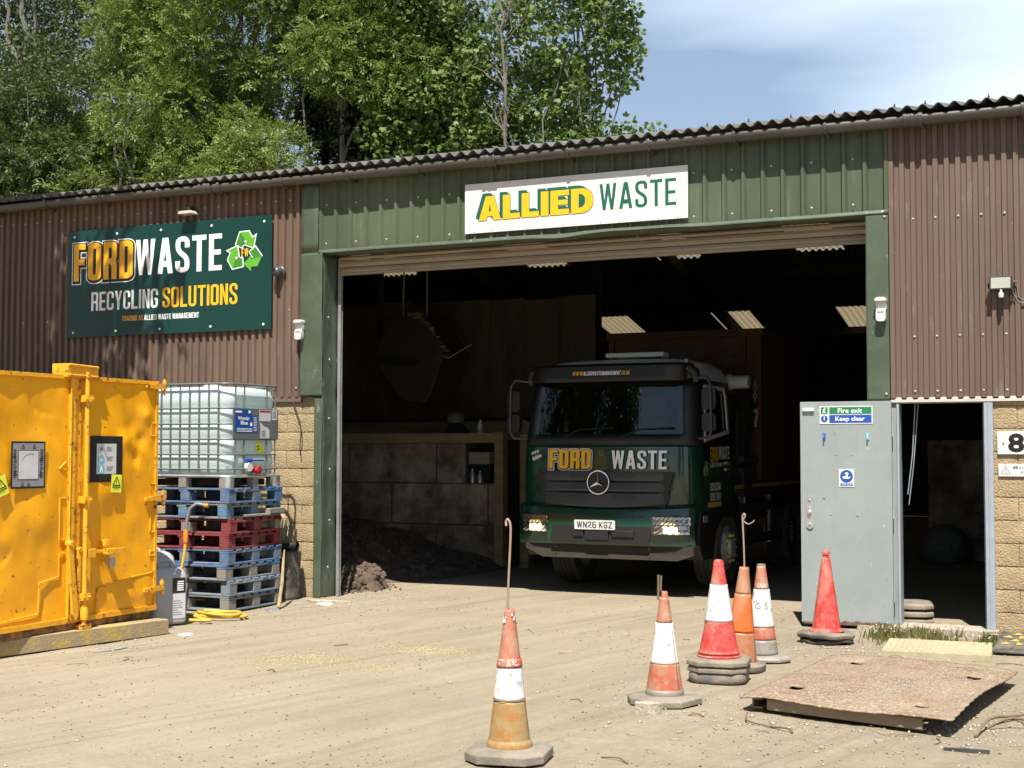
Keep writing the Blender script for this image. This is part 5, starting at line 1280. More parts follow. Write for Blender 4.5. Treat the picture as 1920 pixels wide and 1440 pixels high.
# red cone at the door
c = thing('traffic_cone', 'plain red cone on a worn round black base in front of the grey open door', 'traffic cone', (-2.675, -1.13, 0), R(5), GC)
c.scale = (1, 1, 0.895)
mb = MB()
for z0, z1, rb_, sd_ in ((0, .045, .225, 3), (.05, .105, .245, 5)):
    mb = MB()
    lev = [(z0, .97), (z0 + .015, 1), (z1 - .02, 1), (z1, .86)]; n = 40; o = len(mb.v)
    for z, k in lev:
        for j in range(n):
            a = 2 * math.pi * j / n; r = rb_ * k * (1 + .05 * math.cos(4 * a) + .03 * math.sin(3 * a + sd_)); mb.v.append((r * math.cos(a), r * math.sin(a), z + .008 * math.sin(2 * a + sd_) + .006 * math.sin(7 * a)))
    f = [(i * n + k, i * n + (k + 1) % n, (i + 1) * n + (k + 1) % n, (i + 1) * n + k) for i in range(3) for k in range(n)] + [tuple(range(n))[::-1], tuple(3 * n + k for k in range(n))]
    mb.f += [tuple(q + o for q in g) for g in f]; mb.m += [0] * len(f); mb.build('cone_base', 'blackrub' if z0 == 0 else 'darkrub', c, 50)
conebody('cone', c, [(0, 1, 'cred', 0, 'cone_body')], .115, .845, .128, .036, dent=.07, seed=12)
mb = MB(); mb.lathe([(.152, .105), (.155, .112), (.140, .125), (.128, .14)], 36, cap=False); mb.build('foot_ring', 'cred', c, 60)
mb = MB(); mb.lathe([(.036, .84), (.036, .855), (.026, .858), (.026, .872), (.036, .876), (.038, .90), (.030, .912), (.01, .914)], 24); mb.build('cone_tip', 'cred', c, 60)
t = thing('cone_bases', 'stack of empty grey cone bases just inside the narrow doorway', 'cone bases', (-2.22, .62, 0), .2)
for k in range(3):
    mb = MB(); octa(mb, .235, .09, k * .075, k * .075 + .06, .03); mb.build('cone_base', 'greyrub', t, bev=.01)

# ------------------------------------------------------------------ rusty plate, slab, ramp
pt = thing('steel_plate', 'large rusty steel cover plate with four lifting slots, lying on a channel frame', 'steel plate', (-1.75, -3.75, 0))
c4 = [(-2.50, -4.66), (-1.10, -5.0), (-.91, -2.76), (-2.32, -2.56)]
def bil(u, v):
    a, b, c_, d = [Vector((x + 1.75, y + 3.75)) for x, y in c4]
    return (a * (1 - u) + b * u) * (1 - v) + (d * (1 - u) + c_ * u) * v
P = []; Nn = 44
slots = [(.17, .22), (.80, .17), (.22, .82), (.86, .74)]
mb = MB(); V_ = {}
for j in range(Nn + 1):
    for i in range(Nn + 1):
        u, v = i / Nn, j / Nn; q = bil(u, v)
        z = .106 + .030 * (fbm(u * 2.2 + 4, v * 2.2, 7, 2) - .4) + .022 * max(0, (u - .9) / .1) * math.sin(v * 5) - .02 * max(0, (.12 - u) / .12) - .016 * max(0, (.14 - v) / .14) * (1 - u) + .012 * math.sin(u * 9) * max(0, .1 - v) * 6
        for su, sv in slots: z -= .018 * math.exp(-(((u - su) / .05) ** 2 + ((v - sv) / .05) ** 2))
        e = .006 * math.sin(i * 1.7 + j * 2.3) if i in (0, Nn) or j in (0, Nn) else 0
        V_[(i, j)] = (q.x + e, q.y + e, z)
mb.v = [V_[(i, j)] for j in range(Nn + 1) for i in range(Nn + 1)]
for j in range(Nn):
    for i in range(Nn):
        u, v = (i + .5) / Nn, (j + .5) / Nn
        if any(abs(u - su) < .034 and abs(v - sv) < .022 for su, sv in slots): continue
        mb.f.append((j * (Nn + 1) + i, j * (Nn + 1) + i + 1, (j + 1) * (Nn + 1) + i + 1, (j + 1) * (Nn + 1) + i)); mb.m.append(0)
mb.build('plate_sheet', 'plate', pt, 40, solid=.009)
def chan(mb, a, b, z0, z1, w):
    a = Vector((a[0] + 1.75, a[1] + 3.75, 0)); b = Vector((b[0] + 1.75, b[1] + 3.75, 0)); d = (b - a).normalized(); nn = Vector((-d.y, d.x, 0))
    for p0, p1, q0, q1 in ((0, w, z0, z0 + .008), (0, w, z1 - .008, z1), (w - .008, w, z0 + .008, z1 - .008)):
        vs = [a + nn * p0 + Vector((0, 0, q0)), b + nn * p0 + Vector((0, 0, q0)), b + nn * p1 + Vector((0, 0, q0)), a + nn * p1 + Vector((0, 0, q0))]; vs += [q + Vector((0, 0, q1 - q0)) for q in vs]
        mb.add([tuple(q) for q in vs], [(3, 2, 1, 0), (4, 5, 6, 7), (0, 1, 5, 4), (1, 2, 6, 5), (2, 3, 7, 6), (3, 0, 4, 7)])
for a, b, z0, z1, w in (((-2.30, -4.60), (-1.27, -4.85), .012, .090, -.06), ((-2.36, -4.62), (-2.16, -2.7), .012, .078, .07), ((-1.16, -2.92), (-1.36, -4.80), .012, .078, -.07), ((-2.2, -2.72), (-1.0, -2.9), .0, .09, .06)):
    mb = MB(); chan(mb, a, b, z0, z1, w); mb.build('channel_rail', 'plateedge', pt)
t = thing('tactile_slab', 'buff ribbed paving slab lying between the rusty plate and the doorway', 'paving slab', (-1.68, -1.28, .0), R(5))
mb = MB(); mb.box(-.44, .44, -.40, .40, -.02, .035)
for k in range(18):
    x = -.42 + k * .0485; mb.box(x, x + .026, -.38 + random.random() * .05, .36, .0345, .041)
mb.build('ribbed_slab', 'tact', t, bev=.004)
t = thing('kerb_ramp', 'black rubber kerb ramp with worn yellow chevrons at the right edge of the frame', 'ramp', (-1.245, -1.22, 0), R(-3))
mb = MB(); mb.prism([(0, 0), (.62, 0), (.62, .11), (.60, .115), (.0, .02)], 0, .9, lambda a, b, c: (c, a, b)); mb.build('ramp_body', 'blackrub', t, bev=.006)
mb = MB()
for r_ in range(4):
    for k in range(6):
        x0 = .03 + k * .14 + (.07 if r_ % 2 else 0); y0 = .18 + r_ * .10
        f = lambda x, y: (x, y, .0225 + y * .158 + .0015)
        T = [f(x0, y0), f(x0 + .065, y0 + .048), f(x0, y0 + .09)] if k % 2 else [f(x0, y0 + .02), f(x0 + .09, y0 + .02), f(x0 + .05, y0 + .085)]
        if x0 + .09 < .9: mb.add(T, [(0, 1, 2)])
mb.build('chevron', 'chev', t)

# ------------------------------------------------------------------ grass, gravel, chips
def blades(name, pts, hmin, hmax, mats, label, fl=0):
    mb = MB()
    for x, y in pts:
        z = float(gh(x, y)) - .004; h = random.uniform(hmin, hmax); a = random.random() * 6.28; w = random.uniform(.004, .010); lx, ly = random.uniform(-.5, .5) * h, random.uniform(-.6, .3) * h
        dx, dy = math.cos(a) * w, math.sin(a) * w
        mb.add([(x - dx, y - dy, z), (x + dx, y + dy, z), (x + lx * .4 + dx * .7, y + ly * .4 + dy * .7, z + h * .6), (x + lx * .4 - dx * .7, y + ly * .4 - dy * .7, z + h * .6), (x + lx, y + ly, z + h)], [(0, 1, 2, 3), (3, 2, 4)])
        if random.random() < fl * .6: 
            q = Vector((x + lx, y + ly, z + h)); s_ = .009
            mb.add([(q.x - s_, q.y, q.z), (q.x, q.y - s_, q.z + .004), (q.x + s_, q.y, q.z), (q.x, q.y + s_, q.z + .004), (q.x, q.y, q.z + .012)], [(0, 1, 4), (1, 2, 4), (2, 3, 4), (3, 0, 4)], 1)
    o = mb.build(name, mats, None, recalc=False); tag(o, label, 'grass', None, 'stuff'); return o
pts = []
for k in range(1700):
    x = random.uniform(-2.35, -1.28); y = random.gauss(-.42, .16)
    if vnoise(x * 6, y * 5, 3) > .33 and y < -.11: pts.append((x, y))
for k in range(260): pts.append((random.gauss(-2.22, .10), random.gauss(-.62, .16)))
for k in range(240): pts.append((random.gauss(-1.32, .05), random.gauss(-.62, .2)))
blades('grass', pts, .02, .12, ['grass', 'flower'], 'weedy grass with tiny white flowers along the doorstep', .05)
def octs(pts, smin, smax, name, mat, label, cat, flat=.6, zf_=None):
    n = len(pts); s = np.exp(rng.uniform(math.log(smin), math.log(smax), n)); base = np.array([(1, 0, 0), (0, 1, 0), (-1, 0, 0), (0, -1, 0), (0, 0, 1), (0, 0, -.6)], float)
    P = np.array(pts); th = rng.uniform(0, 6.28, n); sc = rng.uniform(.6, 1.3, (n, 6, 1)) * base[None]
    sc = sc * np.stack([rng.uniform(.7, 1.4, n), rng.uniform(.6, 1.1, n), rng.uniform(.35, .8, n) * flat / .6], -1)[:, None, :] * s[:, None, None]
    ca, sa = np.cos(th)[:, None], np.sin(th)[:, None]
    X = sc[..., 0] * ca - sc[..., 1] * sa; Y = sc[..., 0] * sa + sc[..., 1] * ca
    V3 = np.stack([X + P[:, :1], Y + P[:, 1:2], sc[..., 2] + ((gh(P[:, 0], P[:, 1]) if zf_ is None else np.array(zf_)) + s * .15)[:, None]], -1).reshape(-1, 3)
    f = np.array([(0, 1, 4), (1, 2, 4), (2, 3, 4), (3, 0, 4), (1, 0, 5), (2, 1, 5), (3, 2, 5), (0, 3, 5)])
    F = (f[None] + (np.arange(n) * 6)[:, None, None]).reshape(-1, 3)
    me = bpy.data.meshes.new(name); me.vertices.add(len(V3)); me.vertices.foreach_set('co', V3.reshape(-1)); faces_np(me, F)
    me.materials.append(mt[mat]); o = bpy.data.objects.new(name, me); COL.objects.link(o); tag(o, label, cat, None, 'stuff')
pts = []; zs_ = []
while len(pts) < 1500:
    u, v = min(.96, max(.04, random.gauss(.55, .22))), min(.96, max(.04, random.gauss(.42, .22)))
    if vnoise(u * 7, v * 5, 9) < .45: continue
    q = bil(u, v); i, j = int(u * Nn), int(v * Nn); pts.append((q.x - 1.75, q.y - 3.75)); zs_.append(V_[(i, j)][2] + .005)
octs(pts, .003, .010, 'plate_grit', 'stone', 'loose grit and crumbs lying on the rusty steel plate', 'grit', .6, zs_)
pts = []
while len(pts) < 7000:
    x, y = random.uniform(-13, .5), random.uniform(-11, 2.5)
    d = vnoise(x * .8, y * .8, 31) * .8 + .1
    if -2.6 > x > -8 and y > -7: d *= .30
    if y > -1 and (x < -8 or x > -2.6): d += .5
    if x > -3.6 and y < -1: d += .35
    if random.random() < d: pts.append((x, y))
octs(pts, .004, .014, 'gravel', 'stone', 'loose pale grit and small stones scattered on the dirt', 'gravel')
pts = []
while len(pts) < 5000:
    x, y = random.uniform(-12, 0), random.uniform(-9.5, 1.5); d = vnoise(x * 1.3, y * 1.3, 77) ** 3 * .9 + .02
    if x > -3.8 or y < -6: d += .12
    if random.random() < d: pts.append((x, y))
octs(pts, .003, .010, 'grit', 'gritdark', 'fine dark grit strewn over the dirt', 'grit')
pts = [(random.gauss(cx_, sx_), random.gauss(cy_, sy_)) for cx_, cy_, sx_, sy_, n_ in ((-1.0, -4.6, .22, .35, 260), (-2.0, -5.0, .5, .12, 160), (-8.5, -.8, .5, .15, 220), (-8.3, .2, .4, .3, 260), (-2.6, -1.5, .3, .25, 160), (-8.2, -4.0, .12, .8, 160), (-3.1, -4.5, .5, .4, 120), (-2.2, -1.6, .3, .2, 90)) for _ in range(n_)]
octs(pts, .005, .019, 'rubble', 'stone', 'crumbs of broken stone gathered by the walls and the rusty plate', 'rubble')
pts = [(random.gauss(cx_, s_ * 1.6), random.gauss(cy_, s_)) for cx_, cy_, s_, n_ in ((-6.38, -4.0, .16, 1300), (-6.5, -4.45, .14, 400), (-5.74, -3.15, .15, 1200), (-5.66, -4.1, .12, 350), (-6.1, -3.7, .3, 300), (-5.3, -3.2, .1, 200)) for _ in range(n_)]
mt['sawdust'] = M('yellow_sawdust', (.62, .50, .27), .97, 0, .15, 20)
octs(pts, .003, .011, 'sawdust', 'sawdust', 'pale yellow sawdust spilled in the middle of the yard', 'sawdust', .35)
def chip(x, y, lx, ly, th, rz, mat, name, label, cat, group=None):
    t = thing(name, label, cat, (x, y, float(gh(x, y)) + .001), rz, group)
    k = 7; poly = [(lx / 2 * math.cos(2 * math.pi * i / k) * random.uniform(.75, 1.15), ly / 2 * math.sin(2 * math.pi * i / k) * random.uniform(.75, 1.15)) for i in range(k)]
    MB().prism(poly, 0, th, lambda a, b, c: (a, b, c + .12 * a * random.uniform(-.3, .3))).build(cat.replace(' ', '_') + '_piece', mat, t)
    return t
chip(-3.02, -5.02, .17, .12, .07, .3, 'stone', 'broken_brick', 'pale broken lump of stone lying against the base of the second nearest cone', 'stone')
chip(-8.20, -4.30, .34, .10, .006, 1.3, 'greyink', 'plastic_scrap', 'flattened grey plastic scrap lying beside the yellow flaking beam', 'scrap')
chip(-8.16, -3.30, .16, .08, .022, .4, 'paper', 'paper_scrap', 'crumpled white scrap at the right end of the flaking beam', 'scrap')
chip(-8.35, -.62, .20, .10, .025, .2, 'paper', 'paper_scrap', 'crumpled white scrap at the foot of the leaning stick', 'scrap')
chip(-8.62, -1.25, .16, .08, .03, 1.0, 'galv', 'foil_scrap', 'crumpled silvery scrap at the corner of the bottom pallet', 'scrap')
chip(-8.55, -.28, .62, .20, .012, .1, 'stone', 'concrete_slab', 'thin pale slab of concrete at the foot of the left door post', 'slab')
chip(-3.95, -4.9, .0 + .11, .05, .015, .1, 'chip', 'wood_chip', 'pale wood chip lying alone between the two nearest cones and the opening', 'wood chip')
chip(-.98, -5.35, .24, .035, .02, .0, 'slate', 'dark_strip', 'short dark strip of scrap in front of the rusty plate', 'scrap')
chip(-4.55, -2.75, .15, .05, .012, .5, 'chip', 'wood_chip', 'pale wood chip lying near the sawdust in the middle of the yard', 'wood chip')
for k in range(34):
    x, y = (random.uniform(-3.4, -.9), random.uniform(-6.4, -4.9)) if k < 18 else (random.uniform(-9, -2.5), random.uniform(-7, -1))
    chip(x, y, random.uniform(.03, .085), random.uniform(.015, .035), random.uniform(.004, .012), random.random() * 6, 'chip', 'wood_chip', 'small pale wood chip lying loose on the dirt', 'wood chip', 'small wood chips littering the yard')
def twig(pts, label, r=.006, group=None):
    x, y = pts[0][0], pts[0][1]
    t = thing('twig', label, 'twig', (x, y, float(gh(x, y))), 0, group)
    MB().tube(crv([(a - x, b - y, c + r) for a, b, c in pts], 5), r, 6).build('twig_stem', 'twig', t, 60)
twig([(-2.40, -4.85, .03), (-2.36, -5.0, .01), (-2.22, -5.06, .0), (-2.06, -5.15, .01), (-2.02, -5.2, .0)], 'curved dry twig poking out from under the rusty plate')
twig([(-.98, -4.9, .0), (-.93, -4.55, .05), (-.80, -4.2, .02), (-.62, -4.05, .05)], 'bent dry branch lying to the right of the rusty plate', .010)
twig([(-.95, -4.6, .0), (-.80, -4.5, .06), (-.60, -4.4, .02), (-.45, -4.1, .05)], 'forked dry branch lying under the right corner of the rusty plate', .009)
for k in range(26):
    x, y = random.uniform(-3.6, -.7), random.uniform(-6.6, -1.2)
    if k > 15: x, y = random.uniform(-8.5, -2.6), random.uniform(-6, -.5)
    a = random.random() * 3.14; L = random.uniform(.06, .22)
    twig([(x, y, 0), (x + L * .5 * math.cos(a), y + L * .5 * math.sin(a), random.uniform(0, .015)), (x + L * math.cos(a + .3), y + L * math.sin(a + .3), .0)], 'thin dry twig lying on the dirt', random.uniform(.002, .005), 'dry twigs scattered over the yard')

# ------------------------------------------------------------------ inside the barn
w_ = thing('concrete_block_wall', 'dirty wall of large concrete blocks topped by a timber rail inside the barn', 'wall', (0, 0, 0))
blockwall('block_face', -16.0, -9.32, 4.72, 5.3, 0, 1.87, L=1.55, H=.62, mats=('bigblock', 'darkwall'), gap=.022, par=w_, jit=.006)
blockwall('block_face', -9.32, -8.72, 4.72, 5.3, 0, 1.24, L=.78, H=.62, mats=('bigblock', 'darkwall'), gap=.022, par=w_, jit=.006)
mb = MB(); mb.box(-16, -8.78, 4.62, 4.72, 1.84, 1.985); mb.build('timber_rail', 'timber', w_, bev=.005)
mb = MB(); mb.box(-8.76, -8.62, 4.56, 4.74, -.02, 2.0); mb.build('timber_post', 'timber', w_, bev=.006)
mb = MB(); mb.box(-8.50, -8.36, 4.9, 5.1, -.02, 1.96); mb.build('timber_post', 'timber', w_, bev=.006)
t = thing('boarded_partition', 'dark stained board partition behind the concrete block wall', 'partition', (0, 6.2, 0))
x = -14.5
mb = MB()
while x < -8.0:
    mb.box(x, x + .60, random.uniform(0, .012), .04, 2.25, 4.15 + random.uniform(-.03, .03)); x += .61
mb.build('boards', 'ply', t); MB().box(-14.5, -8.0, .05, .12, 1.9, 2.2).build('rail', 'timber', t)
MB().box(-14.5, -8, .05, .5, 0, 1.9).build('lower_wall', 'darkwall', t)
# small things on the wall and on the ledge
t = thing('stone_lump', 'grey stone lump resting on a dark bag on top of the block wall', 'stone', (-9.62, 4.98, 2.13))
MB().lathe([(.02, 0), (.12, .02), (.145, .09), (.10, .16), (.02, .19)], 9).build('lump', 'sack', t, 30)
t = thing('dark_bag', 'dark bag lying on top of the block wall', 'bag', (-9.60, 4.98, 1.87))
MB().lathe([(.10, 0), (.19, .04), (.20, .14), (.13, .24), (.03, .27)], 11).build('bag_body', 'black', t, 30)
t = thing('white_bottle', 'white bottle standing on top of the block wall', 'bottle', (-9.14, 4.86, 1.99))
MB().lathe([(.04, -.03), (.045, .10), (.035, .14), (.016, .165), (.016, .195), (.005, .20)], 14).build('bottle_body', 'white', t, 50)
t = thing('cardboard_box', 'flattened box propped at the end of the block wall', 'box', (-8.42, 5.0, 1.96), .3)
MB().box(-.22, .2, -.14, .14, 0, .20, tf=Matrix.Rotation(R(18), 4, 'Y')).build('box_body', 'sack', t, bev=.006)
t = thing('carton', 'printed carton with bottles beside it in the gap of the block wall', 'carton', (-9.12, 4.92, 1.24))
MB().box(-.19, .15, -.10, .15, .28, .46).build('carton_body', 'stone', t, bev=.004); MB().box(-.20, .16, -.10, .15, .0, .27).build('crate', 'black', t, bev=.004)
mb = MB(); mb.lathe([(.05, 0), (.05, .13), (.02, .17), (.02, .21)], 12, (-.10, -.15, 0)); mb.lathe([(.045, 0), (.045, .11), (.02, .14), (.02, .18)], 12, (.03, -.16, 0)); mb.build('bottles', 'galv', t, 40)
# loader bucket hung up in the shade
t = thing('loader_bucket', 'big dark six sided loader bucket hanging in the shade with straw on its rim', 'bucket', (-10.15, 4.4, 3.0))
hx = [(-.62, .12), (-.36, .72), (.22, .78), (.62, .20), (.42, -.42), (.30, -.56), (-.10, -.52)]
MB().prism(hx, 0, .9, lambda x, y, d: (x, d, y)).build('bucket_shell', 'steel', t, bev=.03)
MB().prism([(-.50, .05), (.15, -.02), (.25, .06), (-.05, .12), (-.45, .14)], -.05, .0, lambda x, y, d: (x, d, y)).build('bucket_lip', 'black', t, bev=.01)
mb = MB(); mb.tube([(-.3, .4, .7), (-.28, .4, 1.9)], .012, 6); mb.tube([(.12, .4, .75), (.12, .4, 1.9)], .012, 6); mb.build('hanging_rope', 'straw', t)
mb = MB()
for k in range(70):
    x = random.uniform(.0, .66); z = .74 - max(0, x - .22) * 1.3 + random.uniform(-.02, .06); a = random.uniform(-.5, .5)
    mb.tube([(x, -.03, z), (x + .09 * math.cos(a), -.05, z + .05 * math.sin(a))], .003, 4)
MB().tube([(.60, -.02, .14), (.72, -.03, .10), (1.12, -.03, .30)], .008, 5).build('bent_wire', 'straw', t)
o = mb.build('straw_tufts', 'straw', t); o['kind'] = 'stuff'
t = thing('pale_panel', 'pale board fixed to the partition behind the loader bucket', 'board', (-11.6, 6.16, 3.35))
MB().box(0, .5, 0, .03, 0, .85).build('board', 'sack', t)
# soil heap
xs = np.linspace(-13.5, -8.45, 150); ys = np.linspace(.75, 4.72, 116)
P = []
for y in ys:
    row = []
    for x in xs:
        e = min(1, max(0, (y - .9 - .55 * max(0, x + 10.6)) / 2.2)); s_ = min(1, max(0, (-8.52 - x) / 1.6))
        h = (e ** .8) * (s_ ** .7) * (.34 + .50 * min(1, max(0, (-9.8 - x) / 2.0)))
        h2 = max(0, 1 - ((x + 9.05) / .36) ** 2 - ((y - 1.25) / .5) ** 2) * .26
        h = max(h, h2)
        h = h * (.75 + .5 * fbm(x * 1.6, y * 1.6, 41)) + (.11 * (fbm(x * 5, y * 5, 42) - .4) + .07 * (fbm(x * 14, y * 14, 44, 3) - .4)) * min(1, h * 5) * (2.2 if h2 > 0 else 1) - .05 * (1 - min(1, h * 8))
        row.append((x, y, h))
    P.append(row)
t = thing('soil_heap', 'heap of dark soil and compost piled against the concrete block wall', 'soil heap', (0, 0, 0))
MB().grid(P).build('heap', 'soil', t, 20)
pts = [(random.uniform(-12, -8.6), random.uniform(1.5, 4.6)) for _ in range(700)]
mb = MB()
for x, y in pts:
    i = min(148, max(0, int((x + 13.5) / 5.05 * 149))); jj = min(114, max(0, int((y - .75) / 3.97 * 115))); z = P[jj][i][2]
    if z < .03: continue
    s_ = random.uniform(.012, .04); mb.lathe([(s_ * .3, -s_), (s_, -s_ * .2), (s_ * .7, s_ * .6), (s_ * .1, s_)], 5, (x, y, z))
o = mb.build('soil_clods', 'soil', t); o['kind'] = 'stuff'
pts = [(random.gauss(-9.0, .22), random.gauss(1.05, .28)) for _ in range(260)]
mb = MB()
for x, y in pts:
    i = min(148, max(0, int((x + 13.5) / 5.05 * 149))); jj = min(114, max(0, int((y - .75) / 3.97 * 115))); z = max(P[jj][i][2], 0)
    if x > -8.72 and y < .9: continue
    s_ = random.uniform(.012, .055) if z > .02 else random.uniform(.008, .02); mb.lathe([(s_ * .4, -s_), (s_, -s_ * .3), (s_ * .8, s_ * .5), (s_ * .15, s_ * .9)], 5, (x, y, z), 0, random.choice('xyz'))
o = mb.build('soil_crumbs', 'soil', t); o['kind'] = 'stuff'
# hi-vis jacket on the inside
t = thing('hi_vis_jacket', 'yellow hi-vis jacket hanging in the dark behind the doorway frame', 'jacket', (-1.37, 3.0, .98), .3)
mb = MB(); mb.lathe([(.20, 0), (.23, .1), (.22, .4), (.24, .58), (.20, .70), (.10, .77), (.06, .79)], 16); mb.v = [(x, y * .45, z) for x, y, z in mb.v]; mb.build('jacket_body', 'vest', t, 50)
mb = MB(); mb.tube([(-.20, 0, .66), (-.29, .02, .45), (-.30, .02, .12)], [.085, .075, .06], 10); mb.tube([(.20, 0, .66), (.29, .02, .45), (.30, .02, .12)], [.085, .075, .06], 10); mb.build('jacket_sleeves', 'vest', t, 60)
mb = MB(); mb.tube([(0, 0, .78), (0, 0, .92), (.0, .5, .95)], .008, 6); mb.build('hanger', 'steel', t)
t = thing('inner_partition', 'dark block partition inside behind the narrow doorway', 'partition', (0, 0, 0))
MB().box(-3.2, 4, 9.0, 9.2, 0, 1.9).build('partition_wall', 'bigblock', t)
t = thing('waste_sack', 'pale bulging sack of waste in the dark behind the doorway', 'sack', (-2.9, 8.5, 0)); t.scale = (.8, .8, .62)
MB().lathe([(.30, 0), (.42, .15), (.44, .5), (.34, .8), (.10, .95)], 12).build('sack_body', 'sack', t, 40)
t = thing('doorway_rope', 'two thin pale ropes hanging inside the top left of the narrow doorway', 'rope', (-2.14, .14, 0))
mb = MB(); mb.tube([(.08, 0, 2.2), (.05, .0, 1.7), (.0, 0, 1.3)], .006, 6); mb.tube([(.11, 0, 2.2), (.06, .0, 1.6), (.01, 0, 1.2)], .005, 6); mb.build('rope_strands', 'bluegrey', t, 60)
# ------------------------------------------------------------------ lorry
tr = thing('skip_lorry', 'dark green skip lorry with lit headlamps parked nose out in the barn opening', 'lorry', (-5.94, 1.78, 0))
def outline(z, hw, f, r, b, bow=.05):
    pts = [(-hw, b)] + [(-hw, f + r + .02)]
    for k in range(1, 6): a = math.pi + (math.pi / 2) * k / 6; pts.append((-hw + r + r * math.cos(a), f + r + r * math.sin(a)))
    for k in range(0, 13):
        x = (-hw + r) + (2 * hw - 2 * r) * k / 12; pts.append((x, f - bow * (1 - (x / (hw - r)) ** 2)))
    for k in range(1, 6): a = 1.5 * math.pi + (math.pi / 2) * k / 6; pts.append((hw - r + r * math.cos(a), f + r + r * math.sin(a)))
    pts += [(hw, f + r + .02), (hw, b)]
    return [(x, y, z) for x, y in pts]
def loft(rings, skip=lambda i, k: False, cap=(False, False), back=True, m=0):
    mb = MB(); n = len(rings[0]); mb.v = [q for g in rings for q in g]
    for i in range(len(rings) - 1):
        for k in range(n if back else n - 1):
            if skip(i, k): continue
            mb.f.append((i * n + k, i * n + (k + 1) % n, (i + 1) * n + (k + 1) % n, (i + 1) * n + k))
    if cap[0]: mb.f.append(tuple(range(n))[::-1])
    if cap[1]: mb.f.append(tuple((len(rings) - 1) * n + k for k in range(n)))
    mb.m = [m] * len(mb.f); return mb
# lower cab
low = [outline(.98, 1.13, .05, .24, 1.55), outline(1.08, 1.15, .03, .24, 1.55), outline(1.45, 1.15, .01, .24, 1.55), outline(1.77, 1.14, .03, .24, 1.55), outline(1.785, 1.13, .045, .24, 1.55)]
loft(low, cap=(True, True)).build('cab_lower', 'tankgreen', tr, 40)
# dark strip under the windscreen
strip = [outline(1.785, 1.125, .05, .24, .42), outline(1.90, 1.115, .085, .24, .42)]
loft(strip, back=False).build('scuttle', 'black', tr, 40)
# upper cab: pillars with open windows
rr_ = []
for f_ in np.linspace(0, 1, 7): rr_.append(outline(1.785 + .80 * f_, 1.13 - .055 * f_, .06 + .16 * f_, .22, 1.55))
NR = len(rr_[0])
glassF = lambda i, k: 7 <= k < 7 + 12 - 0 and 1 <= i < 6
def side(k): return k == 0 or k == NR - 2
loft(rr_, skip=lambda i, k: (6 <= k <= 19 and i >= 1 and i < 6) or (side(k) and 1 <= i <= 4), back=True).build('cab_upper', 'black', tr, 40, solid=.03)
loft([[(x, y - .012, z) for x, y, z in g] for g in rr_[1:]], skip=lambda i, k: not (6 <= k <= 19)).build('windscreen', 'glass', tr, 60)
for s_ in (-1, 1):
    pass
# door window trims and side glass (own pieces so that each side has a frame)
def sidepoly(mb, s_, poly, d, m=0):
    hwz = lambda z: 1.13 - .055 * max(0, (z - 1.785) / .80)
    t_ = tessellate_polygon([[Vector((y, z, 0)) for y, z in poly]])
    mb.add([(s_ * (hwz(z) + d), y, z) for y, z in poly], [tuple(q) for q in t_])
for s_ in (-1, 1):
    mb = MB(); O = [(.32, 1.83), (.46, 2.52), (1.30, 2.52), (1.36, 2.40), (1.36, 1.94), (.75, 1.88)]; I = offset(O, -.045); n = len(O)
    O2 = O if area(O) > 0 else O[::-1]
    hwz = lambda z: 1.13 - .055 * max(0, (z - 1.785) / .80)
    vs = [(s_ * (hwz(z) + .022), y, z) for y, z in O2] + [(s_ * (hwz(z) + .022), y, z) for y, z in I]
    mb.add(vs, [(k, (k + 1) % n, n + (k + 1) % n, n + k) for k in range(n)]); fr = mb.build('window_frame', 'troof' if s_ > 0 else 'black', tr, solid=.02)
    mb = MB(); sidepoly(mb, s_, O, .0); mb.build('side_window', 'glass', tr)
# roof
top = [outline(2.575, 1.075, .22, .22, 1.55), outline(2.66, 1.06, .25, .24, 1.55), outline(2.76, 1.0, .33, .26, 1.53), outline(2.83, .88, .45, .28, 1.48), outline(2.86, .70, .60, .25, 1.40)]
loft(top, cap=(True, True)).build('cab_roof', 'troof', tr, 50)
# visor
mb = MB()
P = []
for x in np.linspace(-1.0, 1.0, 25):
    b = .05 * (1 - (x / 1.0) ** 2); e = .10 * max(0, abs(x) - .82) / .18
    P.append([(x, .30 - b + e, 2.76), (x, .12 - b + e, 2.775), (x, .045 - b + e, 2.74), (x, .02 - b + e, 2.60), (x, .05 - b + e, 2.565), (x, .25 - b + e, 2.60)])
mb.grid([list(r) for r in zip(*P)]); vis = mb.build('sun_visor', 'black', tr, 50, solid=.012)
for s_ in (-1, 1): MB().tube([(s_ * .99, .12, 2.74), (s_ * 1.075, .20, 2.66), (s_ * 1.08, .24, 2.56)], .055, 10).build('visor_end', 'black', vis, 60)
pv = Plane((0, .0095 - .05 * .95, 2.0), (1, 0, 0), (0, -.10, 1))
pv = Plane((0, -.0215, 2.655), (1, 0, 0), (0, .14, 1))
letter('lettering', 'WWW', pv, -.41, -.275, -.022, .026, ['yellowink'], vis, .014, .42, .13, .09, shear=.15)
letter('lettering', 'ALLIEDWASTEMANAGEMENT', pv, -.268, .21, -.022, .026, ['whiteink'], vis, .014, .42, .13, .09, shear=.15)
letter('lettering', '.CO.UK', pv, .216, .33, -.022, .026, ['yellowink'], vis, .014, .42, .13, .09, shear=.15)
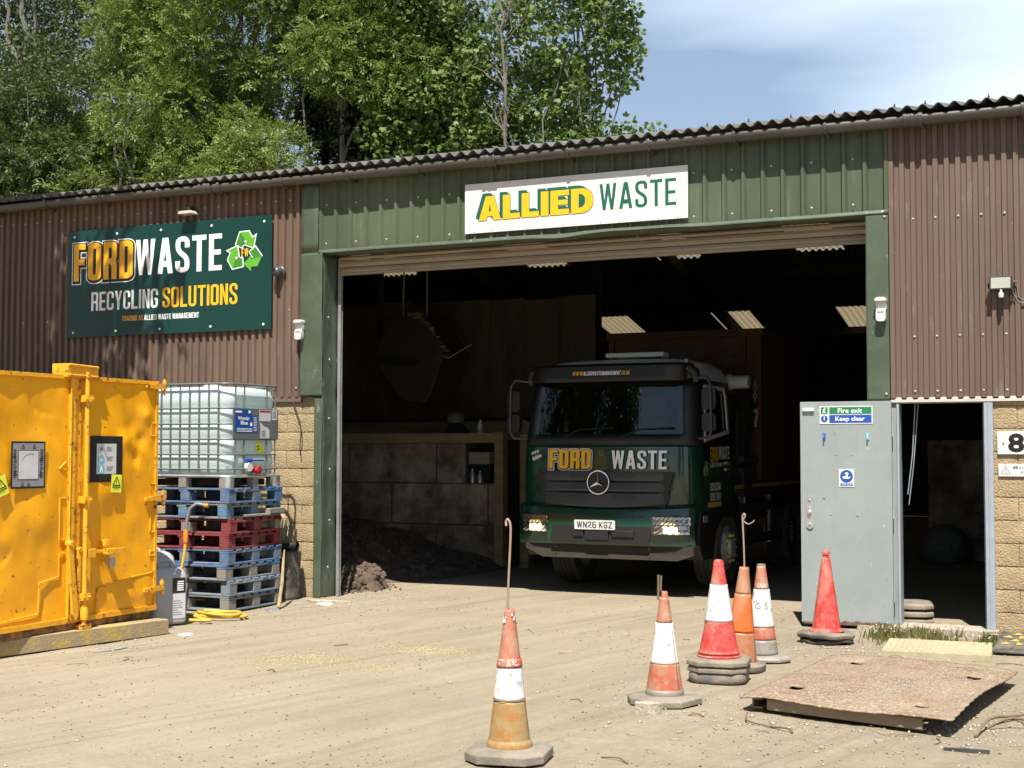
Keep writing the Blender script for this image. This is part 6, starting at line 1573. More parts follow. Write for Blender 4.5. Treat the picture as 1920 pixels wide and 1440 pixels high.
# light bar
mb = MB(); mb.box(-.22, .55, .58, .80, 2.885, 2.945); lb = mb.build('light_bar', 'sensor', tr, bev=.015)
mb = MB(); mb.box(-.14, -.10, .62, .76, 2.80, 2.885); mb.box(.42, .46, .62, .76, 2.80, 2.885); mb.box(-.14, .46, .66, .70, 2.83, 2.86); mb.build('light_bar_feet', 'black', lb)
MB().lathe([(.03, 0), (.03, .04), (.02, .05), (.005, .055)], 12, (.86, .52, 2.79)).build('roof_lamp', 'white', tr, 40)
# front panel lettering, plane leans like the panel
pf = Plane((0, .012 - .05, 1.45), (1, 0, 0), (0, .06, 1))
letter('lettering', 'FORD', pf, -.71, -.165, .055, .285, ['yellowink', 'blackink', 'whiteink'], tr, .02, .40, .155, .075, out=((.082, 2, 0, (.006, -.02)), (.05, 1, .0012, (.006, -.02)), (.016, 1, .0022, (0, 0))))
letter('lettering', 'WASTE', pf, .105, .80, .055, .275, ['whiteink'], tr, .024, .40, .135, .075)
btext('lettering', 'Audrey', pf, -.93, .205, .05, 'whiteink', tr, .045, .11, .02, R(24), .3); btext('lettering', 'Kathleen', pf, -.915, .145, .05, 'whiteink', tr, .045, .13, .02, R(24), .3)
# bonnet badge
mb = MB()
put(mb, pf, disc(-.025, .245, .036, 28), [disc(-.025, .245, .030, 28)[::-1]], .024)
for k in range(3):
    a = R(90 + 120 * k); put(mb, pf, [(-.025 + .031 * math.cos(a), .245 + .031 * math.sin(a)), (-.025 + .008 * math.cos(a + 1.05), .245 + .008 * math.sin(a + 1.05)), (-.025 + .008 * math.cos(a - 1.05), .245 + .008 * math.sin(a - 1.05))], [], .024)
mb.build('bonnet_badge', 'chrome', tr, recalc=False)
# grille
gz = [1.475, 1.36, 1.345, 1.235, 1.22, 1.11]
mb = MB()
def gw(z): return .90 - (1.475 - z) * .28
for z1, z0, out_ in ((1.475, 1.365, .03), (1.350, 1.240, .045), (1.225, 1.095, .06)):
    P = []
    for z, o in ((z1, -.01), (z1 - .012, -out_ * .6), (z0 + .02, -out_), (z0, -out_ + .012), (z0 - .004, .02)):
        w = gw(z); zz_ = z
        P.append([(x * w, -.03 + o - .05 * (1 - x * x) + (.06 * abs(x) ** 6), zz_ - (.045 * (1 - x * x) if z0 < 1.1 and z < z1 - .02 else 0)) for x in np.linspace(-1, 1, 33)])
    mb.grid(P)
grm = mb
gr = bpy.data.objects.new('holder', None)
def _back(gr): MB().prism([(-.88, 1.47), (.88, 1.47), (.76, 1.03), (-.76, 1.03)], .0, .03, lambda x, y, d: (x, d - .045, y)).build('grille_back', 'black', gr)
mb = grm
for z0, zc in ((1.40, 4), (1.275, 4), (1.15, 4)):
    for r_ in range(4):
        for k in range(34):
            x = -.42 + k * .025 + (.0125 if r_ % 2 else 0)
            if abs(x + .03) < .17: continue
            z = z0 + r_ * .017; o = {1.40: -.075, 1.275: -.09, 1.15: -.103}[z0]
            y = -.03 + o + .033 - .05 * (1 - (x / .88) ** 2) - .006 - (.033 if False else 0)
            yy = -.03 - {1.40: .03, 1.275: .045, 1.15: .06}[z0] * (.62 + .38 * min(1, (.07 - r_ * .017 + .02) / .09)) - .05 * (1 - (x / gw(z)) ** 2) - .0015
            mb.add([(x - .007, yy, z), (x, yy, z - .006), (x + .007, yy, z), (x, yy, z + .006)], [(0, 1, 2, 3)], 1)
bpy.data.objects.remove(gr); gr = grm.build('grille', ['tgrille', 'blackink'], tr, 40); _back(gr)
# star emblem
st = MB(); sx, sy, sz = -.03, -.155, 1.345
ring_ = [(sx + .138 * math.cos(2 * math.pi * k / 40), sy, sz + .138 * math.sin(2 * math.pi * k / 40)) for k in range(41)]
st.tube(ring_, .010, 8, cap=False)
for k in range(3):
    a = R(90 + 120 * k); d = Vector((math.cos(a), 0, math.sin(a))); q = Vector((-math.sin(a), 0, math.cos(a))); c_ = Vector((sx, sy - .01, sz)); tip = c_ + d * .132
    b1 = c_ + d * .012 + q * .021; b2 = c_ + d * .012 - q * .021; m_ = c_ + Vector((0, -.022, 0))
    st.add([tuple(m_), tuple(b1), tuple(tip), tuple(b2), tuple(c_ + Vector((0, .006, 0)))], [(0, 1, 2), (0, 2, 3), (4, 2, 1), (4, 3, 2)])
em = st.build('star_emblem', 'chrome', tr, 30)
MB().lathe([(.14, sy + .005), (.145, sy + .03), (.145, sy + .09)], 36, (sx, 0, sz), 0, 'y').build('emblem_disc', 'black', em, 40)
# bumper
P = []
def bw(z): return 1.14
for z, y in ((1.03, .06), (1.05, -.02), (1.02, -.07), (.90, -.10), (.72, -.10), (.60, -.07), (.595, .05)):
    row = []
    for x in np.linspace(-1, 1, 41):
        ax_ = abs(x); row.append((x * 1.125, y - .04 * (1 - x * x) + .30 * max(0, ax_ - .80) ** 1.6 * 4, z + (.035 * (ax_ ** 2) if z > .95 else (-.0))))
    P.append(row)
bm = MB().grid(P).build('bumper', 'tankgreen', tr, 40)
mb = MB(); mb.prism([(-.62, .83), (.66, .83), (.60, .64), (-.66, .64)], 0, .02, lambda x, y, d: (x, -.155 + d - .0 + .03 * (x * x), y)); mb.build('bumper_recess', 'black', tr, bev=.01)
mb = MB(); mb.box(-.20, .10, -.17, -.13, .66, .80); mb.box(-.36, -.22, -.165, -.14, .70, .78); mb.box(.14, .42, -.165, -.14, .70, .78); mb.build('tow_cover', 'black', tr, bev=.008)
# steel skirt
mb = MB(); mb.prism([(-1.02, .605), (1.12, .605), (1.12, .50), (.93, .435), (-.78, .435), (-1.02, .54)], -.11, -.095, lambda x, y, d: (x, d + .05 * x * x - .02 * (y - .4), y)); sk = mb.build('steel_skirt', 'skirt', tr)
mb = MB(); mb.lathe([(.012, -.118), (.010, -.122)], 8, (-.60, 0, .56), 0, 'y'); mb.lathe([(.012, -.118), (.010, -.122)], 8, (.60, 0, .56), 0, 'y'); mb.build('skirt_bolts', 'black', sk)
# number plate
pn_ = Plane((-.065, -.172, .785), (1, 0, 0), (0, -.08, 1))
mb = MB(); mb.prism(rr(-.26, 0, .26, .112, .012, .012), 0, .006, lambda x, y, d: pn_.p(x, y, d)); npl = mb.build('number_plate', 'signwhite', tr)
letter('lettering', 'WN26 KGZ', pn_, -.225, .225, .018, .095, ['blackink'], npl, .008, .56, .135, .14)
# headlamps
for s_, x0, x1 in ((-1, -1.085, -.68), (1, .625, 1.105)):
    yv = lambda x: -.135 + .30 * max(0, abs(x) / 1.125 - .80) ** 1.6 * 4 + .04 * (x / 1.125) ** 2
    mb = MB(); mb.grid([[(x, yv(x) - .004, z) for x in np.linspace(x0, x1, 12)] for z in (.735, .955)]); hl = mb.build('headlamp', 'black', tr)
    mb = MB(); mb.grid([[(x, yv(x) - .012 - (.012 if (i + j) % 2 else 0), z) for i, x in enumerate(np.linspace(x0 + .03, x1 - .02, 17))] for j, z in enumerate(np.linspace(.855, .945, 4))]); mb.grid([[(x, yv(x) - .012 - (.014 if (i + j) % 2 else 0), z) for i, x in enumerate(np.linspace(x0 + .04, x1 - .03, 11))] for j, z in enumerate(np.linspace(.745, .845, 5))]); mb.build('reflector', 'chrome', hl)
    xc = (x0 + x1) / 2 + (.03 if s_ < 0 else -.0)
    mb = MB(); mb.grid([[(x, yv(x) - .030, z) for x in np.linspace(xc - .085, xc + .085, 6)] for z in (.757, .83)]); mb.build('lit_bulb', 'bulb', hl)
    mb = MB(); mb.grid([[(x, yv(x) - .042, z) for x in np.linspace(x0 + .015, x1 - .01, 12)] for z in (.74, .80, .86, .95)]); mb.build('lamp_cover', 'clear', hl)
# corner panels: steps and mesh flaps
mb = MB(); mb.prism([(.84, 1.06), (1.0, 1.10), (1.06, 1.04), (1.02, .99), (.86, 1.0)], 0, .02, lambda x, y, d: (x, .12 + d, y)); mb.build('corner_step', 'galv', tr)
# doors: seam, handle, stripes, lettering on the near side
ps = Plane((1.153, 0, 0), (0, 1, 0), (0, 0, 1))
letter('lettering', 'FORD', ps, .52, .86, 1.60, 1.77, ['yellowink', 'blackink'], tr, .002, .40, .155, .075, out=((.06, 1, 0, (0, -.02)),))
letter('lettering', 'WASTE', ps, .90, 1.36, 1.62, 1.78, ['whiteink'], tr, .002, .40, .135, .075)
letter('lettering', 'RECYCLING', ps, .62, 1.02, 1.53, 1.58, ['whiteink'], tr, .002, .40, .125, .07); letter('lettering', 'SOLUTIONS', ps, 1.05, 1.36, 1.54, 1.59, ['yellowink'], tr, .002, .40, .125, .07)
for k, s_ in enumerate(('01323 833044', '01825 724615')): letter('lettering', s_, ps, .52, .97, 1.24 - k * .12, 1.335 - k * .12, ['whiteink'], tr, .002, .42, .13, .09)
recycle('recycling_emblem', ps, .36, 1.50, .10, tr, .003)
letter('lettering', 'FW', ps, .325, .395, 1.475, 1.525, ['yellowink'], tr, .006, .36, .12, .08)
recycle('recycling_emblem', ps, .56, 1.56, .06, tr, .003, mats=('troof', 'tgrille', 'tgrille'))
mb = MB(); put(mb, ps, rect(.42, 1.045, .98, 1.105), [], .002); mb.build('reflective_stripe', 'chev', tr)
mb = MB(); mb.box(1.145, 1.170, 1.16, 1.28, 1.56, 1.59); mb.box(1.145, 1.170, 1.16, 1.28, 1.48, 1.51); mb.build('door_handle', 'galv', tr, bev=.008)
MB().box(1.10, 1.14, .30, .47, .87, .95).build('side_marker', 'galv', tr, bev=.006)
mb = MB(); mb.prism([(.20, 1.0), (1.62, 1.0), (1.62, .95), (1.95, .93), (2.1, .72), (1.95, .70), (1.80, .88), (1.10, .90), (.82, .72), (.72, .42), (.30, .42), (.12, .62)], .86, 1.135, lambda a, b, c: (c, a, b)); mb.build('wheel_arch', 'black', tr, bev=.01)
mb = MB(); mb.prism([(.20, 1.0), (1.62, 1.0), (1.62, .95), (1.95, .93), (2.1, .72), (1.95, .70), (1.80, .88), (1.10, .90), (.82, .72), (.72, .42), (.30, .42), (.12, .62)], -1.135, -.86, lambda a, b, c: (c, a, b)); mb.build('wheel_arch', 'black', tr, bev=.01)
# wheels
def wheel(x, y, out_, rear=False):
    w = thing('wheel', None, None) if False else bpy.data.objects.new('wheel', None)
    COL.objects.link(w); w.parent = tr; w.location = (x, y, .50); w.empty_display_size = .1
    s_ = 1 if out_ > 0 else -1
    pr = [(.285, .0), (.30, .015), (.42, .03), (.482, .02), (.50, -.02)]
    for k in range(4): b = -.035 - k * .058; pr += [(.50, b), (.488, b - .006), (.488, b - .014), (.50, b - .02)]
    pr += [(.482, -.29), (.42, -.30), (.30, -.285), (.285, -.27)]
    MB().lathe([(r, s_ * z) for r, z in pr], 48, (0, 0, 0), 0, 'x', cap=False).build('tyre', 'tyre', w, 40)
    d = .0 if not rear else -.12
    mb = MB(); mb.lathe([(r, s_ * (z + d)) for r, z in [(.286, -.27), (.286, -.01), (.275, .0), (.262, -.02), (.25, -.03), (.20, .035 if not rear else -.03), (.155, .05 if not rear else -.04), (.12, .05), (.115, .09), (.05, .10), (.01, .10)]], 40, (0, 0, 0), 0, 'x', cap=False)
    rimb = mb
    mb = MB()
    for k in range(10):
        a = 2 * math.pi * k / 10; mb.lathe([(.018, s_ * (.045 + d)), (.018, s_ * (.075 + d)), (.010, s_ * (.09 + d))], 6, (0, .165 * math.cos(a), .165 * math.sin(a)), 0, 'x')
    mb.build('nut_caps', 'nut' if not rear else 'rim', w)
    for k in range(8):
        a = 2 * math.pi * (k + .5) / 8; rimb.lathe([(.026, s_ * (.008 + d)), (.024, s_ * (.0105 + d))], 10, (0, .222 * math.cos(a), .222 * math.sin(a)), 1, 'x')
    rimb.build('rim', ['rim', 'blackink'], w, 40)
wheel(1.09, 1.42, 1); wheel(-1.09, 1.42, -1); wheel(1.09, 5.0, 1, True); wheel(-1.09, 5.0, -1, True)
MB().tube([(-.95, 1.42, .5), (.95, 1.42, .5)], .06, 10).build('axle', 'steel', tr); MB().tube([(-.95, 5.0, .5), (.95, 5.0, .5)], .06, 10).build('axle', 'steel', tr)
# chassis, deck, guards
mb = MB()
for x in (-.42, .42): mb.box(x - .05, x + .05, .3, 7.0, .70, .98)
mb.box(-.42, .42, .35, .5, .7, .9); mb.build('chassis', 'steel', tr)
mb = MB(); mb.box(-1.1, 1.1, 2.2, 7.2, 1.12, 1.22); mb.box(-1.12, -1.02, 2.2, 7.2, 1.22, 1.30); mb.box(1.02, 1.12, 2.2, 7.2, 1.22, 1.30); mb.build('deck', 'steel', tr)
mb = MB(); mb.box(1.121, 1.126, 1.72, 2.12, 1.235, 1.285); mb.box(1.121, 1.126, 2.6, 6.9, 1.235, 1.285); mb.build('reflective_stripe', 'chev', tr)
for z in (.90, .47): MB().box(1.06, 1.10, 2.05, 4.35, z, z + .13).build('side_guard', 'skirt', tr, bev=.01)
for y in (2.42, 3.75):
    mb = MB(); mb.box(1.02, 1.058, y, y + .07, .44, 1.12); mb.prism([(y - .22, 1.12), (y + .05, 1.12), (y + .05, .82), (y - .08, .86), (y - .18, .98)], 1.03, 1.05, lambda a, b, c: (c, a, b)); mb.build('guard_bracket', 'galv', tr)
mb = MB(); mb.box(.55, 1.0, 2.1, 3.4, .55, 1.05); mb.build('fuel_tank', 'tgrille', tr, bev=.05)
mb = MB(); mb.box(.45, 1.08, 2.3, 4.1, 1.56, 1.66); mb.box(.5, 1.05, 2.4, 4.0, 1.22, 1.50); mb.build('deck_locker', 'tgrille', tr, bev=.02)
mb = MB(); mb.box(-1.05, 1.05, 1.58, 1.70, .95, 2.55); mb.build('cab_rear', 'black', tr, bev=.03)
mb = MB(); mb.lathe([(.10, 0), (.105, .02), (.105, .05), (.085, .055), (.085, .28), (.07, .285)], 20, (.98, 1.92, 2.62), 0, 'x'); mb.build('air_intake', 'troof', tr, 40)
mb = MB(); mb.tube([(.95, 1.80, 1.55), (.95, 1.80, 2.6)], .05, 10); mb.tube([(1.05, 1.72, 1.2), (1.05, 1.72, 1.9)], .018, 8); mb.tube([(1.08, 1.98, 1.45), (1.08, 1.96, 2.25)], .018, 8); mb.build('pipes', 'skirt', tr, 60)
mb = MB()
for s_ in (-1, 1):
    mb = MB(); mb.prism([(2.3, 1.2), (2.65, 1.2), (3.2, 2.45), (3.15, 2.72), (2.2, 2.62), (2.2, 2.48), (2.85, 2.44)], s_ * .92 - .09, s_ * .92 + .09, lambda a, b, c: (c, a, b)); mb.build('lift_arm', 'steel', tr, bev=.02)
    MB().tube([(s_ * .96, 2.6, 1.3), (s_ * .96, 3.0, 2.2)], .05, 10).build('lift_ram', 'skirt', tr, 60)
def chain(x, y, z1, z0, name='chain'):
    mb = MB(); z = z1; k = 0
    while z > z0:
        q = [(x + (.022 * math.cos(a) if k % 2 else 0), y + (0 if k % 2 else .022 * math.cos(a)), z + .038 * math.sin(a)) for a in [2 * math.pi * i / 10 for i in range(11)]]
        mb.tube(q, .008, 5, cap=False); z -= .06; k += 1
    return mb
chain(1.05, 3.0, 2.66, 2.40).build('lift_chain', 'galv', tr, 60)
chain(1.05, 3.02, 2.38, 2.20).build('lift_chain', 'steel', tr, 60)
mb = MB(); mb.tube(crv([(1.06, 2.95, 2.26), (1.06, 3.0, 2.30), (1.06, 3.06, 2.25), (1.06, 3.03, 2.17), (1.06, 2.99, 2.12), (1.06, 2.99, 2.05)], 5), .016, 8); mb.build('lift_hook', 'troof', tr, 60)
# mirrors
for s_ in (-1, 1):
    mb = MB(); q = [(s_ * 1.06, .20, 2.58), (s_ * 1.24, .10, 2.60), (s_ * 1.29, .08, 2.52), (s_ * 1.30, .08, 2.2), (s_ * 1.30, .08, 1.95), (s_ * 1.26, .10, 1.88), (s_ * 1.10, .20, 1.87)]
    mb.tube(q, .016, 8); ma = mb.build('mirror_arm', 'tgrille', tr, 60)
    for z, h in ((2.34, .13), (2.06, .11)):
        m2 = MB().prism(rr(s_ * 1.265 - .085, z - h, s_ * 1.265 + .085, z + h, .05, .05), .10, .19, lambda x, y, d: (x, d, y)).build('mirror_head', 'black', ma, 40, bev=.015)
# wipers
mb = MB(); mb.tube([(-.62, .03, 1.83), (-.30, .06, 1.97)], .012, 6); mb.tube([(-.58, .02, 1.86), (-.35, .02, 1.98), (.10, .02, 2.0)], .008, 6); mb.tube([(.10, .02, 1.83), (.42, .05, 1.97)], .012, 6); mb.tube([(.15, .02, 1.86), (.40, .03, 1.98), (.86, .05, 2.0)], .008, 6)
mb.build('wiper', 'black', tr, 60)
MB().lathe([(.045, 0), (.045, .012), (.03, .014)], 16, (.62, .035, 1.835)).build('washer_cap', 'tgrille', tr, 40)
# inside of the cab
for x in (-.62, .58):
    mb = MB(); mb.box(x - .26, x + .26, .85, 1.30, 1.55, 1.75); mb.prism([(1.25, 1.7), (1.40, 1.7), (1.48, 2.42), (1.36, 2.44)], x - .25, x + .25, lambda a, b, c: (c, a, b)); mb.box(x - .13, x + .13, 1.38, 1.48, 2.40, 2.54); mb.build('seat', 'seat', tr, bev=.04)
mb = MB(); mb.prism([(.25, 1.6), (.62, 1.6), (.60, 1.90), (.45, 1.97), (.22, 1.90)], -1.05, 1.05, lambda a, b, c: (c, a, b)); mb.build('dashboard', 'seat', tr, bev=.02)
ring_ = [(.58 + .22 * math.cos(a), .66 + .10 * math.sin(a), 2.0 + .19 * math.sin(a)) for a in [2 * math.pi * k / 24 for k in range(25)]]
MB().tube(ring_, .017, 8, cap=False).build('steering_wheel', 'black', tr, 60)
t = thing('hi_vis_vest', 'yellow hi-vis vest hung up behind the windscreen of the lorry', 'vest', (-5.80, 3.18, 2.0))
MB().prism([(-.16, 0), (.16, 0), (.17, .38), (.08, .46), (-.08, .46), (-.17, .38)], 0, .03, lambda x, y, d: (x, d, y)).build('vest_cloth', 'vest', t, bev=.01)
t = thing('drinks_bottle', 'clear drinks bottle with a red band on the lorry dashboard by the windscreen', 'bottle', (-5.08, 2.08, 1.95))
MB().lathe([(.04, 0), (.043, .10), (.043, .20), (.018, .27), (.018, .30)], 16).build('bottle_body', 'bluegrey', t, 50); MB().lathe([(.0445, .10), (.0445, .15)], 16, cap=False).build('bottle_label', 'redink', t, 50)
# orange container on the deck
oc = thing('orange_container', 'faded orange container with worn stencilled ALLIED 2 on the back of the lorry', 'container', (-5.94, 4.9, 1.32))
mb = MB(); mb.box(-1.12, 1.12, 0, 2.9, .0, 2.06)
mb.build('container_body', 'orangeskip', oc, bev=.02)
mb = MB()
for x in (-1.12, -.36, .36, 1.04): mb.box(x, x + .08, -.05, .0, 0, 2.0)
mb.box(-1.16, 1.16, -.06, .06, 2.0, 2.10); mb.box(-1.16, -1.08, 0, 2.9, 2.0, 2.10); mb.box(1.08, 1.16, 0, 2.9, 2.0, 2.10)
mb.build('container_rib', 'orangeskip', oc, bev=.005)
po = Plane((0, -.052, 0), (1, 0, 0), (0, 0, 1))
letter('lettering', 'ALLIED', po, -.70, .32, 1.70, 1.92, ['blackink'], oc, .001, .48, .17, .10)
letter('lettering', '2', po, .58, .80, 1.62, 1.98, ['blackink'], oc, .001, .55, .2, .10)
MB().box(-.75, .9, -.051, -.001, 1.55, 1.995).build('letter_panel', 'orangeskip', oc)

# ------------------------------------------------------------------ trees
def quads_mesh(name, C_, A_, B_, mat, parent, mid=.5):
    """leaf blades: centre base C_, along A_, across B_ (n,3): a pointed four corner blade each"""
    n = len(C_); V3 = np.stack([C_, C_ + A_ * mid + B_, C_ + A_, C_ + A_ * mid - B_], 1).reshape(-1, 3)
    F = np.arange(n * 4).reshape(-1, 4)
    me = bpy.data.meshes.new(name); me.vertices.add(n * 4); me.vertices.foreach_set('co', V3.reshape(-1)); faces_np(me, F); me.materials.append(mt[mat])
    o = bpy.data.objects.new(name, me); COL.objects.link(o); o.parent = parent; return o
def unit(v): return v / np.maximum(1e-6, np.linalg.norm(v, axis=-1, keepdims=True))
def crown(name, parent, clumps, dens, size, mat, kind='ash', droop=.35, seed=1, squash=.8, asp=.2):
    g = np.random.default_rng(seed); Cs = []; As = []; Bs = []
    for cx_, cy_, cz_, r in clumps:
        n = max(6, int(dens * r * r)); d = unit(g.normal(size=(n, 3))); rad = r * g.uniform(.35, 1.0, n) ** .6
        d2 = d * np.array([1, 1, squash]); c = np.array([cx_, cy_, cz_]) + d2 * rad[:, None]
        ax_ = unit(d + g.normal(size=(n, 3)) * .7 + np.array([0, 0, -droop]))
        L = size * g.uniform(.65, 1.35, n)
        side_ = unit(np.cross(ax_, unit(g.normal(size=(n, 3)) * .8 + np.array([0, 0, 1.0]))))
        if kind == 'ash':
            # pinnate leaf: leaflets along a rib
            for f_, s_ in ((.15, 1), (.15, -1), (.38, 1), (.38, -1), (.60, 1), (.60, -1), (.80, 1), (.80, -1), (.9, 0)):
                a_ = unit(ax_ * (.65 if s_ else 1) + side_ * s_ * .9 + np.array([0, 0, -.15]) + g.normal(size=(n, 3)) * .12); l = L * .36
                w = unit(np.cross(a_, np.cross(ax_, side_) + g.normal(size=(n, 3)) * .4)) * (l * .17)[:, None]
                Cs.append(c + ax_ * (L * f_)[:, None]); As.append(a_ * l[:, None]); Bs.append(w)
        elif kind == 'maple':
            for s_ in (-.85, 0, .85):
                a_ = unit(ax_ + side_ * s_ + g.normal(size=(n, 3)) * .1); l = L * (.62 if s_ else .75)
                w = unit(np.cross(a_, np.cross(ax_, side_))) * (l * .34)[:, None]
                Cs.append(c + (g.normal(size=(n, 3)) * .004)); As.append(a_ * l[:, None]); Bs.append(w)
        else:
            for q in range(3):
                a_ = unit(ax_ + g.normal(size=(n, 3)) * .6); l = L * .6
                w = unit(np.cross(a_, g.normal(size=(n, 3)))) * (l * asp)[:, None]
                Cs.append(c + g.normal(size=(n, 3)) * size * .3); As.append(a_ * l[:, None]); Bs.append(w)
    return quads_mesh(name, np.concatenate(Cs), np.concatenate(As), np.concatenate(Bs), mat, parent)
def limb(mb, a, b, r0, r1, wob=.06, n=6, seed=0):
    a, b = Vector(a), Vector(b); g = random.Random(seed); L = (b - a).length; P = []; Rr = []
    for k in range(n + 1):
        t_ = k / n; j = wob * L * math.sin(math.pi * t_); P.append(a.lerp(b, t_) + Vector((g.uniform(-1, 1), g.uniform(-1, 1), g.uniform(-.5, .5))) * j * .6); Rr.append(r0 + (r1 - r0) * t_)
    mb.tube(P, Rr, 7)
    return P
def tree(name, label, base, H, clumps, dens, size, mat, kind, seed, r0=.28, droop=.35, extra=None, twigs=0, asp=.2, squash=.8, limbs=.35):
    t = thing(name, label, 'tree', base); g = random.Random(seed); mb = MB()
    bx, by = base[0], base[1]
    loc = [(c[0] - bx, c[1] - by, c[2], c[3]) for c in clumps]
    top_ = (loc[0][0] * .5, loc[0][1] * .5, H * .72)
    P = limb(mb, (0, 0, -.1), top_, r0, r0 * .4, .05, 9, seed)
    limb(mb, top_, (top_[0] + g.uniform(-.8, .8), top_[1], H * .97), r0 * .4, .03, .08, 6, seed + 1)
    for k, c in enumerate(loc):
        st_ = P[min(len(P) - 1, max(2, int(len(P) * g.uniform(.35, 1))))]
        if c[2] > st_.z - 1 and g.random() < limbs: limb(mb, st_, (c[0], c[1], c[2] + c[3] * .2), max(.04, r0 * .32), .02, .10, 6, seed + k * 3)
        for q in range(twigs):
            e = (c[0] + g.uniform(-1, 1) * c[3], c[1] - abs(g.uniform(0, 1)) * c[3], c[2] + g.uniform(-.8, .9) * c[3])
            limb(mb, (c[0], c[1], c[2]), e, .035, .008, .12, 4, seed + k * 7 + q)
    if extra: extra(mb)
    mb.build('trunk', 'bark', t, 50)
    crown('crown', t, loc, dens, size, mat, kind, droop, seed, squash, asp)
    return t
def blob(cx_, cy_, z0, z1, rx, n, rmin, rmax, seed, fy=.7, shape=lambda f: 1.0):
    g = random.Random(seed); out_ = []
    for k in range(n):
        f = (k + g.random()) / n; a = g.uniform(0, 6.28); q = math.sqrt(g.random()) * rx * shape(f)
        out_.append((cx_ + q * math.cos(a), cy_ + q * fy * math.sin(a), z0 + (z1 - z0) * f, g.uniform(rmin, rmax)))
    return out_
dome = lambda f: math.sqrt(max(.05, 1 - abs(f * 1.7 - .75) ** 2.2 * .8)) if f < 1 else .4
# dark broad-leaved tree at the far left
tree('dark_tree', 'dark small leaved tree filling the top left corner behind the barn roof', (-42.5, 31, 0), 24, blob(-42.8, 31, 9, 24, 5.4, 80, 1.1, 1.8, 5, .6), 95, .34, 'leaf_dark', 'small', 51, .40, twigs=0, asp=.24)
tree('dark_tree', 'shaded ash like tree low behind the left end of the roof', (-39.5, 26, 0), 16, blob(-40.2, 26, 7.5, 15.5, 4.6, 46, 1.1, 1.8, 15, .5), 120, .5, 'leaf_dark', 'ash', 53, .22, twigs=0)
# bright ash
tree('ash_tree', 'bright yellow green ash tree left of centre with feathery leaves', (-33.0, 29.5, 0), 22,
     blob(-33.3, 29, 9.5, 22, 4.4, 74, 0.9, 1.6, 7, .55) + blob(-29.4, 26.8, 9, 13.0, 2.0, 20, .8, 1.2, 8, .5), 150, .48, 'leaf_ash', 'ash', 57, .28, twigs=0)
tree('ash_tree', 'lower ash tree with pale branches spreading just above the roof edge', (-35.5, 27, 0), 15, blob(-35.2, 27, 7.5, 14.5, 3.8, 40, .9, 1.5, 17, .5), 130, .46, 'leaf_ash', 'ash', 59, .2, twigs=1)
# tall tree of a dark-leaved species in the middle
tree('dark_leaved_tree', 'tall dark dense tree with bare grey branches left of the maple', (-26.2, 32.5, 0), 22,
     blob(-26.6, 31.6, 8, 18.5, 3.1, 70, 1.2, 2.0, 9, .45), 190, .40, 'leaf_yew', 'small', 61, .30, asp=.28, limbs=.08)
tree('ash_tree', 'tall ash with drooping feathery sprays over the dark tree in the middle', (-27.5, 30.0, 0), 22,
     blob(-26.6, 29.2, 15.4, 22, 3.4, 48, 1.0, 1.6, 19, .5) + blob(-24.4, 28.8, 14.6, 17, 1.0, 9, .6, .9, 21, .5), 130, .46, 'leaf_ash', 'ash', 63, .2, twigs=1, limbs=.12)
# maples to the right
tree('maple_tree', 'bushy green maple in the middle behind the roof', (-22.4, 30.5, 0), 19.5,
     blob(-22.5, 30, 8.5, 18.8, 2.5, 74, .6, 1.15, 11, .6) + blob(-24.3, 29, 8.5, 14.5, 1.1, 18, .7, 1.1, 12, .5), 190, .235, 'leaf_maple', 'maple', 65, .18, droop=.5, twigs=0, limbs=.15)
tree('maple_tree', 'open crowned maple with sky showing through at the right of the trees', (-17.3, 30.5, 0), 21.5,
     blob(-17.5, 30, 9, 20.8, 1.75, 78, .5, 1.0, 13, .6) + blob(-15.6, 29.5, 17.6, 19.5, .7, 9, .35, .6, 14, .5) + blob(-15.7, 29.6, 10.0, 12.8, .9, 14, .4, .75, 16, .5) + blob(-15.9, 29.6, 14.2, 16.8, .7, 9, .4, .7, 18, .5), 180, .235, 'leaf_maple', 'maple', 67, .13, droop=.5, twigs=0, limbs=.15)
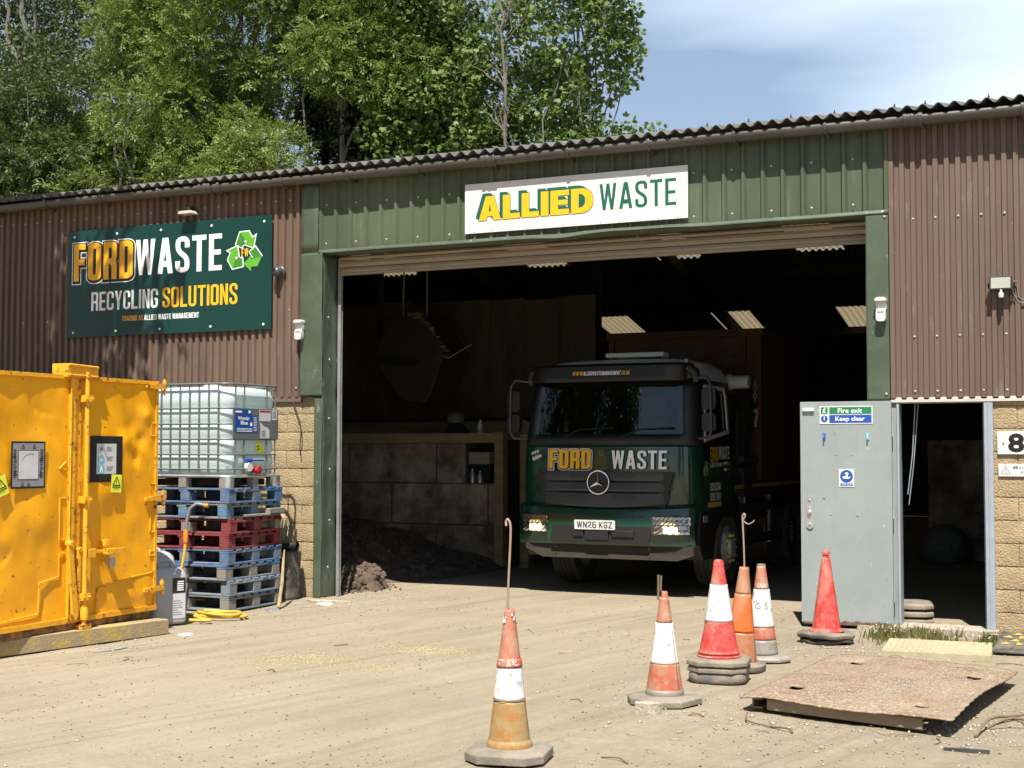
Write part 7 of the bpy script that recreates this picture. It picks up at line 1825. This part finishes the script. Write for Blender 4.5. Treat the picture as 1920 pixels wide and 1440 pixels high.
tree('maple_tree', 'slim leafy maple between the bushy maple and the open one', (-19.9, 31, 0), 17,
     blob(-20.0, 31, 8.5, 16.2, 1.5, 46, .6, 1.1, 23, .6), 160, .235, 'leaf_maple', 'maple', 69, .13, droop=.5, twigs=0)
# bare dead tree
t = thing('dead_tree', 'bare dead sapling with thin grey branches rising in front of the maples', 'tree', (-18.9, 28.6, 0)); mb = MB()
P = limb(mb, (0, 0, 0), (-1.15, .0, 15.8), .09, .045, .03, 10, 3); P2 = limb(mb, P[-1], (-1.35, .2, 18.9), .045, .012, .05, 6, 4)
for k in range(26):
    g = random.Random(k); s_ = (P + P2)[g.randint(6, len(P + P2) - 2)]; a = g.uniform(-1, 1); L = g.uniform(.8, 2.4)
    e = limb(mb, s_, (s_.x + L * a * .8, s_.y - .1, s_.z + L * g.uniform(.5, 1)), .028, .007, .10, 5, k + 40)
    limb(mb, e[3], (e[3].x + g.uniform(-.5, .5), e[3].y, e[3].z + g.uniform(.3, .9)), .02, .006, .1, 3, k + 80)
limb(mb, P[5], (1.3, .2, 16.2), .05, .012, .05, 8, 9)
mb.build('trunk', 'bark', t, 50)
# a tree beyond the left edge of the frame whose boughs shade the left wall
tree('overhanging_tree', 'leafy tree beyond the left edge of the frame whose boughs shade the left wall', (-18.5, -6.5, 0), 15,
     blob(-13.1, -3.5, 9.6, 12.4, 1.3, 24, .65, 1.0, 25, .5) + blob(-10.9, -3.4, 8.4, 11.0, .8, 14, .14, .34, 26, .6) + blob(-15.5, -5, 9, 13, 2.2, 16, 1.0, 1.5, 27), 120, .40, 'leaf_ash', 'small', 71, .35, twigs=1, asp=.3)
# trees across the yard behind the camera, seen only mirrored in the glass
for k, (x, y, h) in enumerate(((-15.8, -24, 22), (-20.0, -25, 23), (-25, -26, 22), (-4, -40, 11), (7, -44, 12))):
    tree('yard_tree', ('tall tree across the yard behind the camera, mirrored in the middle of the windscreen', 'tallest tree across the yard behind the camera', 'tree across the yard behind the camera, furthest to the left', 'round tree across the yard straight behind the camera', 'lowest tree across the yard behind the camera on the right')[k], (x, y, 0), h, blob(x, y, 1.5, h, 3.0, 46, 1.3, 2.0, 30 + k, .6), 70, .5, 'leaf_dark', 'small', 80 + k, .3, asp=.3)
